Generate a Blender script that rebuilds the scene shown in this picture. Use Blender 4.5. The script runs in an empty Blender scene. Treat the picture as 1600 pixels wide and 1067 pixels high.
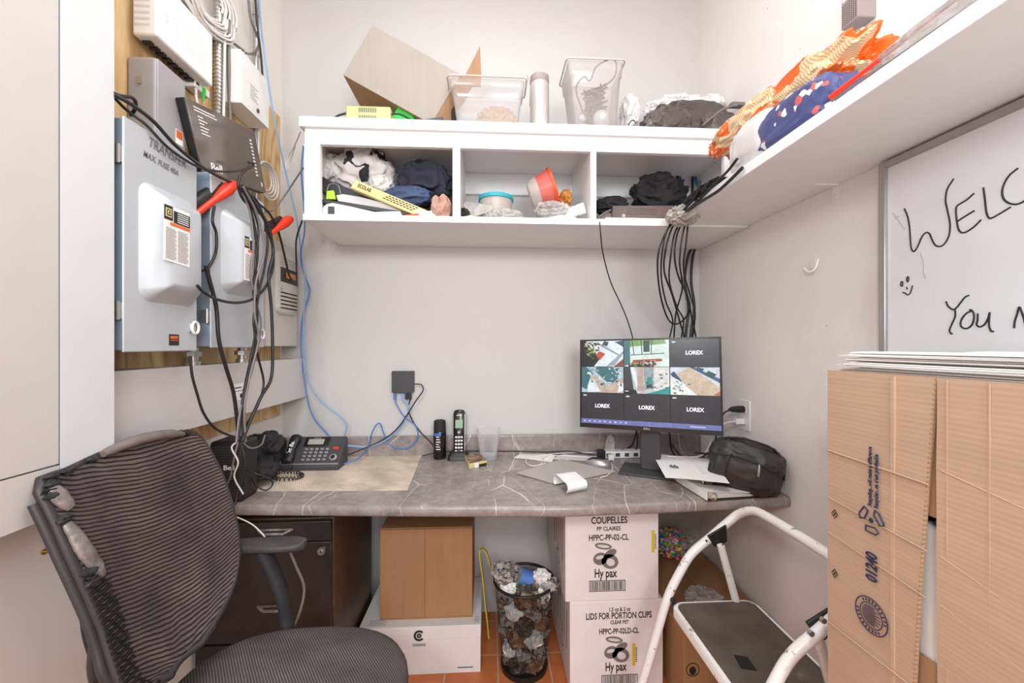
import bpy, bmesh, math, random
from mathutils import Vector, Matrix, noise
from math import sin, cos, pi, radians, tan, atan2, sqrt

scene = bpy.context.scene
COL = scene.collection
R0 = random.Random(7)

# ------------------------------------------------------------------ camera
CAM_H = 1.268
FPX = 632.0
YAW = radians(3.17)
cam_data = bpy.data.cameras.new('camera')
cam_data.sensor_width = 36.0
cam_data.lens = 36.0 * FPX / 1600.0
cam_data.shift_y = 6.5 / 1600.0
cam_data.clip_start = 0.02
cam = bpy.data.objects.new('camera', cam_data)
cam.location = (0, 0, CAM_H)
cam.rotation_euler = (radians(90), 0, -YAW)
COL.objects.link(cam)
scene.camera = cam

# ------------------------------------------------------------------ world, lights, exposure
world = bpy.data.worlds.new('world')
scene.world = world
world.use_nodes = True
bg = world.node_tree.nodes['Background']
bg.inputs[0].default_value = (0.93, 0.965, 1.0, 1)
bg.inputs[1].default_value = 1.6

def area_light(name, loc, target, size, power, color):
    d = bpy.data.lights.new(name, 'AREA')
    d.shape = 'RECTANGLE'
    d.size, d.size_y = size
    d.energy = power
    d.color = color
    o = bpy.data.objects.new(name, d)
    o.location = loc
    v = Vector(target) - Vector(loc)
    o.rotation_euler = v.to_track_quat('-Z', 'Y').to_euler()
    COL.objects.link(o)
    return o

area_light('ceiling_lamp_light', (0.0, 0.75, 3.02), (0.0, 0.75, 0.0), (0.9, 0.9), 19, (0.93, 0.98, 1.0))
area_light('doorway_lamp_light', (-0.5, -0.8, 2.02), (0.15, 1.5, 1.0), (0.32, 0.28), 22, (0.93, 0.975, 1.0))
area_light('added_fill_light', (0.5, -1.4, 1.9), (-0.6, 1.0, 0.7), (1.0, 0.9), 54, (0.93, 0.98, 1.0))  # added fill behind the camera to lift the dim left wall and chair

scene.view_settings.view_transform = 'Standard'
scene.view_settings.look = 'None'
scene.view_settings.gamma = 1.0
scene.view_settings.use_curve_mapping = False
scene.view_settings.exposure = -0.37

# ------------------------------------------------------------------ points of the place, measured on known planes
_s, _c = sin(YAW), cos(YAW)
def ray(px, py):
    u = (px - 800.0) / FPX
    return Vector((_s + u * _c, _c - u * _s, (540.0 - py) / FPX))
def atX(px, py, X):
    r = ray(px, py); t = X / r.x
    return Vector((X, r.y * t, CAM_H + r.z * t))
def atY(px, py, Y):
    r = ray(px, py); t = Y / r.y
    return Vector((r.x * t, Y, CAM_H + r.z * t))
def atZ(px, py, Z):
    r = ray(px, py); t = (Z - CAM_H) / r.z
    return Vector((r.x * t, r.y * t, Z))

# ------------------------------------------------------------------ materials
def lin(c):
    c = c / 255.0
    return c / 12.92 if c <= 0.04045 else ((c + 0.055) / 1.055) ** 2.4
def C(r, g, b):
    return (lin(r), lin(g), lin(b), 1.0)

def new_mat(name):
    m = bpy.data.materials.new(name)
    m.use_nodes = True
    nt = m.node_tree
    return m, nt, nt.nodes['Principled BSDF']

def coords(nt, scale=(1, 1, 1), rot=(0, 0, 0), kind='Object'):
    tc = nt.nodes.new('ShaderNodeTexCoord')
    mp = nt.nodes.new('ShaderNodeMapping')
    mp.inputs['Scale'].default_value = scale
    mp.inputs['Rotation'].default_value = rot
    nt.links.new(tc.outputs[kind], mp.inputs['Vector'])
    return mp.outputs['Vector']

def mixc(nt, fac, a, b, blend='MIX'):
    m = nt.nodes.new('ShaderNodeMix')
    m.data_type = 'RGBA'
    m.blend_type = blend
    for i, v in ((0, fac), (6, a), (7, b)):
        if hasattr(v, 'node'):
            nt.links.new(v, m.inputs[i])
        elif v is not None:
            m.inputs[i].default_value = v
    return m.outputs[2]

def ramp(nt, src, stops):
    r = nt.nodes.new('ShaderNodeValToRGB')
    els = r.color_ramp.elements
    while len(els) < len(stops):
        els.new(0.5)
    for e, (p, c) in zip(els, stops):
        e.position = p
        e.color = c if len(c) == 4 else (*c, 1)
    nt.links.new(src, r.inputs[0])
    return r.outputs[0]

def bump(nt, bsdf, src, strength=0.3, dist=0.002):
    b = nt.nodes.new('ShaderNodeBump')
    b.inputs['Strength'].default_value = strength
    b.inputs['Distance'].default_value = dist
    nt.links.new(src, b.inputs['Height'])
    nt.links.new(b.outputs[0], bsdf.inputs['Normal'])

def noise_tex(nt, vec, scale, detail=4, rough=0.55, dist=0.0):
    n = nt.nodes.new('ShaderNodeTexNoise')
    n.inputs['Scale'].default_value = scale
    n.inputs['Detail'].default_value = detail
    n.inputs['Roughness'].default_value = rough
    n.inputs['Distortion'].default_value = dist
    nt.links.new(vec, n.inputs['Vector'])
    return n.outputs[0]

def mul(c, k):
    return (min(c[0] * k, 1), min(c[1] * k, 1), min(c[2] * k, 1), 1)

def plain(name, col, rough=0.5, metal=0.0, var=0.07, scale=9, bmp=0.0, bscale=60, alpha=1.0, dirt=None, coat=0.0, spec=None):
    m, nt, b = new_mat(name)
    v = coords(nt)
    n = noise_tex(nt, v, scale)
    r = ramp(nt, n, [(0.3, mul(col, 1 - var)), (0.7, mul(col, 1 + var))])
    out = r
    if dirt:
        dcol, dscale, lo, hi = dirt
        n2 = noise_tex(nt, v, dscale, 8, 0.7)
        f = ramp(nt, n2, [(lo, (0, 0, 0, 1)), (hi, (1, 1, 1, 1))])
        out = mixc(nt, f, r, dcol)
    nt.links.new(out, b.inputs['Base Color'])
    b.inputs['Roughness'].default_value = rough
    b.inputs['Metallic'].default_value = metal
    b.inputs['Alpha'].default_value = alpha
    if coat:
        b.inputs['Coat Weight'].default_value = coat
    if spec is not None:
        b.inputs['Specular IOR Level'].default_value = spec
    if bmp:
        n3 = noise_tex(nt, v, bscale, 5)
        bump(nt, b, n3, bmp, 0.003)
    return m

def mat_cardboard(name, col, axis='Z', k=95.0, streak=0.12, rough=0.85, bstr=0.15):
    m, nt, b = new_mat(name)
    v = coords(nt)
    sc = {'Z': (1.5, 1.5, 40), 'X': (40, 1.5, 1.5), 'Y': (1.5, 40, 1.5)}[axis]
    v2 = coords(nt, sc)
    n = noise_tex(nt, v2, 2.2, 3)
    n2 = noise_tex(nt, v, 5, 5)
    a = ramp(nt, n, [(0.3, mul(col, 1 - streak)), (0.7, mul(col, 1 + streak))])
    c2 = mixc(nt, 0.35, a, ramp(nt, n2, [(0.3, mul(col, 0.85)), (0.7, mul(col, 1.12))]))
    nt.links.new(c2, b.inputs['Base Color'])
    b.inputs['Roughness'].default_value = rough
    b.inputs['Specular IOR Level'].default_value = 0.2
    w = nt.nodes.new('ShaderNodeTexWave')
    w.bands_direction = axis
    w.inputs['Scale'].default_value = k
    w.inputs['Distortion'].default_value = 0.6
    nt.links.new(v, w.inputs['Vector'])
    bump(nt, b, w.outputs[1], bstr, 0.0012)
    return m

def mat_ply(name):
    m, nt, b = new_mat(name)
    v = coords(nt, (1.0, 1.0, 0.28), (0.25, 0, 0))
    n = noise_tex(nt, v, 3.2, 3, 0.5, 0.6)
    w = nt.nodes.new('ShaderNodeMath'); w.operation = 'MULTIPLY'; w.inputs[1].default_value = 26
    nt.links.new(n, w.inputs[0])
    fr = nt.nodes.new('ShaderNodeMath'); fr.operation = 'PINGPONG'; fr.inputs[1].default_value = 1
    nt.links.new(w.outputs[0], fr.inputs[0])
    fine = noise_tex(nt, coords(nt, (8, 120, 6)), 3, 4)
    c1 = ramp(nt, fr.outputs[0], [(0.0, C(176, 128, 74)), (0.35, C(216, 178, 122)), (1.0, C(230, 200, 150))])
    c2 = mixc(nt, 0.3, c1, ramp(nt, fine, [(0.3, C(185, 140, 85)), (0.7, C(232, 205, 160))]))
    nt.links.new(c2, b.inputs['Base Color'])
    b.inputs['Roughness'].default_value = 0.6
    return m

def mat_marble(name):
    m, nt, b = new_mat(name)
    v = coords(nt)
    n = noise_tex(nt, v, 5, 8, 0.68)
    base = ramp(nt, n, [(0.28, C(112, 102, 100)), (0.5, C(144, 132, 129)), (0.72, C(172, 160, 155))])
    n2 = noise_tex(nt, v, 34, 5, 0.7)
    base = mixc(nt, 0.4, base, ramp(nt, n2, [(0.3, C(104, 94, 93)), (0.7, C(176, 164, 159))]))
    col = base
    for sc, wdt, amt, rot in ((2.3, 0.0035, 0.9, 0.6), (5.0, 0.0028, 0.6, 1.9), (3.4, 0.003, 0.8, 1.2)):
        vv = coords(nt, (1.0, 0.5, 1.0), (0.5, 0, rot))
        dn = nt.nodes.new('ShaderNodeTexNoise')
        dn.inputs['Scale'].default_value = 3.0
        dn.inputs['Detail'].default_value = 4
        nt.links.new(vv, dn.inputs['Vector'])
        add = mixc(nt, 0.10, vv, dn.outputs[1])
        vo = nt.nodes.new('ShaderNodeTexVoronoi')
        vo.feature = 'DISTANCE_TO_EDGE'; vo.voronoi_dimensions = '2D'
        vo.inputs['Scale'].default_value = sc
        nt.links.new(add, vo.inputs['Vector'])
        f = ramp(nt, vo.outputs['Distance'], [(0.0, (1, 1, 1, 1)), (wdt, (0.35, 0.35, 0.35, 1)), (wdt * 2.2, (0, 0, 0, 1))])
        msk = noise_tex(nt, v, 3.3 + sc, 2)
        mk = ramp(nt, msk, [(0.42, (0, 0, 0, 1)), (0.56, (1, 1, 1, 1))])
        ff = nt.nodes.new('ShaderNodeMath'); ff.operation = 'MULTIPLY'
        nt.links.new(f, ff.inputs[0]); nt.links.new(mk, ff.inputs[1])
        f3 = nt.nodes.new('ShaderNodeMath'); f3.operation = 'MULTIPLY'; f3.inputs[1].default_value = amt
        nt.links.new(ff.outputs[0], f3.inputs[0])
        col = mixc(nt, f3.outputs[0], col, C(226, 219, 214))
    nt.links.new(col, b.inputs['Base Color'])
    b.inputs['Roughness'].default_value = 0.24
    return m

def mat_tile(name):
    m, nt, b = new_mat(name)
    v = coords(nt, (1, 1, 1))
    br = nt.nodes.new('ShaderNodeTexBrick')
    br.offset = 0.0
    br.inputs['Scale'].default_value = 1.0
    br.inputs['Brick Width'].default_value = 0.205
    br.inputs['Row Height'].default_value = 0.205
    br.inputs['Mortar Size'].default_value = 0.003
    br.inputs['Color1'].default_value = C(196, 106, 54)
    br.inputs['Color2'].default_value = C(206, 118, 64)
    br.inputs['Mortar'].default_value = C(196, 170, 150)
    nt.links.new(v, br.inputs['Vector'])
    n = noise_tex(nt, v, 18, 6)
    c = mixc(nt, 0.25, br.outputs[0], ramp(nt, n, [(0.3, C(140, 74, 40)), (0.7, C(196, 124, 80))]))
    nt.links.new(c, b.inputs['Base Color'])
    b.inputs['Roughness'].default_value = 0.45
    return m

def mat_wall(name, col, warm, z0, z1, dirty=0.5):
    m, nt, b = new_mat(name)
    v = coords(nt, kind='Object')
    n = noise_tex(nt, v, 1.3, 4)
    base = ramp(nt, n, [(0.3, mul(col, 0.97)), (0.7, mul(col, 1.02))])
    # scuffs and grime of their own shape
    n2 = noise_tex(nt, coords(nt, (1, 1, 0.4)), 2.6, 9, 0.75)
    f = ramp(nt, n2, [(0.56, (0, 0, 0, 1)), (0.78, (dirty, dirty, dirty, 1))])
    base = mixc(nt, f, base, warm)
    n3 = noise_tex(nt, v, 38, 3, 0.5)
    f3 = ramp(nt, n3, [(0.735, (0, 0, 0, 1)), (0.78, (dirty, dirty, dirty, 1))])
    base = mixc(nt, f3, base, C(120, 105, 98))
    nt.links.new(base, b.inputs['Base Color'])
    b.inputs['Roughness'].default_value = 0.55
    bump(nt, b, noise_tex(nt, v, 120, 3), 0.05, 0.002)
    return m

def mat_clear(name, col, alpha, rough=0.12):
    m, nt, b = new_mat(name)
    b.inputs['Base Color'].default_value = col
    b.inputs['Roughness'].default_value = rough
    fr = nt.nodes.new('ShaderNodeLayerWeight')
    fr.inputs[0].default_value = 0.35
    r = ramp(nt, fr.outputs['Facing'], [(0.0, (alpha,) * 3), (1.0, (min(1, alpha + 0.65),) * 3)])
    nt.links.new(r, b.inputs['Alpha'])
    return m

def mat_crinkle(name, cols, scale=14, rough=0.25, alpha=1.0, metal=0.0, bmp=0.7):
    m, nt, b = new_mat(name)
    v = coords(nt)
    vo = nt.nodes.new('ShaderNodeTexVoronoi')
    vo.inputs['Scale'].default_value = scale
    nt.links.new(v, vo.inputs['Vector'])
    sep = nt.nodes.new('ShaderNodeSeparateColor')
    nt.links.new(vo.outputs['Color'], sep.inputs[0])
    k = len(cols)
    r = nt.nodes.new('ShaderNodeValToRGB')
    r.color_ramp.interpolation = 'CONSTANT'
    els = r.color_ramp.elements
    while len(els) < k:
        els.new(0.5)
    for i, c in enumerate(cols):
        els[i].position = i / k
        els[i].color = c
    nt.links.new(sep.outputs[0], r.inputs[0])
    nt.links.new(r.outputs[0], b.inputs['Base Color'])
    b.inputs['Roughness'].default_value = rough
    b.inputs['Alpha'].default_value = alpha
    b.inputs['Metallic'].default_value = metal
    n = noise_tex(nt, v, scale * 2.2, 6, 0.6, 1.2)
    bump(nt, b, n, bmp, 0.01)
    return m

def mat_patch(name, a, bcol, scale, lo, hi, rough=0.8, bmp=0.3):
    m, nt, b = new_mat(name)
    v = coords(nt)
    n = noise_tex(nt, v, scale, 2, 0.4, 0.8)
    f = ramp(nt, n, [(lo, (0, 0, 0, 1)), (hi, (1, 1, 1, 1))])
    nt.links.new(mixc(nt, f, a, bcol), b.inputs['Base Color'])
    b.inputs['Roughness'].default_value = rough
    bump(nt, b, noise_tex(nt, v, 40, 4), bmp, 0.003)
    return m

def mat_stripe(name, a, bcol, period, axis=0, rough=0.85, duty=0.5, attr='uvw', alpha_gap=None, wob=0.0):
    """fine woven stripes running over a surface that carries a 'uvw' attribute in metres"""
    m, nt, b = new_mat(name)
    at = nt.nodes.new('ShaderNodeAttribute'); at.attribute_name = attr
    vec = at.outputs['Vector']
    sep = nt.nodes.new('ShaderNodeSeparateXYZ')
    nt.links.new(vec, sep.inputs[0])
    src = sep.outputs[axis]
    if wob:
        nn = noise_tex(nt, vec, 7, 3)
        mm = nt.nodes.new('ShaderNodeMath'); mm.operation = 'MULTIPLY_ADD'
        mm.inputs[1].default_value = wob
        nt.links.new(nn, mm.inputs[0]); nt.links.new(src, mm.inputs[2])
        src = mm.outputs[0]
    d = nt.nodes.new('ShaderNodeMath'); d.operation = 'DIVIDE'; d.inputs[1].default_value = period
    nt.links.new(src, d.inputs[0])
    p = nt.nodes.new('ShaderNodeMath'); p.operation = 'PINGPONG'; p.inputs[1].default_value = 0.5
    nt.links.new(d.outputs[0], p.inputs[0])
    f = ramp(nt, p.outputs[0], [(duty * 0.5 - 0.1, (0, 0, 0, 1)), (duty * 0.5 + 0.1, (1, 1, 1, 1))])
    n = noise_tex(nt, vec, 9, 5)
    a2 = mixc(nt, 1.0, a, ramp(nt, n, [(0.3, (0.55, 0.55, 0.55, 1)), (0.75, (1.5, 1.45, 1.4, 1))]), 'MULTIPLY')
    nt.links.new(mixc(nt, f, a2, bcol), b.inputs['Base Color'])
    b.inputs['Roughness'].default_value = rough
    b.inputs['Specular IOR Level'].default_value = 0.25
    if alpha_gap is not None:
        al = ramp(nt, p.outputs[0], [(duty * 0.5 - 0.08, (1, 1, 1, 1)), (duty * 0.5 + 0.12, (alpha_gap,) * 3)])
        nt.links.new(al, b.inputs['Alpha'])
    bump(nt, b, p.outputs[0], 0.4, 0.002)
    return m

def mat_facecol(name, emit=0.0, rough=0.6):
    m, nt, b = new_mat(name)
    at = nt.nodes.new('ShaderNodeAttribute'); at.attribute_name = 'fcol'
    n = noise_tex(nt, coords(nt), 60, 4)
    r = ramp(nt, n, [(0.3, (0.8, 0.8, 0.8, 1)), (0.7, (1.15, 1.15, 1.15, 1))])
    c = mixc(nt, 1.0, at.outputs['Color'], r, 'MULTIPLY')
    if emit:
        nt.links.new(c, b.inputs['Emission Color'])
        b.inputs['Emission Strength'].default_value = emit
        b.inputs['Base Color'].default_value = (0.01, 0.01, 0.01, 1)
        b.inputs['Roughness'].default_value = 0.25
    else:
        nt.links.new(c, b.inputs['Base Color'])
        b.inputs['Roughness'].default_value = rough
    return m

K = {}
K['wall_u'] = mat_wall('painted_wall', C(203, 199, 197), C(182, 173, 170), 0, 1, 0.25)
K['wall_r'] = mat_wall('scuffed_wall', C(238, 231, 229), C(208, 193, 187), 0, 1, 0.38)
K['wall_l'] = mat_wall('cream_wall', C(240, 233, 224), C(216, 198, 178), 0, 1, 0.4)
K['ceil'] = plain('ceiling_paint', C(240, 238, 235), 0.8)
K['tile'] = mat_tile('terracotta_tile')
K['ply'] = mat_ply('plywood')
K['marble'] = mat_marble('marbled_laminate')
K['white'] = plain('white_melamine', C(240, 238, 238), 0.35, var=0.02)
K['shelfw'] = plain('white_shelf_laminate', C(242, 241, 241), 0.4, var=0.03, dirt=(C(180, 160, 150), 30, 0.72, 0.82))
K['panelw'] = plain('white_board', C(200, 193, 190), 0.5, var=0.02, dirt=(C(170, 158, 150), 16, 0.70, 0.85))
K['panelw2'] = plain('cool_white_board', C(212, 214, 215), 0.45, var=0.02, dirt=(C(170, 165, 160), 16, 0.72, 0.85))
K['greyb'] = plain('grey_enamel', C(186, 190, 194), 0.35, 0.1, var=0.03)
K['greyside'] = plain('blue_grey_enamel', C(142, 158, 176), 0.4, 0.1, var=0.04)
K['greybox'] = plain('dull_grey_enamel', C(168, 164, 166), 0.45, 0.1, var=0.05)
K['trough'] = plain('pale_grey_enamel', C(206, 203, 202), 0.45, 0.05, var=0.03)
K['beige'] = plain('beige_enamel', C(200, 196, 188), 0.45, 0.05, var=0.04)
K['steel'] = plain('zinc_steel', C(186, 184, 182), 0.3, 0.85, var=0.1)
K['alu'] = plain('aluminium', C(176, 172, 172), 0.35, 0.7, var=0.05)
K['blk'] = plain('black_plastic', C(26, 25, 26), 0.45, var=0.15)
K['blkg'] = plain('glossy_black_plastic', C(30, 26, 25), 0.16, var=0.1)
K['blkm'] = plain('matt_black_plastic', C(40, 38, 40), 0.7, var=0.15, bmp=0.2)
K['dkgrey'] = plain('dark_grey_plastic', C(66, 64, 66), 0.5, var=0.1)
K['brng'] = plain('smoky_brown_gloss', C(104, 92, 86), 0.14, var=0.3, scale=5)
K['cabl'] = plain('black_cable', C(34, 32, 34), 0.4)
K['cabg'] = plain('grey_cable', C(120, 114, 112), 0.45)
K['cabblue'] = plain('blue_cable', C(74, 122, 192), 0.4)
K['cabblue2'] = plain('pale_blue_cable', C(128, 168, 214), 0.4)
K['cabw'] = plain('white_cable', C(224, 218, 214), 0.45)
K['wplast'] = plain('white_plastic', C(238, 236, 234), 0.3, var=0.02)
K['red'] = plain('red_handle_plastic', C(226, 52, 24), 0.35)
K['orange'] = plain('orange_plastic', C(232, 84, 26), 0.45)
K['orangelab'] = plain('orange_label', C(226, 108, 50), 0.5)
K['ink'] = plain('black_ink', C(38, 36, 40), 0.6)
K['inkb'] = plain('blue_black_ink', C(44, 48, 80), 0.6)
K['inkg'] = plain('grey_ink', C(120, 112, 112), 0.6)
K['inkw'] = plain('white_print', C(235, 235, 235), 0.5)
K['paper'] = plain('white_paper', C(240, 238, 236), 0.75, var=0.02)
K['paperg'] = plain('greyish_paper', C(214, 210, 210), 0.75, var=0.03)
K['yellow'] = plain('yellow_label', C(216, 190, 50), 0.5)
K['gold'] = plain('pale_gold_label', C(218, 200, 140), 0.5)
K['green'] = plain('green_plastic', C(46, 190, 70), 0.45)
K['lime'] = plain('lime_plastic', C(178, 210, 60), 0.45)
K['carton'] = mat_cardboard('kraft_cardboard', C(190, 158, 130), 'Z', 80)
K['cartonB'] = mat_cardboard('kraft_cardboard_big', C(190, 162, 138), 'Z', 42, 0.06, bstr=.1)
K['cartonD'] = mat_cardboard('brown_cardboard', C(168, 126, 90), 'X', 70, 0.07)
K['cartonL'] = mat_cardboard('pale_cardboard', C(168, 158, 148), 'X', 50, 0.03)
K['cartonIn'] = mat_cardboard('cardboard_inside', C(170, 132, 100), 'X', 60)
K['cartonW'] = plain('white_carton', C(228, 222, 222), 0.7, var=0.03)
K['cartonP'] = plain('pinkish_white_carton', C(234, 224, 223), 0.7, var=0.03, dirt=(C(190, 168, 160), 10, 0.66, 0.85))
K['blkwood'] = plain('black_wood_laminate', C(36, 30, 30), 0.35, var=0.3, scale=30)
K['blkwood_reflect'] = plain('black_wood_brown_reflection', C(74, 54, 40), 0.35, var=0.3, scale=30)  # brown reflection on the black cabinet's side, put into the base colour
K['foam'] = plain('worn_grey_foam', C(118, 106, 102), 0.9, var=0.2, scale=25, bmp=0.6, bscale=90)
K['silver'] = plain('worn_silver_tape', C(140, 132, 128), 0.4, 0.4, var=0.5, scale=30, bmp=1.0, bscale=60)
K['frame'] = plain('scuffed_black_frame', C(54, 50, 50), 0.5, var=0.2, dirt=(C(140, 130, 124), 30, 0.66, 0.8))
K['armpad'] = plain('dusty_black_arm', C(66, 62, 62), 0.55, var=0.25, scale=20, bmp=0.3)
K['chairm'] = mat_stripe('striped_mesh_fabric', C(98, 88, 87), C(36, 32, 34), 0.0085, 1, duty=0.6, alpha_gap=0.85, wob=0.02)
K['seatm'] = mat_stripe('woven_seat_fabric', C(104, 98, 97), C(60, 56, 57), 0.0055, 0, duty=0.5, wob=0.006)
K['whitemet'] = plain('chipped_white_enamel', C(236, 232, 230), 0.3, var=0.03, dirt=(C(110, 86, 72), 26, 0.61, 0.68))
K['rubber'] = plain('dirty_black_rubber', C(84, 72, 64), 0.8, var=0.35, scale=9, bmp=0.4, dirt=(C(140, 112, 88), 12, 0.6, 0.8))
K['navy'] = plain('navy_cloth', C(52, 54, 68), 0.9, var=0.25, bmp=0.4, bscale=90)
K['denim'] = plain('blue_cloth', C(66, 80, 112), 0.9, var=0.2, bmp=0.4, bscale=90)
K['blkcloth'] = plain('black_cloth', C(38, 36, 38), 0.8, var=0.25, bmp=0.4, bscale=90)
K['pinkcloth'] = plain('brown_pink_cloth', C(186, 146, 130), 0.9, var=0.15, bmp=0.4)
K['bagfab'] = plain('black_nylon', C(52, 48, 47), 0.5, var=0.2, bmp=0.3, bscale=60)
K['wbag'] = mat_crinkle('white_plastic_bag', [C(238, 236, 234), C(226, 222, 220), C(244, 242, 240)], 16, 0.45, 1.0, 0, 0.8)
K['clearbag'] = mat_crinkle('clear_plastic_bag', [C(222, 216, 212), C(200, 192, 188), C(238, 236, 234)], 26, 0.15, 0.55, 0, 0.9)
K['pattern'] = mat_patch('white_cloth_with_black_patches', C(222, 216, 212), C(34, 34, 40), 14, 0.55, 0.58)
K['tape'] = mat_crinkle('crumpled_tape', [C(214, 206, 196), C(196, 186, 176), C(232, 226, 220)], 50, 0.2, 0.9, 0, 1.0)
K['blkbag'] = mat_crinkle('shiny_black_bag', [C(88, 80, 78), C(82, 74, 72), C(92, 84, 82)], 9, 0.2, 1.0, 0.2, 0.9)
K['foil'] = mat_crinkle('crumpled_foil', [C(210, 206, 204), C(150, 144, 142), C(232, 230, 230), C(96, 90, 92)], 60, 0.2, 1.0, 0.5, 1.0)
K['trashbrn'] = mat_crinkle('brown_wrapper', [C(138, 102, 74), C(92, 66, 50), C(176, 146, 116)], 50, 0.4)
K['candy'] = mat_crinkle('colourful_candy_wrap', [C(220, 60, 60), C(60, 110, 200), C(80, 180, 90), C(236, 230, 226), C(230, 190, 60), C(200, 120, 190)], 90, 0.25)
K['obag'] = mat_stripe('cream_striped_wrap', C(228, 196, 152), C(196, 140, 84), 0.012, 0, 0.5, 0.6, wob=0.02)
K['oprint'] = mat_crinkle('orange_printed_film', [C(228, 100, 26), C(232, 116, 34), C(226, 92, 22), C(240, 190, 140), C(224, 96, 26), C(250, 240, 230), C(228, 104, 30)], 55, 0.3, bmp=0.4)
K['bprint'] = mat_crinkle('navy_printed_film', [C(70, 76, 128)] * 9 + [C(236, 236, 240), C(64, 70, 122), C(204, 96, 90), C(74, 80, 132)], 70, 0.35, bmp=0.25)
K['plastic'] = mat_clear('clear_food_plastic', C(196, 190, 188), 0.24)
K['glass'] = mat_clear('drinking_glass', C(236, 236, 238), 0.06, 0.04)
K['redplast'] = mat_clear('red_translucent_plastic', C(226, 112, 100), 0.8, 0.3)
K['milky'] = mat_clear('milky_plastic', C(214, 200, 194), 0.7, 0.3)
K['teal'] = plain('teal_plastic', C(52, 168, 184), 0.35)
K['pasta'] = plain('dry_noodles', C(222, 186, 142), 0.7, var=0.2, scale=60, bmp=0.9, bscale=120)
K['thermos'] = plain('brushed_steel_bottle', C(206, 200, 200), 0.3, 0.45, var=0.03)
K['mauve'] = plain('mauve_grey_plastic', C(160, 144, 144), 0.5)
K['mat_tan'] = None
K['screen'] = mat_facecol('monitor_picture', 1.35)
K['wboard'] = plain('whiteboard_enamel', C(226, 227, 230), 0.16, var=0.01)
K['lcd'] = plain('grey_lcd', C(160, 158, 150), 0.3)
K['lcdg'] = plain('green_lcd', C(140, 168, 140), 0.3)
K['shade'] = plain('cork', C(190, 130, 80), 0.7)
K['hook'] = plain('brass_hook', C(190, 160, 60), 0.3, 0.7)
K['olive'] = plain('pale_olive_case', C(194, 194, 140), 0.5)
K['copper'] = plain('brown_box_inside', C(120, 84, 56), 0.8)
K['carded'] = plain('amber_spice', C(196, 130, 60), 0.5)
K['strap'] = plain('yellow_strap', C(190, 172, 60), 0.4)

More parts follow.
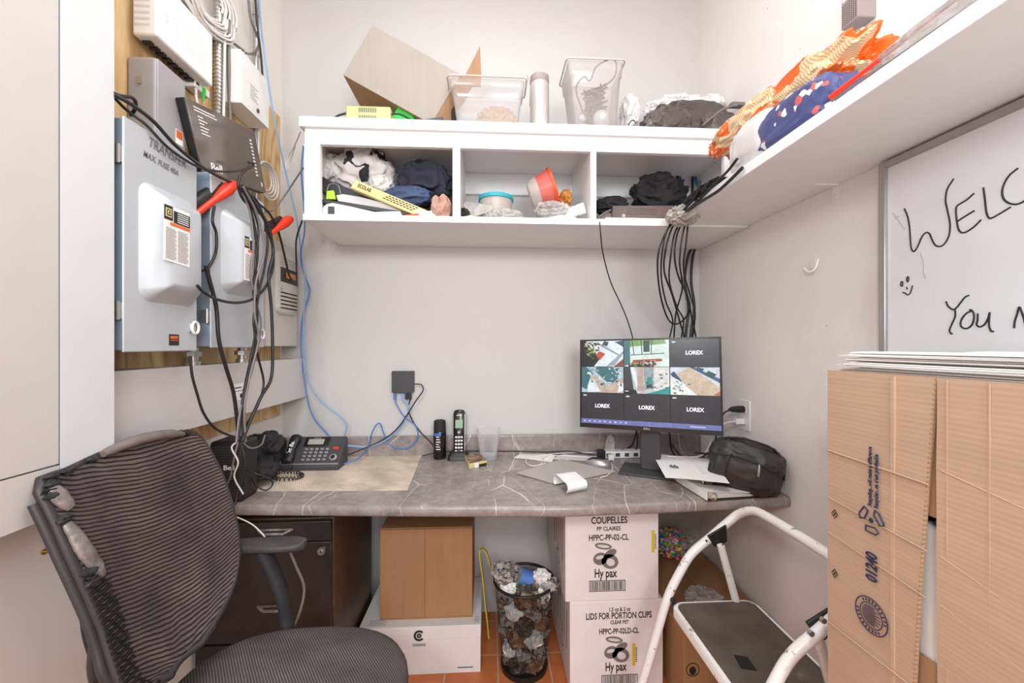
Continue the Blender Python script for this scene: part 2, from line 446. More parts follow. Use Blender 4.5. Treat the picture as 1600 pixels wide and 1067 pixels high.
# ------------------------------------------------------------------ mesh builder
ORI = {}
class MB:
    def __init__(self):
        self.v = []; self.f = []; self.m = []; self.a = {}; self.fc = {}
        self.cur = 0; self.M = Matrix.Identity(4); self.col = None
    def av(self, p):
        self.v.append(self.M @ Vector(p)); return len(self.v) - 1
    def af(self, idx):
        self.f.append(tuple(idx)); self.m.append(self.cur)
        if self.col is not None: self.fc[len(self.f) - 1] = self.col
    def mat(self, i): self.cur = i; return self
    def box(self, a, b):
        x0, y0, z0 = (min(a[i], b[i]) for i in range(3)); x1, y1, z1 = (max(a[i], b[i]) for i in range(3))
        i = [self.av(p) for p in ((x0,y0,z0),(x1,y0,z0),(x1,y1,z0),(x0,y1,z0),(x0,y0,z1),(x1,y0,z1),(x1,y1,z1),(x0,y1,z1))]
        for q in ((0,3,2,1),(4,5,6,7),(0,1,5,4),(1,2,6,5),(2,3,7,6),(3,0,4,7)):
            self.af([i[k] for k in q])
        return self
    def prism(self, poly, d):
        """poly: list of 3-D points, extruded by the vector d"""
        d = Vector(d); n = len(poly)
        a = [self.av(p) for p in poly]; b = [self.av(Vector(p) + d) for p in poly]
        self.af(a[::-1]); self.af(b)
        for i in range(n):
            j = (i + 1) % n
            self.af((a[i], a[j], b[j], b[i]))
        return self
    def quad(self, p):
        self.af([self.av(q) for q in p]); return self
    def loops(self, rings, close=True, cap=True):
        ids = [[self.av(p) for p in r] for r in rings]
        n = len(ids[0])
        for a, b in zip(ids, ids[1:]):
            for i in range(n if close else n - 1):
                j = (i + 1) % n
                self.af((a[i], a[j], b[j], b[i]))
        if cap and close:
            self.af(ids[0][::-1]); self.af(ids[-1])
        return self
    def lathe(self, prof, c, seg=24, axis='Z', cap=True):
        rings = []
        for r, h in prof:
            ring = []
            for k in range(seg):
                t = 2 * pi * k / seg
                x, y = r * cos(t), r * sin(t)
                p = {'Z': (x, y, h), 'X': (h, x, y), 'Y': (y, h, x)}[axis]
                ring.append((c[0] + p[0], c[1] + p[1], c[2] + p[2]))
            rings.append(ring)
        return self.loops(rings, True, cap)
    def tube(self, pts, r, seg=8, cap=True, flat=1.0):
        pts = [Vector(p) for p in pts]
        rings = []; n = len(pts)
        up = None
        for i, p in enumerate(pts):
            d = (pts[min(i + 1, n - 1)] - pts[max(i - 1, 0)])
            if d.length < 1e-9: d = Vector((0, 0, 1))
            d.normalize()
            if up is None:
                up = Vector((0, 0, 1)) if abs(d.z) < 0.9 else Vector((1, 0, 0))
            x = d.cross(up)
            if x.length < 1e-6: x = d.orthogonal()
            x.normalize(); y = x.cross(d).normalized(); up = y
            rr = r[i] if isinstance(r, (list, tuple)) else r
            rings.append([p + x * (rr * cos(2*pi*k/seg)) + y * (rr * flat * sin(2*pi*k/seg)) for k in range(seg)])
        return self.loops(rings, True, cap)
    def grid(self, fn, nu, nv, uv=None):
        ids = []
        for j in range(nv + 1):
            row = []
            for i in range(nu + 1):
                k = self.av(fn(i / nu, j / nv))
                if uv: self.a[k] = uv(i / nu, j / nv)
                row.append(k)
            ids.append(row)
        for j in range(nv):
            for i in range(nu):
                self.af((ids[j][i], ids[j][i+1], ids[j+1][i+1], ids[j+1][i]))
        return self
    def sheet(self, fn, nu, nv, off, uv=None):
        """a grid with real thickness: fn and fn + off joined round the rim"""
        off = Vector(off)
        A = [[self.av(fn(i/nu, j/nv)) for i in range(nu+1)] for j in range(nv+1)]
        B = [[self.av(Vector(fn(i/nu, j/nv)) + off) for i in range(nu+1)] for j in range(nv+1)]
        if uv:
            for j in range(nv+1):
                for i in range(nu+1):
                    self.a[A[j][i]] = uv(i/nu, j/nv); self.a[B[j][i]] = uv(i/nu, j/nv)
        for j in range(nv):
            for i in range(nu):
                self.af((A[j][i], A[j+1][i], A[j+1][i+1], A[j][i+1]))
                self.af((B[j][i], B[j][i+1], B[j+1][i+1], B[j+1][i]))
        for i in range(nu):
            self.af((A[0][i], A[0][i+1], B[0][i+1], B[0][i])); self.af((A[nv][i+1], A[nv][i], B[nv][i], B[nv][i+1]))
        for j in range(nv):
            self.af((A[j+1][0], A[j][0], B[j][0], B[j+1][0])); self.af((A[j][nu], A[j+1][nu], B[j+1][nu], B[j][nu]))
        return self
    def blob(self, c, s, seed=0, amp=0.25, freq=2.2, sub=4, flat=None, p=1.0, ridge=True, stretch=(1,1,1), octs=4, fall=0.5):
        bm = bmesh.new()
        bmesh.ops.create_icosphere(bm, subdivisions=sub, radius=1.0)
        base = len(self.v)
        off = Vector((seed * 3.17, seed * 1.31, seed * 7.7))
        for v in bm.verts:
            d = v.co.normalized()
            if p != 1.0:
                d2 = Vector([math.copysign(abs(q) ** p, q) for q in d])
            else:
                d2 = d.copy()
            q = Vector((d.x * stretch[0], d.y * stretch[1], d.z * stretch[2])) * freq + off
            h = 0; a = 1.0; f = 1.0
            for o in range(octs):
                nn = noise.noise(q * f)
                h += a * ((0.5 - sqrt(nn * nn + 0.004) * 1.8) if ridge else nn)
                a *= fall; f *= 2.1
            w = 1 + amp * h
            P = Vector((c[0] + d2.x * s[0] * w, c[1] + d2.y * s[1] * w, c[2] + d2.z * s[2] * w))
            if flat is not None and P.z < flat: P.z = flat
            v.co = P
        bm.verts.ensure_lookup_table()
        for v in bm.verts: self.v.append(self.M @ v.co)
        for f in bm.faces: self.af([base + w.index for w in f.verts])
        bm.free()
        return self
    def text(self, body, size, M, width=None, ext=0.0004, align='CENTER', shear=0.0, bold=0.02):
        """lettering of real thickness: local x along the line, local y up, local z out of the surface"""
        cu = bpy.data.curves.new('t', 'FONT'); cu.body = body; cu.size = size
        cu.align_x = align; cu.align_y = 'CENTER'; cu.extrude = ext; cu.resolution_u = 3; cu.shear = shear; cu.offset = bold * size
        ob = bpy.data.objects.new('t', cu); COL.objects.link(ob)
        bpy.context.view_layer.update()
        me = bpy.data.meshes.new_from_object(ob.evaluated_get(bpy.context.evaluated_depsgraph_get()))
        if len(me.vertices):
            sx = 1.0
            if width:
                xs = [v.co.x for v in me.vertices]; w = max(xs) - min(xs)
                if w > 0: sx = width / w
            base = len(self.v)
            for v in me.vertices:
                self.v.append(self.M @ (M @ Vector((v.co.x * sx, v.co.y, v.co.z))))
            for p in me.polygons: self.af([base + i for i in p.vertices])
        bpy.data.objects.remove(ob); bpy.data.curves.remove(cu); bpy.data.meshes.remove(me)
        return self
    def build(self, name, mats, parent=None, smooth=35, bevel=0.0, bseg=2, sub=0, kind=None, label=None, fix=True):
        if not isinstance(mats, (list, tuple)): mats = [mats]
        xs = [v.x for v in self.v]; ys = [v.y for v in self.v]; zs = [v.z for v in self.v]
        if parent is not None: o0 = ORI[parent.name]
        else: o0 = Vector(((min(xs)+max(xs))/2, (min(ys)+max(ys))/2, min(zs)))
        me = bpy.data.meshes.new(name)
        me.from_pydata([tuple(v - o0) for v in self.v], [], self.f)
        for m in mats: me.materials.append(m)
        me.polygons.foreach_set('material_index', self.m)
        if self.a:
            at = me.attributes.new('uvw', 'FLOAT_VECTOR', 'POINT')
            for k, t in self.a.items(): at.data[k].vector = (t[0], t[1], 0)
        if self.fc:
            at = me.attributes.new('fcol', 'FLOAT_COLOR', 'CORNER')
            for fi, c in self.fc.items():
                for li in me.polygons[fi].loop_indices: at.data[li].color = c
        if fix and not self.fc:
            bm = bmesh.new(); bm.from_mesh(me)
            bmesh.ops.recalc_face_normals(bm, faces=bm.faces)
            bm.to_mesh(me); bm.free()
        if smooth:
            me.polygons.foreach_set('use_smooth', [True] * len(me.polygons))
            me.set_sharp_from_angle(angle=radians(smooth))
        me.update()
        o = bpy.data.objects.new(name, me)
        COL.objects.link(o)
        ORI[o.name] = o0
        if parent is not None:
            o.parent = parent
        else:
            o.location = o0
        if bevel:
            b = o.modifiers.new('bevel', 'BEVEL'); b.width = bevel; b.segments = bseg; b.limit_method = 'ANGLE'
            b.angle_limit = radians(40); b.harden_normals = False
        if sub:
            s = o.modifiers.new('sub', 'SUBSURF'); s.levels = sub; s.render_levels = sub
        if kind: o['kind'] = kind
        if label: o['label'] = label
        return o

def tag(o, label, cat, group=None):
    o['label'] = label; o['category'] = cat
    if group: o['group'] = group
    return o
def thing(name, label, cat, loc, group=None):
    o = bpy.data.objects.new(name, None); COL.objects.link(o)
    o.location = loc; o.empty_display_size = 0.05
    ORI[o.name] = Vector(loc)
    return tag(o, label, cat, group)

def smooth_path(pts, n=6):
    pts = [Vector(p) for p in pts]
    if len(pts) < 3: return pts
    P = [pts[0] * 2 - pts[1]] + pts + [pts[-1] * 2 - pts[-2]]
    out = []
    for i in range(1, len(P) - 2):
        a, b, c, d = P[i-1], P[i], P[i+1], P[i+2]
        for k in range(n):
            t = k / n
            out.append(0.5 * ((2*b) + (c-a)*t + (2*a - 5*b + 4*c - d)*t*t + (3*b - a - 3*c + d)*t**3))
    out.append(pts[-1])
    return out

def pathX(pp, X): return [atX(p[0], p[1], p[2] if len(p) > 2 else X) for p in pp]
def pathY(pp, Y): return [atY(p[0], p[1], p[2] if len(p) > 2 else Y) for p in pp]
def pathZ(pp, Z): return [atZ(p[0], p[1], p[2] if len(p) > 2 else Z) for p in pp]

def cable(pts, r, mat, label, group=None, name='cable', cat='cable', n=7, seg=7):
    o = MB().tube(smooth_path(pts, n), r, seg).build(name, mat, None, 60)
    return tag(o, label, cat, group)

def struct(o): o['kind'] = 'structure'; return o

def fr(o, x, y):
    x = Vector(x).normalized(); y = Vector(y); y = (y - x * y.dot(x)).normalized(); z = x.cross(y)
    M = Matrix((( x.x, y.x, z.x, o[0]), (x.y, y.y, z.y, o[1]), (x.z, y.z, z.z, o[2]), (0, 0, 0, 1)))
    return M
def onLeft(p, eps=0.0008):    # a surface facing +X: text runs along +Y
    return fr((p[0] + eps, p[1], p[2]), (0, 1, 0), (0, 0, 1))
def onFront(p, eps=0.0008):   # a surface facing -Y
    return fr((p[0], p[1] - eps, p[2]), (1, 0, 0), (0, 0, 1))
def onFaceL(p, eps=0.0008):   # a surface facing -X: text runs along -Y
    return fr((p[0] - eps, p[1], p[2]), (0, -1, 0), (0, 0, 1))

# ================================================================== the room
XL, XR, YB, ZC, YN = -0.96, 1.025, 1.93, 3.1, -2.4
struct(MB().box((XL - .1, YN, -.1), (XR + .1, YB + .1, 0)).build('floor', K['tile']))
struct(MB().box((XL - .1, YN, ZC), (XR + .1, YB + .1, ZC + .1)).build('ceiling', K['ceil']))
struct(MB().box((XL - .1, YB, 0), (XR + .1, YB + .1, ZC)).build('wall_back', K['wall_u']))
struct(MB().box((XL - .1, YN, 0), (XL, YB, ZC)).build('wall_left', K['wall_l']))
struct(MB().box((XR, YN, 0), (XR + .1, YB, ZC)).build('wall_right', K['wall_r']))
# ceiling fixture (above the frame)
t = thing('ceiling_light', 'square white ceiling light panel above the desk', 'ceiling light', (0, 0.75, 3.06))
mb = MB()
mb.box((-.5, .25, 3.045), (.5, .29, 3.1)); mb.box((-.5, 1.21, 3.045), (.5, 1.25, 3.1)); mb.box((-.5, .29, 3.045), (-.46, 1.21, 3.1)); mb.box((.46, .29, 3.045), (.5, 1.21, 3.1))
mb.build('frame', K['white'], t)
mm, nt, bb = new_mat('lit_diffuser'); bb.inputs['Emission Color'].default_value = (1, .97, .94, 1); bb.inputs['Emission Strength'].default_value = 2.0
MB().box((-.46, .29, 3.06), (.46, 1.21, 3.07)).build('diffuser', mm, t)

# ------------------------------------------------------------------ left: white boarded cabinet
t = thing('wall_cabinet', 'white boarded cabinet with thin dark seams on the near left wall', 'cabinet', (-.88, 0.1, .954))
MB().box((-.958, -.9, .954), (-.803, .905, 3.09)).build('carcass', K['panelw2'], t)
MB().box((-.8025, -.9, 1.0485), (-.80, .7975, 3.09)).build('door', K['panelw'], t)
MB().box((-.8025, .8005, .956), (-.80, .909, 3.09)).build('stile', K['panelw2'], t)
MB().box((-.8025, -.9, .954), (-.80, .7985, 1.0455)).build('bottom_rail', K['panelw'], t)
MB().box((-.8032, -.9, 1.044), (-.8015, .8, 1.05)).box((-.8032, .7965, 1.044), (-.8015, .8015, 3.09)).build('seam', K['dkgrey'], t)
t = thing('wall_hook', 'small brass hook low on the cream wall left of the chair', 'hook', atX(68, 865, -.958))
p = atX(68, 862, -.955)
MB().lathe([(.006, 0), (.006, .003)], p, 12, 'X').build('rosette', K['hook'], t)
MB().tube(smooth_path([p, p + Vector((.012, 0, 0)), p + Vector((.016, 0, -.010)), p + Vector((.022, 0, -.012)), p + Vector((.026, 0, 0))]), .0022).build('curl', K['hook'], t)

# ------------------------------------------------------------------ plywood backing
tag(MB().box((-.959, .912, .955), (-.945, 1.885, 2.30)).build('plywood_board', K['ply'], None, bevel=.001), 'swirly grained plywood board fixed on the left wall behind the electrical boxes', 'plywood board')

# ------------------------------------------------------------------ disconnect switches
def dish(mb, X, y0, y1, z0, z1, h, e=.02):
    """a raised pressed panel on a face looking +X, sloped on all sides"""
    n = 10
    def loop(k, hh):
        pts = []
        a0, a1, b0, b1 = y0 + k, y1 - k, z0 + k, z1 - k
        r = max(.006, .035 - k)
        for (cy, cz, s) in ((a1 - r, b1 - r, 0), (a0 + r, b1 - r, 1), (a0 + r, b0 + r, 2), (a1 - r, b0 + r, 3)):
            for i in range(n + 1):
                t = pi / 2 * (s + i / n)
                pts.append((X + hh, cy + r * cos(t), cz + r * sin(t)))
        return pts
    mb.loops([loop(0, -.002), loop(.003, .001), loop(e * .35, h * .3), loop(e * .75, h * .8), loop(e, h)], True, True)
    return mb

def warning_label(par, X, p0, p1, p2, p3):
    """p0..p3 = corners top-left, top-right, bottom-right, bottom-left (pixel pairs on plane X)"""
    q = [atX(p[0], p[1], X) for p in (p0, p1, p2, p3)]
    def bl(u, v, e=0):
        a = q[0].lerp(q[1], u); b = q[3].lerp(q[2], u); r = a.lerp(b, v); return Vector((X + e, r.y, r.z))
    def rect(mb, u0, v0, u1, v1, e, th=.0006):
        mb.prism([bl(u0, v0, e), bl(u1, v0, e), bl(u1, v1, e), bl(u0, v1, e)], (th, 0, 0))
    mb = MB(); rect(mb, 0, .0, 1, 1, 0); lab = mb.build('warning_label', K['paper'], par, label='white warning label with black and orange header')
    mb = MB(); rect(mb, 0, 0, .32, .26, .0006); rect(mb, .36, .06, 1, .28, .0006); mb.build('header_block', K['ink'], lab)
    mb = MB(); rect(mb, .05, .05, .27, .21, .0012); mb.mat(1); rect(mb, .085, .075, .235, .185, .0018); mb.mat(0); rect(mb, .11, .095, .21, .165, .0024); mb.mat(1); rect(mb, .14, .11, .18, .15, .003)
    mb.build('square_emblem', [K['gold'], K['ink']], lab)
    mb = MB(); rect(mb, .22, .29, 1, .34, .0012); mb.build('orange_band', K['orangelab'], lab)
    mb = MB()
    for k in range(5): rect(mb, .5, .085 + k * .038, .94, .1 + k * .038, .0012)
    mb.build('header_print', K['inkw'], lab)
    mb = MB()
    for k in range(22):
        v = .40 + k * .026
        rect(mb, .07, v, .46 - .05 * (k % 3 == 0), v + .007, .0012, .0003); rect(mb, .52, v, .93 - .06 * (k % 4 == 1), v + .007, .0012, .0003)
    mb.build('small_print', K['inkg'], lab)

def switch_box(px0, px1, ytop, ybot, bump_px, bump_y, label, hp, side_px, write=None):
    X = -.80
    a = atX(px0, 540, X); b = atX(px1, 540, X)
    z1 = 1.770; z0 = atX(px1, ybot, X).z
    t = thing('disconnect_switch', label, 'electrical switch box', (-.87, (a.y + b.y)/2, z0), 'fused disconnect switches on the plywood')
    MB().box((-.944, a.y + .004, z0), (X - .006, b.y - .004, z1)).build('enclosure', K['greyside'], t, bevel=.003)
    MB().box((X - .006, a.y, z0 - .004), (X, b.y, z1 + .003)).build('door', K['greyb'], t, bevel=.004, bseg=3)
    q0 = atX(bump_px[0], 540, X); q1 = atX(bump_px[1], 540, X)
    zt = atX(bump_px[0], bump_y[0], X).z; zb = atX(bump_px[1], bump_y[1], X).z
    mb = MB(); dish(mb, X, q0.y, q1.y, zb, zt, .045, .045)
    mb.build('raised_panel', K['greyb'], t, 60)
    # latch ring
    L = atX(side_px[0], side_px[1], X + .004)
    ring = [L + Vector((.004, .012 * cos(k * pi / 8), .016 * sin(k * pi / 8))) for k in range(17)]
    MB().tube(ring, .0035, 8).build('padlock_ring', K['wplast'], t)
    mb = MB()
    mb.box((X - .001, b.y - .03, L.z - .012), (X + .004, b.y - .002, L.z + .012)); mb.build('latch', K['steel'], t, bevel=.001)
    for zz in (z0 + .07, z1 - .10):
        MB().box((X - .03, a.y - .0035, zz), (X - .003, a.y + .004, zz + .035)).tube([(X - .008, a.y - .004, zz - .003), (X - .008, a.y - .004, zz + .038)], .004).build('hinge', K['steel'], t)
    # handle: black bracket with red grip, seen past the right edge
    (hx0, hy0), (hx1, hy1) = hp
    X2 = X - .015
    g0 = atX(hx0, hy0, X2); g1 = atX(hx1, hy1, X2 + .025)
    yb = b.y + .012
    g0 = Vector((X2, yb, g0.z)); 
    h = MB()
    d = (g1 - g0); 
    h.tube([g0 - d * .25, g0, g0 + d * .45, g0 + d * .62, g0 + d * .8, g1], [.012, .013, .015, .022, .026, .020], 12, flat=.7)
    hd = h.build('handle', K['red'], t, 50, label='red handle grip')
    up = Vector((-.012, -.004, .014))
    MB().tube([g0 + up - d * .1, g0 + up + d * .35, g0 + up + d * .8], [.018, .02, .012], 8).build('handle_bracket', K['blk'], hd, 50)
    MB().lathe([(.03, -.006), (.03, .01), (.012, .012)], (X2 - .02, b.y + .004, g0.z - .03), 20, 'Y').build('pivot', K['blk'], hd)
    return t, a, b, z0, z1

t1, a1, b1, z01, z11 = switch_box(193, 308, 182, 546, (215, 306), (276, 482), 'grey disconnect switch nearest the camera, handwritten note on its door', ((312, 338), (364, 288)), (303, 512))
# label and sticker sit on the flat of the raised panel and the door
warning_label(t1, -.7545, (256, 318), (296, 334), (296, 418), (255, 405))
p = atX(272, 531, -.7995)
mb = MB(); mb.box((-.7998, p.y - .016, p.z - .014), (-.7992, p.y + .016, p.z + .014)); st = mb.build('dark_sticker', K['ink'], t1, label='small dark sticker with orange print')
mb = MB(); mb.box((-.7992, p.y - .012, p.z + .003), (-.7989, p.y + .012, p.z + .010)); mb.box((-.7992, p.y - .012, p.z - .002), (-.7989, p.y + .012, p.z)); mb.build('sticker_print', K['orangelab'], st)
mb = MB()
p = atX(262, 240, -.7998); mb.text('TRANSFER', .034, onLeft(p) @ Matrix.Rotation(-.03, 4, 'Z'), .115, .0003, bold=0, shear=.2)
p = atX(252, 256, -.7998); mb.text('MAX. FUSE 40A', .020, onLeft(p) @ Matrix.Rotation(-.03, 4, 'Z'), .105, .0003, bold=.01, shear=.2)
mb.build('handwriting', K['inkg'], t1)
t2, a2, b2, z02, z12 = switch_box(330, 413, 265, 541, (344, 410), (320, 470), 'grey disconnect switch behind the hanging cables, second along the plywood', ((413, 376), (452, 342)), (408, 522))
warning_label(t2, -.7545, (382, 368), (404, 377), (403, 442), (381, 437))

# ------------------------------------------------------------------ breaker panel
X = -.872
A = atX(415, 540, X); B = atX(465, 540, X)
zt, zb = 1.70, atX(465, 541, X).z
t = thing('breaker_panel', 'beige breaker panel with ribbed door beside the back corner', 'electrical panel', (-.9, (A.y + B.y)/2, zb))
MB().box((-.944, A.y, zb), (X, B.y, zt)).build('enclosure', K['beige'], t, bevel=.003)
y0, y1 = atX(429, 540, X).y, atX(462, 540, X).y
za, zc = atX(430, 388, X).z, atX(430, 492, X).z
d = dish(MB(), X, y0, y1, zc, za, .014, .012).build('raised_door', K['beige'], t, 50)
mb = MB()
for k in range(10):
    z = za - .03 - k * .0095
    if k < 4: mb.box((X + .014, y0 + .02, z), (X + .0165, y1 - .02, z + .004))
    z = zc + .03 + (k % 5) * .016
    mb.box((X + .014, y0 + .02, z), (X + .0165, y1 - .02, z + .004))
mb.build('ribs', K['beige'], d)
zm = (za + zc) / 2 + .035
MB().box((X + .013, y0 + .02, zm - .03), (X + .0155, y1 - .015, zm + .03)).build('window_recess', K['blk'], d)
MB().box((X + .0135, y0 + .06, zm - .012), (X + .024, y1 - .03, zm + .014)).build('toggle', K['shade'], d, bevel=.002)
q = atX(434, 448, X)
ring = [q + Vector((.016, .008 * cos(k * pi / 6), .008 * sin(k * pi / 6))) for k in range(13)]
MB().tube(ring, .002, 6).build('ring_latch', K['steel'], d)

# ------------------------------------------------------------------ wiring trough with conduit nipples
t = thing('wire_trough', 'long pale grey wiring trough running along the left wall under the boxes', 'wire trough', (-.9, 1.3, 1.033))
MB().box((-.944, .55, 1.033), (-.852, 1.925, 1.208)).build('body', K['trough'], t, bevel=.002)
MB().box((-.852, .548, 1.031), (-.8495, 1.927, 1.210)).build('cover', K['trough'], t, bevel=.0012)
p = atX(373, 612, -.8495)
mb = MB(); mb.box((-.8496, p.y - .028, p.z - .028), (-.8490, p.y + .028, p.z + .028)); lb = mb.build('label_sticker', K['paper'], t, label='small white label')
mb = MB(); mb.box((-.849, p.y - .022, p.z + .012), (-.8487, p.y + .015, p.z + .016)); mb.box((-.849, p.y - .022, p.z + .002), (-.8487, p.y + .02, p.z + .004)); mb.box((-.849, p.y + .006, p.z - .022), (-.8487, p.y + .02, p.z - .008)); mb.build('label_print', K['ink'], lb)
for px, lab in ((301, 'short zinc conduit coupling between the nearest switch box and the trough'), (378, 'short zinc conduit coupling under the second switch box')):
    p = atX(px, 560, -.87)
    t = thing('conduit_coupling', lab, 'conduit coupling', (p.x, p.y, 1.209))
    MB().lathe([(.019, 1.2085), (.019, 1.222), (.014, 1.223), (.014, 1.262)], (p.x, p.y, 0), 20).build('sleeve', K['steel'], t)
    MB().lathe([(.023, 1.236), (.023, 1.25)], (p.x, p.y, 0), 8).build('lock_nut', K['steel'], t)

# ------------------------------------------------------------------ small dull grey enclosure
X = -.868
A = atX(245, 300, X); B = atX(290, 300, X)
zt = atX(245, 88, X).z
t = thing('grey_enclosure', 'dull grey metal box with orange sticker above the nearest switch', 'electrical box', (-.9, (A.y + B.y)/2, 1.775))
MB().box((-.944, A.y, 1.775), (X - .002, B.y, zt)).build('box_body', K['greybox'], t, bevel=.008, bseg=3)
MB().box((X - .004, A.y + .003, 1.778), (X, B.y - .001, zt - .003)).build('lid', K['greybox'], t, bevel=.002)
for zz in (1.82, 1.95): MB().box((-.915, A.y - .004, zz), (-.905, A.y, zz + .02)).build('clip', K['steel'], t)
p = atX(280, 214, X)
mb = MB(); mb.box((X, p.y - .013, p.z - .022), (X + .0006, p.y + .013, p.z + .018)); s_ = mb.build('sticker', K['paper'], t)
mb = MB(); mb.box((X + .0006, p.y - .011, p.z - .006), (X + .001, p.y + .011, p.z + .016)); mb.build('orange_square', K['orangelab'], s_)

# ------------------------------------------------------------------ white ported terminal above it
X = -.868
A = atX(245, 200, X); B = atX(333, 200, X)
z0, z1 = atX(333, 140, X).z, atX(333, 56, X).z
t = thing('fibre_terminal', 'large flat white network terminal with black ports underneath', 'network box', (-.9, (A.y + B.y)/2, z0))
MB().box((-.93, A.y, z0 + .006), (X, B.y, z1)).build('shell', K['wplast'], t, bevel=.006, bseg=3)
mb = MB()
for k in range(9):
    y = A.y + .02 + k * .021
    mb.box((-.922, y, z0), (-.90, y + .013, z0 + .0065))
mb.build('port', K['blk'], t, kind=None)
mb = MB()
for k in range(8):
    zz = z0 + .03 + k * .016
    mb.box((-.925, A.y - .0006, zz), (-.885, A.y + .001, zz + .006))
mb.build('vent', K['paperg'], t)
mb = MB()
for k in range(7): mb.box((X, A.y + .03, z0 + .06 + k * .005), (X + .0003, A.y + .032 + .004 * (k % 3), z0 + .063 + k * .005))
for i in range(3):
    for k in range(9):
        mb.box((X, A.y + .06 + i * .045, z0 + .045 + k * .008), (X + .0002, A.y + .095 + i * .045 - .006 * (k % 3), z0 + .0465 + k * .008))
mb.build('small_print', K['paperg'], t)
mb = MB(); p = atX(309, 132, -.90)
tag(MB().box((-.935, p.y - .012, p.z - .012), (-.90, p.y + .055, p.z + .012)).build('white_adapter', K['wplast'], None, bevel=.003), 'little white plug strip under the white network terminal', 'adapter')
cable(pathX([(306, 138), (307, 155), (311, 172), (314, 190)], -.90), .004, K['cabw'], 'short white lead hanging from the little white plug strip', None)
tag(MB().tube(pathX([(318, 138), (318, 146), (317, 158)], -.90), [.006, .006, .002], 8).build('green_plug', K['green'], None), 'green plug hanging under the white network terminal', 'plug')

# ------------------------------------------------------------------ white junction box
X = -.867
A = atX(378, 300, X); B = atX(420, 300, X)
z0, z1 = 2.12, 2.309
t = thing('white_junction_box', 'white metal box high on the plywood with brownish underside', 'junction box', (-.9, (A.y + B.y)/2, z0))
MB().box((-.944, A.y, z0), (X - .004, B.y, z1)).build('box_body', K['wplast'], t, bevel=.003)
cv = MB().box((X - .004, A.y - .001, z0 - .001), (X, B.y + .001, z1 - .04)).build('cover', K['wplast'], t, bevel=.0015)
mb = MB()
for k in range(7): mb.box((X, A.y + .05, z0 + .05 + k * .008), (X + .0003, A.y + .10 - .01 * (k % 3), z0 + .052 + k * .008))
mb.build('small_print', K['inkg'], cv)
MB().box((X, A.y + .09, z0 + .02), (X + .005, A.y + .1, z0 + .032)).build('lock', K['dkgrey'], cv)

# ------------------------------------------------------------------ brown-black gateway, askew
X = -.835
q = [atX(a, b, X) for a, b in ((290, 151), (398, 205), (416, 302), (318, 270))]
t = thing('internet_gateway', 'glossy brown black gateway box hanging askew in front of the boxes', 'gateway', (X, (q[0].y + q[2].y)/2, q[3].z))
MB().prism([p + Vector((-.004, 0, 0)) for p in q], (-.028, .004, 0)).build('back_shell', K['blk'], t, bevel=.003)
fp = MB().prism(q, (-.006, 0, 0)).build('front_panel', K['brng'], t, bevel=.002)
ex = (q[1] - q[0]).normalized(); ey = (q[0] - q[3]).normalized()
def gp(u, v): return q[3].lerp(q[2], u).lerp(q[0].lerp(q[1], u), v)
mb = MB()
mb.text('Bell', .034, fr(gp(.20, .13) + Vector((.0008, 0, 0)), ex, ey), .052, .0003)
for k, (w, l) in enumerate(((.035, 0), (.3, 1), (.34, 1))):
    pass
def gbar(u0, v0, u1, v1): mb.prism([gp(u0, v0), gp(u1, v0), gp(u1, v1), gp(u0, v1)], (.0008, 0, 0))
gbar(.07, .91, .34, .925); gbar(.07, .87, .36, .885)
for k in range(6): gbar(.10, .80 - k * .045, .16 + .05 * (k % 2) + .03 * (k == 4), .815 - k * .045)
for k in range(11): gbar(.86, .80 - k * .055, .895, .825 - k * .055)
gbar(.93, .10, .95, .16)
mb.build('lettering', K['inkw'], fp)

# ------------------------------------------------------------------ conduits
def pipe(x, px, y_from, z0, r, lab, mat, ribs=False):
    p = atX(px, 300, x)
    t = thing('conduit', lab, 'conduit', (x, p.y, z0))
    if ribs:
        prof = []
        z = z0
        while z < 2.75:
            prof += [(r, z), (r, z + .006), (r * .8, z + .008), (r * .8, z + .012)]; z += .0135
        MB().lathe(prof, (x, p.y, 0), 14).build('flexible_hose', mat, t, 0)
    else:
        MB().lathe([(r, z0), (r, 3.09)], (x, p.y, 0), 16).build('tube', mat, t, 60)
        for zz in (2.42, 2.58):
            MB().lathe([(r + .002, zz), (r + .002, zz + .012)], (x, p.y, 0), 16).build('clamp', K['steel'], t)
    return t
pipe(-.925, 341, 0, 1.95, .014, 'ribbed flexible steel conduit beside the white network terminal', K['steel'], True)
pipe(-.93, 400, 0, 1.715, .011, 'slim vertical zinc conduit rising behind the white junction box', K['steel'])
p = atX(346, 300, -.925)
cable([(-.905, p.y - .01, 2.75), (-.905, p.y - .012, 2.4), (-.90, p.y - .03, 1.97)], .0045, K['cabw'], 'white wire running down in front of the ribbed conduit')
cable([p + Vector((-.02, .05, 0)) for p in pathX([(352, 0), (352, 60), (353, 120), (355, 190)], -.89)], .006, K['cabg'], 'thick dark grey cable dropping left of the white junction box')
for k, (dy, lab) in enumerate(((0, 'upper'), (22, 'lower'))):
    cable(pathX([(285, -22 + dy), (315, 24 + dy), (345, 52 + dy), (380, 79 + dy)], -.935), .005, K['cabg'], lab + ' of two dark cables running diagonally above the plywood', 'diagonal cables above the plywood')
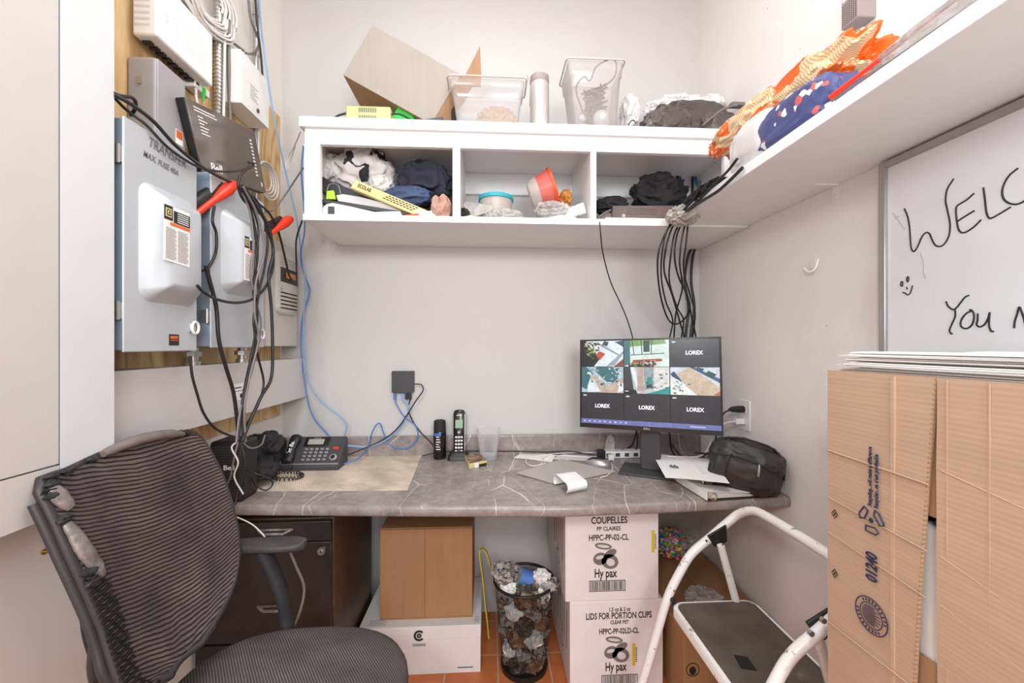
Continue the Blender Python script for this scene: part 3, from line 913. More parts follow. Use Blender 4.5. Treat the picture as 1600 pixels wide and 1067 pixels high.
# coil of white cable at the very top
mb = MB()
for k in range(7):
    rr = .07 + .008 * k
    c0 = atX(322, 0, -.91) + Vector((.004 * (k % 3), .004 * k, .02))
    mb.tube([c0 + Vector((.006 * sin(j), rr * 1.1 * cos(j * pi / 12), rr * .9 * sin(j * pi / 12))) for j in range(25)], .004, 6)
tag(mb.build('cable_coil', K['cabw'], None), 'hanging coil of white cable at the top of the left wall', 'cable coil')
mb = MB()
for k in range(4):
    rr = .05 + .009 * k
    c0 = atX(416, 280, -.925) + Vector((.005 * k, -.01, -.004 * k))
    mb.tube([c0 + Vector((0, rr * cos(j * pi / 12), rr * .95 * sin(j * pi / 12))) for j in range(25)], .0035, 6)
tag(mb.build('cable_coil', K['cabw'], None), 'small coil of white cable on the plywood right of the gateway', 'cable coil')
cable(pathX([(404, 195), (404, 225), (403, 250)], -.92), .0045, K['cabw'], 'white cable under the white junction box')

# ------------------------------------------------------------------ cables hanging on the left wall
g = 'black cables bundled down the left wall'
def lc(pp, r=.0035, m='cabl', lab='black cable strand hanging in the bundle down the left wall', grp=g, X=-.755):
    return cable(pathX(pp, X), r, K[m], lab, grp)
lc([(178, 148, -.80), (205, 163, -.79), (240, 190, -.79), (275, 228), (312, 258), (340, 275), (368, 288), (372, 296)], .0045, lab='black cable slung from the cabinet edge across the nearest switch box', grp=None, X=-.785)
lc([(178, 152, -.82), (198, 172, -.82), (228, 195, -.80), (262, 230), (300, 256), (330, 266), (362, 268), (392, 262), (396, 255), (388, 254)], .0035, lab='thin black cable curling across the face of the gateway', grp=None, X=-.785)
lc([(392, 258), (378, 272), (372, 288), (380, 312), (402, 330), (420, 352), (426, 385)], .004, lab='black cable looping from the gateway over the second switch', grp=None)
lc([(178, 146, -.80), (190, 150, -.80), (205, 152, -.80), (212, 160, -.80), (210, 172, -.81), (204, 180, -.83)], .004, lab='short black cable loop above the nearest switch box', grp=None)
strands = [
 ([(372, 290), (386, 315), (397, 350), (402, 400), (396, 450), (402, 500), (392, 560), (380, 620), (372, 690)], .0042, 'cabl'),
 ([(376, 292), (392, 320), (404, 360), (399, 410), (404, 455), (396, 500), (400, 545), (384, 600), (378, 688)], .0032, 'cabl'),
 ([(380, 292), (400, 330), (410, 365), (412, 400), (400, 440), (398, 490), (404, 530), (390, 590), (382, 640), (384, 690)], .0032, 'cabg'),
 ([(374, 292), (390, 330), (396, 380), (392, 430), (400, 470), (408, 510), (396, 570), (376, 640), (369, 692)], .003, 'cabg'),
 ([(378, 290), (405, 320), (418, 370), (414, 415), (404, 460), (398, 520), (404, 560), (412, 600), (400, 640), (380, 668)], .0036, 'cabl'),
 ([(384, 296), (412, 340), (427, 390), (420, 430), (424, 480), (426, 540), (424, 590), (408, 620), (390, 660), (378, 690)], .0052, 'cabl'),
]
for i, (pp, r, m) in enumerate(strands):
    lc(pp, r, m, 'cable strand twisting in the thick dark bundle down the left wall', g, -.75 + .006 * (i % 3))
lc([(308, 446), (318, 456), (340, 468), (370, 473), (395, 467), (415, 448), (427, 415), (424, 370), (408, 335), (398, 322)], .0042, lab='big black cable loop sagging across the second switch', grp=None, X=-.745)
lc([(310, 425), (325, 418), (337, 395), (338, 365), (332, 345), (335, 322)], .004, lab='black cable arc between the two switch handles', grp=None, X=-.79)
lc([(322, 415), (328, 440), (338, 480), (342, 530), (352, 570), (364, 610), (370, 650), (373, 690)], .0055, lab='flat black cable between the two switch boxes', grp=None, X=-.78)
lc([(298, 556), (300, 585), (308, 615), (318, 645), (335, 668), (358, 680), (376, 684)], .0035, lab='thin black lead dropping from the first conduit coupling', grp=None, X=-.80)
lc([(404, 318), (422, 335), (436, 365), (446, 405), (452, 430), (462, 444)], .0042, lab='black cable ending at the breaker panel door', grp=None, X=-.80)
lc([(474, 262, -.72), (452, 295, -.80), (436, 318), (425, 329), (405, 330)], .003, 'cabg', 'thin grey cable from the wall shelf to the second red handle', None, -.82)
cable(pathX([(472, 345, -.72), (463, 375, -.78), (463, 410), (464, 440)], -.84), .0035, K['cabl'], 'black lead behind the left end of the wall shelf')
cable(pathX([(470, 205, -.72), (460, 228, -.82), (449, 248), (446, 268), (452, 256), (462, 226, -.82)], -.88), .0025, K['cabw'], 'white wire loop hanging beside the left end of the wall shelf')
blue = 'blue network cables down the left corner'
cable(pathX([(403, -20, -.90), (408, 40, -.90), (414, 90), (424, 160), (436, 222), (450, 285)], -.84) + pathY([(464, 345, 1.76), (471, 400, 1.84), (478, 450), (474, 500), (478, 560), (484, 600), (500, 625), (518, 640), (536, 655), (542, 668), (536, 686)], 1.87), .0032, K['cabblue2'], 'pale blue network cable curving out to the right above the desk phone', blue)
cable(pathY([(474, 228, 1.60), (471, 270, 1.62), (475, 320, 1.66), (476, 360, 1.72), (470, 400, 1.80), (476, 430), (484, 455), (474, 490), (470, 530), (474, 580), (482, 630), (492, 655), (506, 672), (520, 688)], 1.885), .0032, K['cabblue'], 'darker blue network cable twisting down the left corner', blue)
cable(pathX([(398, -20), (402, 40), (408, 90), (412, 150)], -.90), .004, K['cabl'], 'black cable strapped to the slim vertical conduit')
cable(pathX([(386, -20), (392, 30), (404, 62), (401, 78), (392, 84), (384, 83)], -.92), .0045, K['cabg'], 'grey cable curling into the white junction box')

# ================================================================== the wall shelf unit with three cubbies
HF, HT, HB = 1.55, 2.117, 1.735          # front plane, top, underside
HX0 = atY(475, 300, HF).x; HX1 = 1.02
t = thing('wall_shelf_unit', 'long white wall shelf unit with three open cubbies', 'shelf unit', (.15, 1.74, HB))
def hx(px): return atY(px, 300, HF).x
def hz(py, px=700): return atY(px, py, HF).z
zt0 = atY(475, 206, HF).z
def plank(name, x0, x1, y0, y1, z0, z1, m='white', bv=.0015, par=None):
    return MB().box((x0, y0, z0), (x1, y1, z1)).build(name, K[m], par or t, bevel=bv)
plank('top_board', HX0 - .012, HX1, HF - .015, 1.929, HT - .038, HT)
plank('bottom_board', HX0 - .002, HX1, HF - .006, 1.929, HB, HB + .024)
zr = hz(228, 600)
plank('front_rail', HX0 + .002, HX1, HF, HF + .02, zr, HT - .038)
plank('side_panel', HX0, HX0 + .02, HF + .02, 1.929, HB + .024, HT - .038)
plank('side_panel', HX1 - .022, HX1 - .002, HF + .02, 1.929, HB + .024, HT - .038)
plank('front_stile', HX0, hx(500), HF, HF + .022, HB + .024, zr)
plank('front_stile', hx(1132), HX1, HF, HF + .022, HB + .024, zr)
plank('divider', hx(707), hx(719), HF + .001, 1.929, HB + .024, HT - .038)
plank('divider', hx(923), hx(932), HF + .001, 1.929, HB + .024, HT - .038)
plank('back_rail', HX0 + .02, HX1 - .022, 1.905, 1.929, 1.98, HT - .038)
mb = MB()
p = atY(881, 262, 1.928)
mb.box((p.x - .012, 1.922, p.z - .02), (p.x + .012, 1.929, p.z + .05)); mb.build('mounting_plate', K['steel'], t)
for k, px in enumerate((1060, 1083)):
    p = atY(px, 264, 1.904)
    MB().lathe([(.024, -.003), (.024, .002)], (p.x, p.y, p.z), 20, 'Y').build('grommet', K['shade'], t)

# ------------------------------------------------------------------ right shelf
SX0, SZ0, SZ1 = .71, 1.742, 1.772
t = thing('wall_shelf', 'deep white wall shelf running along the right wall toward the camera', 'shelf', (.87, .5, SZ0))
MB().box((SX0, -1.2, SZ0), (XR - .001, HF - .008, SZ1)).build('board', K['shelfw'], t, bevel=.0015)
q = [atX(a, b, SX0 - .002) for a, b in ((1071, 338), (1108, 326), (1106, 345), (1098, 347), (1080, 338))]
for lab, px, py in (('far', 1140, 357), ('near', 1306, 280)):
    p = atX(px, py, XR - .001)
    MB().box((XR - .0025, p.y - .012, SZ0 - .055), (XR - .0005, p.y + .012, SZ0)).box((XR - .075, p.y - .012, SZ0 - .003), (XR - .0025, p.y + .012, SZ0)).lathe([(.004, -.003), (.004, 0)], (XR - .0025, p.y, SZ0 - .035), 10, 'X').build('bracket', K['wplast'], t, bevel=.0006)
# torn tape at the junction
c0 = Vector((SX0 + .035, 1.50, SZ0 + .012))
tag(MB().blob((SX0 + .01, 1.47, SZ0 + .012), (.055, .06, .035), 5, .35, 2.5, 4).build('crumpled_tape', K['tape'], None, 20), 'crumpled clear tape wad stuck where the two shelves meet', 'tape')
tag(MB().box((SX0 - .0035, 1.36, SZ0 - .022), (SX0 - .001, 1.47, SZ0 + .006)).build('cardboard_scrap', K['cartonL'], None), 'torn scrap of pale cardboard under the tape wad at the shelf corner', 'cardboard scrap')

# ================================================================== countertop
CZ = .753
def front_edge(px):
    pts = [(330, 789), (500, 790.5), (680, 791.5), (880, 792), (1040, 786), (1150, 781), (1243, 776)]
    for (a, ya), (b, yb) in zip(pts, pts[1:]):
        if px <= b: return ya + (yb - ya) * (px - a) / (b - a)
    return pts[-1][1]
t = thing('countertop', 'dark marbled laminate countertop with white veins along the back wall', 'countertop', (.03, 1.6, CZ - .036))
fe = [Vector((XL + .002, 1.362, CZ))] + [atZ(px, front_edge(px), CZ) for px in range(360, 1244, 30)] + [Vector((XR - .002, 1.322, CZ))]
fe = [p for p in fe if XL < p.x < XR]
# rounded nosing: profile swept along the front edge
rings = []
prof = [(.012, -.036), (.004, -.034), (.0, -.028), (-.001, -.018), (.0, -.008), (.004, -.0015), (.012, 0)]
mb = MB()
for p in fe:
    rings.append([(p.x, p.y + dy, CZ + dz) for dy, dz in prof] + [(p.x, 1.909, CZ), (p.x, 1.909, CZ - .036)])
mb.loops(rings, True, True)
mb.build('worktop', K['marble'], t, 50)
MB().box((XL + .002, 1.909, CZ - .02), (XR - .002, 1.929, .846)).build('backsplash', K['marble'], t, bevel=.006, bseg=3)
# wooden bearer under the rear of the counter
tag(MB().box((-.49, 1.906, .64), (1.02, 1.929, .716)).build('wall_cleat', K['panelw'], None, bevel=.001), 'pale wooden bearer on the back wall under the countertop', 'wooden cleat')
# wall outlet on right wall
X = XR - .007
a = atX(1154, 626, X); b = atX(1171, 675, X)
t = thing('wall_outlet', 'white wall outlet on the right wall behind the monitor', 'outlet', (XR, (a.y + b.y)/2, b.z))
MB().box((X, b.y, atX(1171, 675, X).z), (XR - .0005, a.y, atX(1171, 627, X).z)).build('cover_plate', K['wplast'], t, bevel=.002)
cz = (atX(1171, 675, X).z + atX(1171, 627, X).z) / 2
for k in (-1, 1):
    s_ = MB().box((X - .0015, (a.y + b.y)/2 - .016, cz + k * .024 - .014), (X, (a.y + b.y)/2 + .016, cz + k * .024 + .014)).build('socket', K['wplast'], t, bevel=.001)
p = Vector((X - .003, (a.y+b.y)/2, cz + .024))
tag(MB().tube([p, p + Vector((-.02, 0, 0)), p + Vector((-.045, 0, 0)), p + Vector((-.06, 0, -.002))], [.014, .014, .011, .005], 12).build('power_plug', K['blk'], None, 50), 'black plug in the upper socket right of the monitor', 'plug')
cable([p + Vector((-.055, 0, -.002)), p + Vector((-.09, -.01, -.02)), p + Vector((-.11, -.0, -.10)), p + Vector((-.13, .0, -.17)), p + Vector((-.2, .0, -.172))], .0035, K['cabl'], 'black cord falling from the upper plug behind the monitor')
p = Vector((X - .003, (a.y+b.y)/2, cz - .024))
tag(MB().box((p.x - .035, p.y - .013, p.z - .011), (p.x, p.y + .013, p.z + .011)).build('power_plug', K['wplast'], None, bevel=.003), 'white plug in the lower socket right of the monitor', 'plug')
cable([p + Vector((-.033, 0, 0)), p + Vector((-.08, 0, -.01)), p + Vector((-.12, 0, -.05)), p + Vector((-.16, .02, -.14)), p + Vector((-.3, .03, -.145))], .0035, K['cabw'], 'white cord falling from the lower plug behind the monitor')

# ================================================================== monitor
MC = Vector((.623, 1.578, 0))
rt = Vector((.474, -.245, 0)).normalized(); nn = Vector((rt.y, -rt.x, 0)).normalized()   # nn points to the viewer
if nn.y > 0: nn = -nn
up = Vector((0, 0, 1))
tilt = radians(4)
uz0 = (up * cos(tilt) - nn * sin(tilt)).normalized(); un = (nn * cos(tilt) + up * sin(tilt)).normalized()
W, Hh = .538, .368
z_mid = 1.114
rt0 = rt.copy()
roll = radians(1.0)
ux = (rt * cos(roll) + uz0 * sin(roll)).normalized(); uz = (uz0 * cos(roll) - rt * sin(roll)).normalized()
O = Vector((MC.x, MC.y, z_mid))
def mp(x, y, z=0): return O + ux * x + uz * y + un * z
def mM(x, y, z): 
    p = mp(x, y, z); return Matrix(((ux.x, uz.x, un.x, p.x), (ux.y, uz.y, un.y, p.y), (ux.z, uz.z, un.z, p.z), (0,0,0,1)))
def mbox(mb, x0, y0, x1, y1, z0, z1):
    mb.prism([mp(x0, y0, z0), mp(x1, y0, z0), mp(x1, y1, z0), mp(x0, y1, z0)], un * (z1 - z0)); return mb
t = thing('computer_monitor', 'black flat monitor showing a grid of camera pictures', 'monitor', (MC.x, MC.y, CZ))
mbox(MB(), -W/2, -Hh/2, W/2, Hh/2, -.022, -.002).build('housing', K['blk'], t, bevel=.003)
mb = MB(); mbox(mb, -W/2, -Hh/2, W/2, -Hh/2 + .018, -.002, .0); mbox(mb, -W/2, Hh/2 - .006, W/2, Hh/2, -.002, 0); mbox(mb, -W/2, -Hh/2 + .018, -W/2 + .006, Hh/2 - .006, -.002, 0); mbox(mb, W/2 - .006, -Hh/2 + .018, W/2, Hh/2 - .006, -.002, 0)
mb.build('bezel', K['blkg'], t)
mbox(MB(), -.1, -.08, .1, .08, -.045, -.022).build('rear_bulge', K['blk'], t, bevel=.008)
mb = MB(); mb.text('DELL', .011, mM(-.0, -Hh/2 + .009, .0006), .026, .0002); mb.build('emblem', K['alu'], t)
sx0, sx1, sy0, sy1 = -W/2 + .006, W/2 - .006, -Hh/2 + .018, Hh/2 - .006
scr = mbox(MB(), sx0, sy0, sx1, sy1, -.002, -.0012).build('screen', K['blkg'], t)
SW, SH = sx1 - sx0, sy1 - sy0
def cc(r, g, b): return C(r, g, b)
def pic(mb, u0, v0, u1, v1, polys, bgc):
    """a camera picture: coloured patches inside one tile of the screen"""
    z = -.0011
    def P(x, y, zz): return mp(sx0 + SW * (u0 + (u1 - u0) * x), sy0 + SH * (v0 + (v1 - v0) * y), zz)
    mb.col = bgc; mb.quad([P(0, 0, z), P(1, 0, z), P(1, 1, z), P(0, 1, z)])
    for i, (c, pts) in enumerate(polys):
        mb.col = c; mb.quad([P(x, y, z + .00004 * (i + 1)) for x, y in pts])
def speck(rr, n, cols, x0, y0, x1, y1, s):
    out = []
    for i in range(n):
        x, y = rr.uniform(x0, x1), rr.uniform(y0, y1); a = rr.uniform(.3, 1) * s; b = rr.uniform(.3, 1) * s; k = rr.uniform(-.4, .4) * s
        pts = [(x - a, y - b + k), (x + a, y - b - k * .3), (x + a * .7, y + b), (x - a * .9, y + b * .8)]
        pts = [(min(1, max(0, p[0])), min(1, max(0, p[1]))) for p in pts]
        out.append((rr.choice(cols), pts))
    return out
rr = random.Random(3)
tb = .055
rows = [tb + (1 - tb) * k / 3 for k in range(4)]
cols_ = [0, 1/3, 2/3, 1]
wh, gy, tl, bk, gr, br_, og = cc(226,234,240), cc(150,160,170), cc(60,110,120), cc(22,26,30), cc(70,110,60), cc(170,150,130), cc(196,80,44)
tiles = {
 (0, 2): (wh, [(bk, [(0,0),(.3,0),(.45,.3),(.1,1),(0,1)]), (og, [(.3,.35),(.45,.25),(.58,.5),(.42,.6)]), (gy, [(.35,.9),(.9,.4),(.93,.45),(.38,.97)]), (cc(40,70,80), [(.5,.85),(.62,.78),(.66,.95),(.55,1)]), (gy, [(.6,0),(.8,.05),(1,.5),(1,.6)]), (cc(140,70,60), [(.78,0),(1,0),(1,.3)]), (cc(48,74,90), [(.8,.95),(1,.75),(1,1)])] + speck(rr, 40, [gr, bk, cc(150,160,90), cc(200,190,150), cc(90,60,40)], .1, .3, .42, .95, .05)),
 (1, 2): (cc(216,232,226), [(cc(120,160,90), [(.1,.75),(.95,.85),(.9,1),(.1,1)]), (tl, [(0,0),(.14,.1),(.14,1),(0,1)]), (cc(30,60,50), [(.44,.55),(.58,.55),(.58,.98),(.44,.98)]), (bk, [(.16,.42),(.9,.48),(.9,.51),(.16,.45)]), (bk, [(.22,.45),(.24,.45),(.2,1),(.18,1)]), (bk, [(.6,.46),(.62,.46),(.64,1),(.62,1)]), (bk, [(.4,.45),(.42,.45),(.4,1),(.38,1)]), (cc(160,70,50), [(.2,.12),(.85,.2),(.85,.3),(.2,.25)]), (bk, [(.1,0),(.6,0),(.6,.12),(.1,.12)]), (cc(196,180,160), [(.6,.12),(.7,.12),(.7,.24),(.6,.24)])] + speck(rr, 34, [gr, bk, cc(150,60,40), cc(180,170,120)], .15, .02, .75, .2, .04)),
 (0, 1): (cc(170,196,206), [(cc(196,176,160), [(.2,.6),(.35,.7),(.6,.3),(1,.6),(1,0),(.4,0)]), (wh, [(.15,0),(.45,.05),(.3,.5),(.15,.45)]), (tl, [(0,.2),(.12,.1),(.25,.8),(.1,1),(0,1)]), (tl, [(.35,.8),(.7,.3),(.9,.6),(.75,1),(.35,1)]), (wh, [(.86,0),(1,.1),(1,.4),(.9,.3)])] + speck(rr, 46, [wh, tl, cc(40,76,90), gy, cc(210,220,226)], .1, .3, .95, .98, .05)),
 (1, 1): (cc(190,196,196), [(cc(56,58,66), [(0,.15),(.22,.1),(.14,1),(0,1)]), (wh, [(.14,1),(.28,.2),(.34,.1),(.24,1)]), (cc(186,160,148), [(.3,.1),(.45,.1),(.42,1),(.3,1)]), (cc(150,158,166), [(.46,.15),(.66,.2),(.66,1),(.44,1)]), (cc(50,140,130), [(.5,.35),(.64,.35),(.62,.65),(.52,.6)]), (cc(50,56,60), [(.5,.2),(.64,.25),(.62,.36),(.5,.34)]), (cc(222,218,214), [(.68,.1),(1,.2),(1,1),(.68,1)]), (cc(40,150,150), [(.48,0),(1,0),(1,.3),(.8,.15)]), (bk, [(0,0),(.3,0),(.26,.14),(0,.16)]), (wh, [(.02,.07),(.1,.07),(.1,.1),(.02,.1)])] + speck(rr, 24, [wh, gy, tl, cc(70,80,90)], .45, .1, .95, .8, .035)),
 (2, 1): (cc(206,214,222), [(cc(206,184,160), [(.08,.7),(.4,1),(1,.3),(1,0),(.55,0)]), (cc(38,66,120), [(0,.75),(.08,.85),(.24,.5),(.18,.35)]), (cc(232,240,232), [(0,0),(.55,0),(.2,.5),(0,.7)]), (cc(60,96,120), [(.4,1),(.5,1),(1,.6),(1,.45)]), (cc(30,80,80), [(.7,.75),(.86,.6),(.94,.75),(.78,.88)]), (cc(44,78,110), [(.5,.9),(.64,.8),(.7,.95),(.56,1)]), (cc(196,110,76), [(.86,.02),(1,.0),(1,.16)])] + speck(rr, 30, [wh, gy, cc(60,100,80), cc(180,200,210)], .05, .05, .4, .5, .035)),
}
mb = MB()
dark = cc(44, 42, 50)
for (i, j) in [(a, b) for a in range(3) for b in range(3)]:
    g = .003
    args = (cols_[i] + g, rows[j] + g, cols_[i+1] - g, rows[j+1] - g)
    if (i, j) in tiles: pic(mb, *args, tiles[(i, j)][1], tiles[(i, j)][0])
    else: pic(mb, *args, [(cc(210,214,220), [(.04,.88),(.12,.88),(.12,.93),(.04,.93)])], dark)
pic(mb, 0, 0, 1, tb, [(cc(200,206,240), [(.02+.04*k,.35),(.035+.04*k,.35),(.035+.04*k,.65),(.02+.04*k,.65)]) for k in range(9)] + [(cc(200,206,240), [(.8,.4),(.9,.4),(.9,.6),(.8,.6)])], cc(112,118,176))
mb.build('camera_grid', K['screen'], scr, 0)
em, nt, bb = new_mat('lit_print'); bb.inputs['Emission Color'].default_value = C(214, 216, 236); bb.inputs['Emission Strength'].default_value = 1.0
for (i, j) in ((2, 2), (0, 0), (1, 0), (2, 0)):
    x = sx0 + SW * (cols_[i] + cols_[i+1]) / 2; y = sy0 + SH * (rows[j] + rows[j+1]) / 2
    MB().text('LOREX', .021, mM(x, y, -.0003), .060, .0002).build('tile_lettering', em, scr)
# stand
sc = Vector((MC.x + .035, MC.y + .045, 0))
mb = MB(); 
def smat(c): return Matrix(((rt.x, -nn.x, 0, c.x), (rt.y, -nn.y, 0, c.y), (0, 0, 1, c.z), (0,0,0,1)))
mb.M = smat(Vector((sc.x, sc.y, CZ + .006)))
mb.box((-.04, -.012, 0), (.04, .012, .33)); mb.build('stand_neck', K['dkgrey'], t, bevel=.006)
mb = MB(); mb.M = smat(Vector((sc.x, sc.y, CZ + .0005))); mb.box((-.115, -.095, 0), (.115, .07, .008)); mb.build('stand_base', K['dkgrey'], t, bevel=.003)

# ================================================================== on the back wall: black switch, behind-monitor cables
a = atY(612, 580, 1.90); b = atY(646, 613, 1.90)
t = thing('network_switch', 'small square black network switch fixed on the back wall', 'network switch', ((a.x+b.x)/2, 1.915, b.z))
MB().box((a.x, 1.898, b.z), (b.x, 1.9295, a.z)).build('case', K['dkgrey'], t, bevel=.002)
MB().box((a.x + .006, 1.9, b.z - .0012), (b.x - .006, 1.925, b.z + .001)).build('port_strip', K['blk'], t)
yy = 1.912
for px, m, lab in ((617, 'cabblue', 'blue plug under the left end of the black network switch'), (630, 'cabblue2', 'pale blue plug under the middle of the black network switch'), (636, 'cabl', 'black plug under the right half of the black network switch'), (641, 'cabl', 'black plug at the right end under the black network switch')):
    p = atY(px, 614, yy)
    tag(MB().box((p.x - .006, yy - .005, p.z - .03), (p.x + .006, yy + .005, p.z - .002)).build('network_plug', K[m], None, bevel=.001), lab, 'plug')
g = None
cable(pathY([(617, 622), (620, 633), (631, 650), (648, 664), (653, 680), (644, 696), (626, 701), (608, 694), (599, 676), (594, 662), (587, 665), (580, 680), (574, 700), (558, 717, 1.80), (530, 727, 1.76)], 1.89), .003, K['cabblue'], 'blue cable looping under the black switch and back to the desk phone')
cable(pathY([(630, 624), (638, 634), (636, 650), (622, 672), (600, 689), (575, 698, 1.86), (552, 697, 1.84), (536, 696, 1.82)], 1.885), .0042, K['cabblue2'], 'thick pale blue cable sweeping from the black switch to the desk phone')
cable(pathY([(647, 600), (658, 601), (661, 610), (650, 626), (640, 642), (622, 668), (600, 686), (570, 700, 1.85), (540, 712, 1.80)], 1.88), .003, K['cabl'], 'thin black cable from the right side of the black switch')
cable(pathY([(641, 624), (638, 640), (646, 660), (658, 676), (672, 690), (680, 700, 1.87)], 1.893), .0032, K['cabl'], 'black cable from the black switch down behind the spray can')
cable([atY(660, 712, 1.87), atY(700, 705, 1.88), atY(800, 705, 1.895), atY(850, 706, 1.89), atY(890, 705, 1.88), atY(930, 712, 1.86)], .003, K['cabl'], 'thin black cable lying along the foot of the backsplash')

# cables dropping from the shelf corner behind the monitor
g = 'black cables dropping from the shelf corner behind the monitor'
starts = [(1080, 322), (1084, 330), (1090, 326), (1096, 322), (1078, 332), (1100, 318), (1088, 334)]
paths = [
 [(1060, 338), (1046, 352), (1036, 385), (1033, 430), (1040, 470), (1051, 500), (1046, 530), (1044, 560)],
 [(1064, 338), (1050, 356), (1040, 390), (1038, 425), (1050, 460), (1060, 495), (1070, 530), (1076, 560)],
 [(1068, 340), (1054, 365), (1048, 400), (1046, 440), (1058, 480), (1068, 500), (1064, 530), (1060, 560)],
 [(1070, 340), (1058, 366), (1054, 400), (1060, 432), (1074, 462), (1080, 492), (1088, 530), (1092, 560)],
 [(1073, 340), (1066, 370), (1062, 410), (1066, 450), (1056, 490), (1053, 530), (1052, 560)],
 [(1064, 336), (1042, 360), (1028, 400), (1030, 450), (1040, 490), (1052, 506), (1068, 500), (1078, 480), (1072, 455)],
 [(1076, 340), (1072, 380), (1068, 420), (1078, 460), (1086, 490), (1082, 530), (1080, 560)]]
for i, pp in enumerate(paths):
    cable([atY(a_, b_, 1.515 + .004 * (i % 3) + max(0, min(1, (b_ - 400) / 110)) * .27) for a_, b_ in pp], .0034 + .0004 * (i % 2), K['cabl'], 'black cable strand dropping from the shelf corner behind the monitor', g)
cable(pathY([(937, 347, 1.54), (938, 360, 1.535), (942, 395, 1.58), (954, 440, 1.66), (970, 475, 1.74), (982, 505, 1.80), (990, 535, 1.84), (992, 560, 1.86)], 1.6), .0026, K['cabl'], 'single thin black cable falling from under the router to the monitor')
g = 'dark cables against the corner under the shelves'
for i, pp in enumerate(([(1080, 388), (1074, 405), (1070, 440), (1076, 480), (1072, 520), (1070, 560)], [(1086, 388), (1082, 405), (1080, 440), (1085, 480), (1080, 520), (1078, 560)])):
    cable(pathY(pp, 1.915 - .006 * i), .006, K['cabl'], 'dark cable hanging flat in the corner under the shelves', g)
for i, (pp, m, lab) in enumerate((
   ([(1055, 266), (1060, 285), (1064, 305), (1075, 325)], 'cabl', 'black cable from the left hole in the right cubby'),
   ([(1059, 266), (1066, 290), (1072, 320)], 'cabblue', 'blue cable from the left hole in the right cubby'),
   ([(1081, 266), (1082, 290), (1080, 318)], 'cabl', 'black cable from the right hole in the right cubby'),
   ([(1085, 267), (1088, 285), (1096, 296), (1104, 305)], 'cabblue', 'blue cable from the right hole in the right cubby'))):
    cable([atY(*pp[0], 1.903)] + pathY(pp[1:], 1.88), .0055, K[m], lab)
# cables along the right shelf edge
for i, (pp, r, m, lab) in enumerate((
   ([(1152, 248), (1138, 266), (1120, 284), (1104, 300), (1088, 316), (1066, 334)], .004, 'cabl', 'black cable lying on the shelf edge below the wrapped packets'),
   ([(1160, 262), (1140, 282), (1122, 298), (1100, 312), (1080, 324), (1058, 338)], .005, 'cabl', 'lower black cable trailing over the shelf corner'),
   ([(1094, 282), (1090, 300), (1078, 318), (1066, 330)], .004, 'cabl', 'black cable hooking up beside the holes of the right cubby'))):
    cable([p for p in pathX(pp, SX0 - .005 - .004 * i)], r, K[m], lab)
p = atX(1138, 276, SX0 + .03)
tag(MB().blob((SX0 + .012, 1.34, SZ1 + .014), (.024, .12, .018), 8, .4, 3, 4).build('tangled_lead', K['blkm'], None, 25), 'dark bunched lead lying on the front corner of the right shelf', 'cable')

# ================================================================== under the counter: black drawer cabinet
CX0, CX1, CY0, CY1, CT = -.945, -.515, 1.352, 1.80, .70
t = thing('drawer_cabinet', 'black wooden drawer cabinet with keyhole under the left of the countertop', 'cabinet', ((CX0+CX1)/2, 1.6, 0))
MB().box((CX0, CY0 + .02, .03), (CX1, CY1, CT)).build('carcass', K['blkwood_reflect'], t, bevel=.002)
MB().box((CX0 + .01, CY0 + .05, 0), (CX1 - .01, CY1 - .01, .03)).build('plinth', K['blkwood'], t)
zs = [(.04, .36), (.366, .56), (.566, .695)]
zs = [(.04, .30), (.306, atY(500, 846, CY0).z - .002), (atY(500, 846, CY0).z + .002, .695)]
for i, (za, zb_) in enumerate(zs):
    d = MB().box((CX0 + .002, CY0, za), (CX1 - .004, CY0 + .019, zb_)).build('drawer', K['blkwood'], t, bevel=.0015)
    zz = {0: .24, 1: atY(430, 947, CY0).z, 2: atY(430, 828, CY0).z}[i]
    xm = atY(430, 800, CY0).x
    ring = [Vector((xm + .05 * cos(a), CY0 - .004, zz + .010 * sin(a) - .004)) for a in [pi * k / 12 for k in range(-12, 1)]]
    MB().box((xm - .056, CY0 - .003, zz - .002), (xm + .056, CY0 + .001, zz + .004)).tube([Vector((xm - .05, CY0 - .003, zz)), Vector((xm - .03, CY0 - .012, zz - .008)), Vector((xm + .03, CY0 - .012, zz - .008)), Vector((xm + .05, CY0 - .003, zz))], .006, 8, flat=.6).build('handle', K['silver'], d, 50)
p = atY(503, 860, CY0)
MB().lathe([(.012, -.008), (.012, .002), (.009, -.009)][0:2], p, 20, 'Y').lathe([(.006, -.010), (.006, -.007)], p, 12, 'Y').build('lock', K['steel'], t)
MB().box((p.x - .0012, p.y - .0105, p.z - .004), (p.x + .0012, p.y - .0098, p.z + .004)).build('keyhole', K['blk'], t)

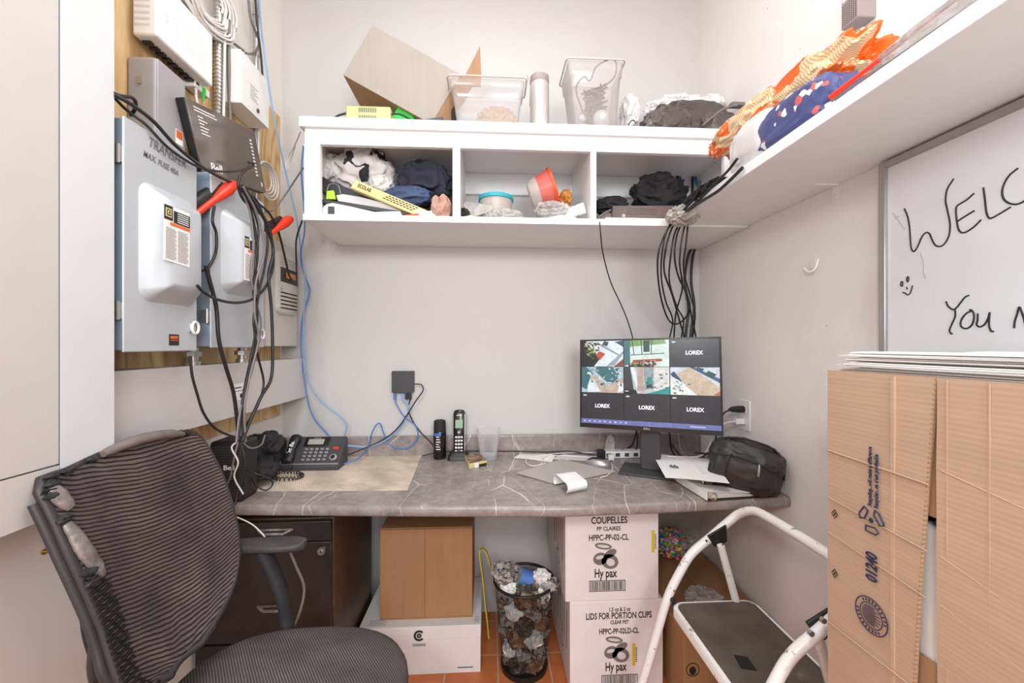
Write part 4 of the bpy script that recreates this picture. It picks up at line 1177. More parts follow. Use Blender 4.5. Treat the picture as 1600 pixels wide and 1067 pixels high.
# ------------------------------------------------------------------ white paper box, brown box on it
WB = dict(x0=-.50, x1=-.035, y0=1.576, y1=1.90, z1=.185)
t = thing('white_box', 'low white cardboard box with round black mark on the floor under the desk', 'box', (-.27, 1.74, 0))
MB().box((WB['x0'], WB['y0'], 0), (WB['x1'], WB['y1'], WB['z1'] - .004)).build('box_body', K['cartonW'], t, bevel=.002)
MB().box((WB['x0'] - .001, WB['y0'] - .001, WB['z1'] - .05), (WB['x1'] + .001, WB['y1'] + .001, WB['z1'])).build('box_lid', K['cartonW'], t, bevel=.002)
mb = MB()
p = atY(655, 993, WB['y0'] - .001)
import itertools
def ringshape(mb, c, r0, r1, a0, a1, M, n=24, th=.0005):
    pts = [(r1 * cos(a0 + (a1-a0)*k/n), r1 * sin(a0 + (a1-a0)*k/n)) for k in range(n+1)] + [(r0 * cos(a1 - (a1-a0)*k/n), r0 * sin(a1 - (a1-a0)*k/n)) for k in range(n+1)]
    for k in range(n):
        a, b = a0 + (a1-a0)*k/n, a0 + (a1-a0)*(k+1)/n
        q = [(c[0] + r*cos(x), c[1] + r*sin(x)) for r, x in ((r0,a),(r1,a),(r1,b),(r0,b))]
        mb.prism([M @ Vector((x, y, 0)) for x, y in q], (M.to_3x3() @ Vector((0, 0, th))))
M0 = onFront(p)
ringshape(mb, (0, 0), .013, .021, radians(40), radians(320), M0)
ringshape(mb, (0, 0), .003, .0095, 0, 2 * pi, M0, 12)
for k in range(2): mb.box((p.x - .025, p.y - .0006, p.z - .034 - .006 * k), (p.x + .025, p.y, p.z - .032 - .006 * k))
q = atY(727, 1043, WB['y0'] - .001); mb.box((q.x - .03, q.y - .0006, q.z), (q.x + .03, q.y, q.z + .003))
q = atY(655, 964, 1.61)
mb.build('printed_mark', K['ink'], t, 0)
mb = MB()
for k in range(4): mb.box((-.47, 1.592 + .009 * k, WB['z1']), (-.40 - .01 * (k % 2), 1.594 + .009 * k, WB['z1'] + .0004))
for k in range(4): mb.box((-.06, 1.592 + .009 * k, WB['z1']), (-.042, 1.594 + .009 * k, WB['z1'] + .0004))
mb.build('lid_print', K['inkg'], t, 0)

x0, x1, y0 = -.431, -.069, 1.62
zb_, zt_ = .1855, atY(650, 827, 1.62).z
t = thing('brown_box', 'open brown cardboard box standing on the low white box', 'box', ((x0+x1)/2, 1.75, zb_))
def open_carton(t, x0, x1, y0, y1, z0, z1, mat, inner, th=.005, flaps=True):
    MB().box((x0, y0, z0), (x1, y1, z0 + th)).build('bottom_panel', mat, t)
    MB().box((x0, y0, z0 + th), (x1, y0 + th, z1)).build('front_panel', mat, t, bevel=.0015)
    MB().box((x0, y1 - th, z0 + th), (x1, y1, z1)).build('back_panel', mat, t, bevel=.0015)
    MB().box((x0, y0 + th, z0 + th), (x0 + th, y1 - th, z1)).build('side_panel', mat, t, bevel=.0015)
    MB().box((x1 - th, y0 + th, z0 + th), (x1, y1 - th, z1)).build('side_panel', mat, t, bevel=.0015)
open_carton(t, x0, x1, y0, y0 + .27, zb_, zt_, K['cartonD'], K['cartonIn'])
MB().box((x0, y0 + .006, zt_ - .001), (x1, y0 + .12, zt_ + .004)).build('top_flap', K['cartonD'], t, bevel=.001)
MB().box((x0, y0 + .15, zt_ - .001), (x1, y0 + .268, zt_ + .004)).build('top_flap', K['cartonD'], t, bevel=.001)
xs = atY(664, 900, y0).x
MB().box((xs - .0008, y0 - .0006, zb_ + .004), (xs + .0008, y0, zt_ - .003)).build('front_seam', K['copper'], t)
zc_ = atY(620, 877, y0).z
MB().box((x0 + .003, y0 - .0008, zc_ - .001), (xs - .01, y0, zc_ + .001)).build('crease', K['cartonIn'], t)
# white panel left of the brown box
tag(MB().box((-.475, 1.895, .19), (-.445, 1.905, .70)).build('white_strip', K['panelw2'], None, bevel=.001), 'narrow white board standing on end behind the brown box', 'board')

# ------------------------------------------------------------------ yellow strap
pp = [(764, 996), (762, 975), (758, 940), (754, 900), (750, 872), (750, 860), (755, 857), (761, 866), (768, 890), (776, 920)]
t_ = MB()
pts = smooth_path(pathY(pp, 1.66), 6)
t_.loops([[p + Vector((-.003, -.009, 0)), p + Vector((.001, .009, 0)), p + Vector((.004, .009, 0)), p + Vector((.002, -.009, 0))] for p in pts], True, True)
tag(t_.build('packing_strap', K['strap'], None, 60), 'bent yellow packing strap left of the waste basket', 'strap')

# ------------------------------------------------------------------ waste basket
bc = atY(819, 905, 1.60); bx, by = bc.x, 1.60
rim_z = bc.z
def mesh_alpha(name):
    m, nt, b = new_mat(name)
    at = nt.nodes.new('ShaderNodeAttribute'); at.attribute_name = 'uvw'
    sep = nt.nodes.new('ShaderNodeSeparateXYZ'); nt.links.new(at.outputs['Vector'], sep.inputs[0])
    outs = []
    for k in (0, 1):
        d = nt.nodes.new('ShaderNodeMath'); d.operation = 'DIVIDE'; d.inputs[1].default_value = .0045
        nt.links.new(sep.outputs[k], d.inputs[0])
        p = nt.nodes.new('ShaderNodeMath'); p.operation = 'PINGPONG'; p.inputs[1].default_value = .5
        nt.links.new(d.outputs[0], p.inputs[0]); outs.append(p.outputs[0])
    mn = nt.nodes.new('ShaderNodeMath'); mn.operation = 'MINIMUM'
    nt.links.new(outs[0], mn.inputs[0]); nt.links.new(outs[1], mn.inputs[1])
    lt = nt.nodes.new('ShaderNodeMath'); lt.operation = 'LESS_THAN'; lt.inputs[1].default_value = .12
    nt.links.new(mn.outputs[0], lt.inputs[0]); nt.links.new(lt.outputs[0], b.inputs['Alpha'])
    b.inputs['Base Color'].default_value = C(28, 27, 30); b.inputs['Roughness'].default_value = .4; b.inputs['Metallic'].default_value = .5
    return m
K['wire'] = mesh_alpha('black_wire_mesh')
RT, RBm = .118, .088
t = thing('waste_basket', 'black wire mesh waste basket full of rubbish on the tiled floor', 'waste basket', (bx, by, 0))
mb = MB()
mb.grid(lambda u, v: (bx + (RBm + (RT - RBm) * v) * cos(2*pi*u), by + (RBm + (RT - RBm) * v) * sin(2*pi*u), .012 + (rim_z - .012) * v), 48, 8, lambda u, v: (u * .65, v * .34))
mb.build('mesh_wall', K['wire'], t, 60, fix=False)
def torus(c, R, r, n=36):
    return [Vector((c[0] + R * cos(2*pi*k/n), c[1] + R * sin(2*pi*k/n), c[2])) for k in range(n + 1)]
MB().tube(torus((bx, by, rim_z), RT, 0), .0055, 8, False).build('rim', K['blk'], t, 60)
MB().lathe([(RBm - .004, .001), (RBm + .004, .002), (RBm + .005, .022), (RBm - .002, .022)], (bx, by, 0), 36).build('base_band', K['blk'], t)
rr = random.Random(11)
litter = []
mats = ['foil', 'trashbrn', 'wbag', 'foil', 'blkbag', 'trashbrn', 'paper', 'foil']
labs = {'foil': 'crumpled foil wrapper in the waste basket', 'trashbrn': 'crumpled brown wrapper in the waste basket', 'wbag': 'crumpled white bag in the waste basket', 'blkbag': 'crumpled dark film in the waste basket', 'paper': 'crumpled white paper in the waste basket'}
k = 0
for lv in range(6):
    for j in range(6):
        a = j * pi / 3 + lv * .5; z = .04 + lv * .054
        R = (RBm + (RT - RBm) * z / rim_z) - .040
        m = mats[(k * 5 + lv) % 8]; k += 1
        if lv == 0 and j > 3: pass
        o = MB().blob((bx + R * cos(a), by + R * sin(a), z), (.034, .034, .03), k, .5, 1.8, 3).build('crumpled_' + {'foil': 'foil', 'trashbrn': 'wrapper', 'wbag': 'bag', 'blkbag': 'film', 'paper': 'paper'}[m], K[m], None, 20)
        tag(o, labs[m], 'rubbish', 'crumpled rubbish in the waste basket')
for (px, py, m, s, lab) in ((790, 893, 'foil', .045, 'pale crumpled foil ball heaped on the left rim of the basket'), (795, 916, 'paper', .03, 'torn white tissue at the left rim of the basket'), (838, 932, 'trashbrn', .04, 'brown wrapper at the front rim of the basket'), (858, 912, 'foil', .034, 'shiny foil at the right rim of the basket'), (846, 900, 'wbag', .03, 'white bag piece on top of the basket'), (822, 918, 'blkbag', .04, 'dark film on top of the basket')):
    p = atY(px, py, 1.55)
    tag(MB().blob(p, (s, s * .8, s * .75), px, .55, 2, 4).build('crumpled_wrapper', K[m], None, 20), lab, 'rubbish', 'crumpled rubbish heaped on the basket')
t = thing('water_bottle', 'empty clear water bottle with blue label on top of the waste basket', 'bottle', atY(828, 908, 1.56))
p0 = atY(806, 897, 1.56); p1 = atY(850, 914, 1.56)
d = (p1 - p0)
MB().tube([p0, p0 + d*.05, p0 + d*.6, p0 + d * .75, p0 + d * .86, p0 + d * .9, p1], [.02, .03, .031, .03, .014, .012, .012], 16).build('bottle_body', K['plastic'], t, 50)
MB().tube([p0 + d * .12, p0 + d * .55], [.0318, .0318], 16, False).build('blue_wrap', K['cabblue'], t, 50)

# ------------------------------------------------------------------ two white printed cartons
HYY = 1.465
hx0, hx1 = .278, .627
def barcode(mb, M, w, h, seed=1):
    r_ = random.Random(seed); 
    def bx_(x0, y0, x1, y1): mb.prism([M @ Vector(q) for q in ((x0, y0, 0), (x1, y0, 0), (x1, y1, 0), (x0, y1, 0))], M.to_3x3() @ Vector((0, 0, .0004)))
    e = h * .06
    bx_(-w/2, -h/2, w/2, -h/2 + e); bx_(-w/2, h/2 - e, w/2, h/2); bx_(-w/2, -h/2, -w/2 + e, h/2); bx_(w/2 - e, -h/2, w/2, h/2)
    x = -w/2 + 2.2 * e
    while x < w/2 - 2.4 * e:
        b = r_.choice((.0012, .002, .003)); bx_(x, -h/2 + 1.6*e, x + b, h/2 - 1.6*e); x += b + r_.choice((.0015, .0025))
def disc(mb, M, cx, cy, rx, ry, rot=0, n=18, th=.0004):
    mb.prism([M @ Vector((cx + rx*cos(a)*cos(rot) - ry*sin(a)*sin(rot), cy + rx*cos(a)*sin(rot) + ry*sin(a)*cos(rot), 0)) for a in [2*pi*k/n for k in range(n)]], M.to_3x3() @ Vector((0, 0, th)))
def hy_carton(z0, z1, xo, lines, lab, grp, cups, code, sticker, seed):
    x0, x1 = hx0 + xo, hx1 + xo
    t = thing('white_carton', lab, 'box', ((x0+x1)/2, 1.69, z0), grp)
    MB().box((x0, HYY, z0), (x1, 1.90, z1)).build('carton_body', K['cartonP'], t, bevel=.003)
    mb = MB()
    for txt, px, py, size, w in lines:
        p = atY(px, py, HYY); wm = w * p.y / FPX
        mb.text(txt, size * p.y / FPX, onFront(p, .0006), wm, .0003)
    p = atY(code[0], code[1], HYY); barcode(mb, onFront(p, .0006), .135, .040, seed)
    mb.build('lettering', K['ink'], t, 0)
    mb = MB(); p = atY(cups[0], cups[1], HYY); M = onFront(p, .0006) @ Matrix.Scale(1.35, 4)
    disc(mb, M, -.014, -.008, .020, .017, .2); disc(mb, M, .012, -.016, .024, .020, -.3); disc(mb, M, .014, .006, .018, .010, .5); disc(mb, M, -.006, .026, .024, .009, -.15)
    c_ = mb.build('cup_picture', K['inkg'], t, 0)
    mb = MB(); M = onFront(p, .0012) @ Matrix.Scale(1.35, 4)
    disc(mb, M, .014, -.018, .012, .010, -.3); disc(mb, M, -.016, -.004, .011, .005, .2); disc(mb, M, -.006, .026, .017, .004, -.15)
    mb.build('cup_highlight', K['paperg'], c_, 0)
    p = atY(sticker[0], sticker[1], HYY)
    s_ = MB().box((p.x - .005, HYY - .0008, p.z - .042), (p.x + .006, HYY, p.z + .04)).build('yellow_sticker', K['yellow'], t)
    mb = MB()
    for k in range(8): mb.box((p.x + .007, HYY - .0006, p.z - .028 + k * .007), (p.x + .013, HYY, p.z - .025 + k * .007))
    mb.build('sticker_print', K['ink'], s_, 0)
    # side print
    mb = MB()
    for k in range(5): mb.box((x0 - .0006, 1.52 + .045 * k, z0 + .12 + .01 * (k % 2)), (x0, 1.53 + .045 * k, z1 - .06))
    M = onFaceL((x0, 1.62, z0 + .09)); ringshape(mb, (0, 0), .026, .03, 0, 2 * pi, M)
    mb.build('side_print', K['inkg'], t, 0)
    return t
hy_carton(0, .3295, .015, [('1.5 oz & 2 oz', 968, 952, 9, 34), ('LIDS FOR PORTION CUPS', 967, 962, 14, 106), ('CLEAR PET', 968, 972, 8, 30), ('HPPC-PP-02LD-CL', 967, 986, 12, 64), ('Hy pax', 962, 1042, 19, 34)],
    'lower white carton with black print LIDS FOR PORTION CUPS', 'stacked white cartons of portion cups', (963, 1014), (968, 1062), (990, 1022), 4)
hy_carton(.33, .672, -.002, [('COUPELLES', 952, 813, 15, 58), ('PP CLAIRES', 951, 826, 9, 38), ('HPPC-PP-02-CL', 951, 840, 13, 64), ('Hy pax', 946, 896, 19, 36)],
    'upper white carton with black print COUPELLES', 'stacked white cartons of portion cups', (946, 868), (949, 915), (1020, 845), 9)

# ------------------------------------------------------------------ large brown carton in the corner
t = thing('floor_carton', 'large brown carton on the floor in the right corner behind the step stool', 'box', (.84, 1.62, 0))
MB().box((.668, 1.36, 0), (1.012, 1.905, .279)).build('carton_body', K['cartonD'], t, bevel=.003)
MB().box((.672, 1.362, .2795), (.838, 1.90, .284)).build('top_flap', K['cartonD'], t, bevel=.001)
MB().box((.842, 1.362, .2795), (1.010, 1.90, .284)).build('top_flap', K['cartonD'], t, bevel=.001)
mb = MB(); p = Vector((.70, 1.36, .15)); M = onFront(p, .0006)
ringshape(mb, (0, 0), .021, .024, 0, 2*pi, M); disc(mb, M, 0, -.004, .012, .015)
mb.build('printed_mark', K['ink'], t, 0)
p = Vector((.80, 1.78, .33))
p = atY(1050, 848, 1.80)
tag(MB().blob((p.x, p.y, p.z), (.06, .045, .062), 3, .45, 2, 4).build('candy_wrap', K['candy'], None, 25), 'bright multicoloured candy bag on the carton behind the white cartons', 'candy bag')
p = atY(1068, 847, 1.78)
tag(MB().blob((p.x + .02, p.y, p.z - .002), (.05, .04, .022), 4, .45, 2, 4).build('crumpled_bag', K['clearbag'], None, 25), 'crumpled clear bag beside the bright candy bag', 'bag')
p = atY(1112, 905, 1.45)
tag(MB().blob((p.x, 1.5, .305), (.06, .06, .02), 24, .5, 2, 4).build('crumpled_bag', K['clearbag'], None, 25), 'crumpled clear film on top of the carton behind the step stool', 'bag')

# ================================================================== step stool
g_ = thing('step_stool', 'white tubular step stool with dirty black tread and chipped paint', 'step stool', (.7, 1.07, 0))
PR = [(.415, .010), (.455, .10), (.493, .185), (.535, .32), (.575, .45), (.615, .53), (.655, .592), (.72, .645), (.782, .695), (.81, .728), (.818, .752)]
YF, YNR = 1.28, .845
tp = [Vector((x, YF, z)) for x, z in PR[:-2]]
r1 = [Vector((.808, YF - .01, .722)), Vector((.822, YF - .05, .748)), Vector((.826, YF - .11, .758))]
r2 = [Vector((.826, YNR + .11, .758)), Vector((.822, YNR + .05, .748)), Vector((.808, YNR + .01, .722))]
bp = [Vector((x, YNR, z)) for x, z in PR[:-2]][::-1]
path = smooth_path(tp + r1 + r2 + bp, 5)
MB().tube(path, .0135, 14).build('front_frame', K['whitemet'], g_, 60)
for y in (YF, YNR):
    MB().lathe([(.017, .0005), (.018, .03), (.0145, .034)], (.413, y, 0), 14).build('foot', K['blk'], g_)
# rear frame: legs from the pivots down to the wall side
for y in (YF - .03, YNR + .03):
    MB().tube([Vector((.735, y, .632)), Vector((.80, y, .40)), Vector((.86, y, .19)), Vector((.91, y, .012))], .0115, 12).build('rear_leg', K['whitemet'], g_, 60)
    MB().lathe([(.015, .0005), (.016, .025)], (.912, y, 0), 14).build('foot', K['blk'], g_)
    s_ = -1 if y < 1 else 1
    pv = MB().prism([(.70, y + s_ * .012, .655), (.762, y + s_ * .012, .69), (.765, y + s_ * .012, .64), (.742, y + s_ * .012, .615), (.722, y + s_ * .012, .622)], (0, s_ * .008, 0)).build('pivot_bracket', K['blk'], g_, bevel=.002)
    MB().lathe([(.006, -.002), (.006, .002)], (.742, y - .002 + (-.002 if s_ > 0 else -.0), .632), 12, 'Y').build('rivet', K['steel'], pv)
MB().tube([Vector((.895, YNR + .03, .06)), Vector((.895, YF - .03, .06))], .009, 10).build('cross_brace', K['whitemet'], g_, 60)
# tread
PX0, PX1, PY0, PY1, PZ = .572, .846, .875, 1.258, .452
def rrect(x0, y0, x1, y1, r, z, n=6):
    pts = []
    for cx, cy, s in ((x1 - r, y1 - r, 0), (x0 + r, y1 - r, 1), (x0 + r, y0 + r, 2), (x1 - r, y0 + r, 3)):
        for i in range(n + 1):
            a = pi/2 * (s + i/n); pts.append((cx + r*cos(a), cy + r*sin(a), z))
    return pts
tr = MB().loops([rrect(PX0, PY0, PX1, PY1, .035, PZ - .028), rrect(PX0, PY0, PX1, PY1, .035, PZ - .004), rrect(PX0 + .003, PY0 + .003, PX1 - .003, PY1 - .003, .034, PZ), rrect(PX0 + .012, PY0 + .012, PX1 - .012, PY1 - .012, .026, PZ)], True, True).build('tread', K['whitemet'], g_, 50)
MB().loops([rrect(PX0 + .012, PY0 + .012, PX1 - .012, PY1 - .012, .026, PZ), rrect(PX0 + .013, PY0 + .013, PX1 - .013, PY1 - .013, .026, PZ + .003)], True, True).build('rubber_mat', K['rubber'], tr, 40)
MB().prism([(.632, .985, PZ + .0032), (.668, .975, PZ + .0032), (.672, 1.02, PZ + .0032), (.64, 1.03, PZ + .0032)], (0, 0, .0008)).build('dark_patch', K['blk'], tr)
for y in (YF, YNR):
    s_ = 1 if y > 1 else -1
    a = MB()
    yy0 = PY1 - .005 if s_ > 0 else PY0 + .005
    a.tube([Vector((.585, yy0, .452)), Vector((.585, y + s_ * .016, .456))], .008, 10).build('tread_bolt', K['blk'], g_)
for (px, py) in ((1267, 989), (1286, 969)):
    p = atY(px, py, YNR - .013)
    MB().lathe([(.0065, -.004), (.0065, .004)], p, 6, 'Y').build('bolt', K['steel'], g_)
for (px, py) in ((1104, 845), (1117, 834)):
    p = atY(px, py, YF - .014)
    MB().lathe([(.003, -.002), (.003, .003)], p, 10, 'Y').build('rivet', K['blk'], g_)

# ================================================================== big cardboard box at the right, gap between its flaps
BX0 = .62
bf = atX(1293, 578, BX0)
bt = bf.z; bb_ = .60; yb0 = bf.y; ye = -.06
t = thing('shipping_box', 'tall brown shipping box in the right foreground with gaping flaps and printed symbols', 'box', (.80, .33, bb_))
th = .006; BXR = .996
MB().box((BX0 + .012, yb0 - th, bb_), (.996, yb0, bt)).build('end_panel', K['cartonB'], t, bevel=.001)
MB().box((BX0 + .012, ye, bb_), (.996, ye + th, bt)).build('end_panel', K['cartonB'], t, bevel=.001)
MB().box((BX0 + .012, ye + th, bt - th), (.996, yb0 - th, bt)).build('upper_panel', K['cartonB'], t, bevel=.001)
MB().box((BX0 + .012, ye + th, bb_), (.996, yb0 - th, bb_ + th)).build('lower_panel', K['cartonB'], t, bevel=.001)
MB().box((.990, ye + th, bb_ + th), (.996, yb0 - th, bt - th)).build('rear_panel', K['cartonB'], t)
# inner flaps, behind the gap, with an opening in the middle
def yX(px, X=BX0): return atX(px, 540, X).y
def zX(px, py, X=BX0): return atX(px, py, X).z
gz0, gz1 = zX(1458, 1042), zX(1458, 815)
MB().box((BX0 + .006, ye + th, gz1 + .004), (BX0 + .0115, yb0 - th, bt - .001)).build('inner_flap', K['cartonIn'], t)
MB().box((BX0 + .006, ye + th, bb_), (BX0 + .0115, yb0 - th, gz0)).build('inner_flap', K['cartonIn'], t)
# outer flaps
def flap(ytop0, ytop1, ybot0, ybot1, bow, name='outer_flap'):
    def fn(u, v):
        y = (ybot0 + (ytop0 - ybot0) * v) * (1 - u) + (ybot1 + (ytop1 - ybot1) * v) * u
        z = bb_ + (bt - bb_) * v
        x = BX0 - bow * sin(pi * u) * .0 - bow * u * (1 - abs(2 * v - 1) ** 2)
        x += .0012 * noise.noise(Vector((y * 9, z * 9, 3)))
        return Vector((x, y, z))
    return MB().sheet(fn, 14, 20, (.0055, 0, 0)).build(name, K['cartonB'], t, 60)
far = flap(yb0, yX(1462), yb0, yX(1420), .004)
near = flap(ye, yX(1463.5), ye, yX(1468), .002)
# creases pressed in the flaps
for i, (pa, pb, wdt) in enumerate((((1293, 703), (1450, 757), .0015), ((1293, 776), (1448, 861), .0010), ((1293, 970), (1440, 1085), .0010), ((1293, 830), (1448, 935), .0008))):
    a = atX(*pa, BX0 - .003); b = atX(*pb, BX0 - .006)
    MB().tube([a + (b-a)*k/8 for k in range(9)], wdt, 6).build('crease', K['cartonB'], far)
for i, (pa, pb) in enumerate((((1470, 870), (1600, 960)), ((1470, 945), (1600, 1050)), ((1470, 735), (1600, 795)))):
    a = atX(*pa, BX0 - .002); b = atX(*pb, BX0 - .001)
    MB().tube([a + (b-a)*k/8 for k in range(9)], .0009, 6).build('crease', K['cartonB'], near)
# clear tape bands
for px0, px1, par in ((1395, 1401, far), (1480, 1482, near), (1546, 1549, near)):
    MB().box((BX0 - .0045 if par is far else BX0 - .0022, yX(px0), bb_ + .004), (BX0 - .0005, yX(px1), bt - .002)).build('tape_edge', K['cartonB'], par)
# corrugated edge of far flap: fine teeth
mb = MB()
n_ = 90
for k in range(n_):
    v = k / n_; z = bb_ + (bt - bb_) * (v + .005); ytop, ybot = yX(1462), yX(1420)
    y = ybot + (ytop - ybot) * v
    mb.box((BX0 - .0005 - .004 * (1 - abs(2*v-1)**2), y - .0015, z), (BX0 + .0035 - .004 * (1 - abs(2*v-1)**2), y + .0008, z + .0028))
mb.build('corrugated_edge', K['cartonIn'], far, 0)
# printed marks on far flap: text reads upward
FXX = BX0 - .0048
def up_text(mb, s, px, py, size_px, len_px, eps=.0008):
    p = atX(px, py, FXX); t_ = p.x / ray(px, py).x
    M = fr((p.x - eps, p.y, p.z), (0, 0, 1), (0, 1, 0))
    mb.text(s, size_px * t_ / FPX, M, len_px * t_ / FPX, .0006)
mb = MB()
up_text(mb, 'Recycling...will make a difference', 1360, 744, 8.5, 92)
up_text(mb, 'Recycler...ca c\'est profitable', 1370, 752, 8.5, 84)
mb.build('printed_text', K['inkb'], far, 0); mb = MB()
up_text(mb, '01240', 1363, 886, 26, 44)
mb.build('printed_number', K['inkb'], far, 0); mb = MB()
p = atX(1362, 813, FXX); M = fr((p.x - .001, p.y, p.z), (0, -1, 0), (0, 0, 1)) @ Matrix.Scale(.66, 4)
for k in range(3):
    a = k * 2 * pi / 3 + .5
    for (r_, w_, da) in ((.022, .010, .0),):
        c = (r_ * cos(a), r_ * sin(a)); ux_, uy_ = -sin(a), cos(a)
        pts = [(c[0] - ux_*.014 + cos(a)*.008, c[1] - uy_*.014 + sin(a)*.008), (c[0] + ux_*.012 + cos(a)*.008, c[1] + uy_*.012 + sin(a)*.008), (c[0] + ux_*.02, c[1] + uy_*.02), (c[0] + ux_*.010 - cos(a)*.008, c[1] + uy_*.010 - sin(a)*.008), (c[0] - ux_*.014 - cos(a)*.004, c[1] - uy_*.014 - sin(a)*.004)]
        P3 = [M @ Vector((x, y, 0)) for x, y in pts]
        mb.tube(P3 + [P3[0]], .0013, 5)
disc(mb, M, 0, 0, .006, .006)
mb.build('recycling_symbol', K['inkb'], far, 0); mb = MB()
p = atX(1362, 962, FXX); M = fr((p.x - .001, p.y, p.z), (0, -1, 0), (0, 0, 1)) @ Matrix.Scale(.66, 4)
ringshape(mb, (0, 0), .0405, .043, 0, 2*pi, M, 32, .0008); ringshape(mb, (0, 0), .028, .030, 0, 2*pi, M, 32, .0008)
for k in range(-6, 7):
    h_ = sqrt(max(0, .024**2 - (k * .0036)**2))
    if h_ > .003 : mb.prism([M @ Vector(q) for q in ((-h_, k*.0036, 0), (h_ * (.5 if k % 2 else 1), k*.0036, 0), (h_ * (.5 if k % 2 else 1), k*.0036 + .0012, 0), (-h_, k*.0036 + .0012, 0))], (-.0008, 0, 0))
for k in range(26):
    a = 2*pi*k/26
    if k % 13 < 10:
        c = (.0355*cos(a), .0355*sin(a))
        mb.prism([M @ Vector((c[0] + x*cos(a) - y*sin(a), c[1] + x*sin(a) + y*cos(a), 0)) for x, y in ((-.003,-.0016),(.003,-.0016),(.003,.0016),(-.003,.0016))], (-.0008, 0, 0))
mb.build('round_seal', K['inkb'], far, 0)
mb = MB()
for px, py in ((1305, 803), (1305, 896)):
    p = atX(px, py, FXX + .003); M = fr((p.x - .001, p.y, p.z), (0, -1, 0), (0, 0, 1))
    for a in (0, pi/2):
        mb.tube([M @ Vector((.0045*cos(a + pi/4), .006*sin(a + pi/4), 0)), M @ Vector((-.0045*cos(a + pi/4), -.006*sin(a + pi/4), 0))], .0007, 5)
    P3 = [M @ Vector((x, y, 0)) for x, y in ((0, .008), (.006, 0), (0, -.008), (-.006, 0), (0, .008))]
    mb.tube(P3, .0007, 5)
mb.build('registration_marks', K['ink'], far, 0)
# white sheet inside
tag(MB().box((BX0 + .0135, yX(1560), bb_ + .008), (.98, yX(1420), gz1 - .012)).build('white_package', K['paper'], None, bevel=.004), 'white package visible through the gap of the tall shipping box', 'package')
# carton that carries it, just below the frame
t = thing('supporting_box', 'closed brown carton on the floor carrying the tall shipping box', 'box', (.82, .33, 0))
MB().box((BX0 + .01, ye, 0), (.996, yb0, .597)).build('carton_body', K['cartonB'], t, bevel=.003)
MB().box((BX0 + .01, .31, .597), (1.012, .35, .5985)).build('tape_strip', K['cartonL'], t)
# sheets of paper on top
for k in range(12):
    r_ = random.Random(k + 40)
    z = bt + .0005 + k * .0024
    dx, dy, ro = r_.uniform(-.010, .012), r_.uniform(-.012, .012), r_.uniform(-.05, .05)
    wv = r_.uniform(0, 5); am = .0003
    cx, cy = .802, .345
    def fn(u, v, z=z, dx=dx, dy=dy, ro=ro, wv=wv, k=k):
        x = (u - .5) * .34; y = (v - .5) * (.70 - .02 * (k % 3))
        X = cx + x * cos(ro*.4) - y * sin(ro*.4) + dx; Y = cy + x * sin(ro*.4) + y * cos(ro*.4) + dy
        lift = .004 * k / 8 * sin(u * 5 + 1) ** 2
        return Vector((max(X, BX0 + .004), min(Y, yb0 - .006), z + am * sin(wv + u * 6 + v * 4) + lift))
    o = MB().sheet(fn, 16, 20, (0, 0, .0021)).build('paper_sheet', K['paper' if k % 3 else 'paperg'], None, 60)
    tag(o, 'loose white paper sheet in the pile on the tall shipping box', 'paper', 'paper sheets piled on the shipping box')

# ================================================================== whiteboard
WX = 1.012
a = atX(1385, 262, WX); yL = atX(1378, 400, WX).y; zT = atX(1378, 257, WX).z
yR = -.55; zB = .82
t = thing('whiteboard', 'aluminium framed whiteboard with handwritten greeting on the right wall', 'whiteboard', (WX, (yL+yR)/2, zB))
MB().box((WX - .001, yR, zB), (WX + .010, yL, zT)).build('writing_surface', K['wboard'], t)
fw = .017
for nm, aa, bb2 in (('frame', (WX - .010, yL - fw, zB), (WX + .0115, yL, zT)), ('frame', (WX - .010, yR, zT - fw), (WX + .0115, yL - fw, zT)), ('frame', (WX - .010, yR, zB), (WX + .0115, yL - fw, zB + fw)), ('frame', (WX - .010, yR, zB + fw), (WX + .0115, yR + fw, zT - fw))):
    MB().box(aa, bb2).build(nm, K['alu'], t, bevel=.002)
for (px, py) in ((1376, 289), (1375, 485)):
    p = atX(px, py, WX - .010); MB().lathe([(.003, -.0015), (.003, .001)], p, 10, 'X').build('screw', K['steel'], t)
def stroke(pp, r=.0020): return (pp, r)
cr = lambda x, y: (1240 + x * .3374, 240 + y * .3374)
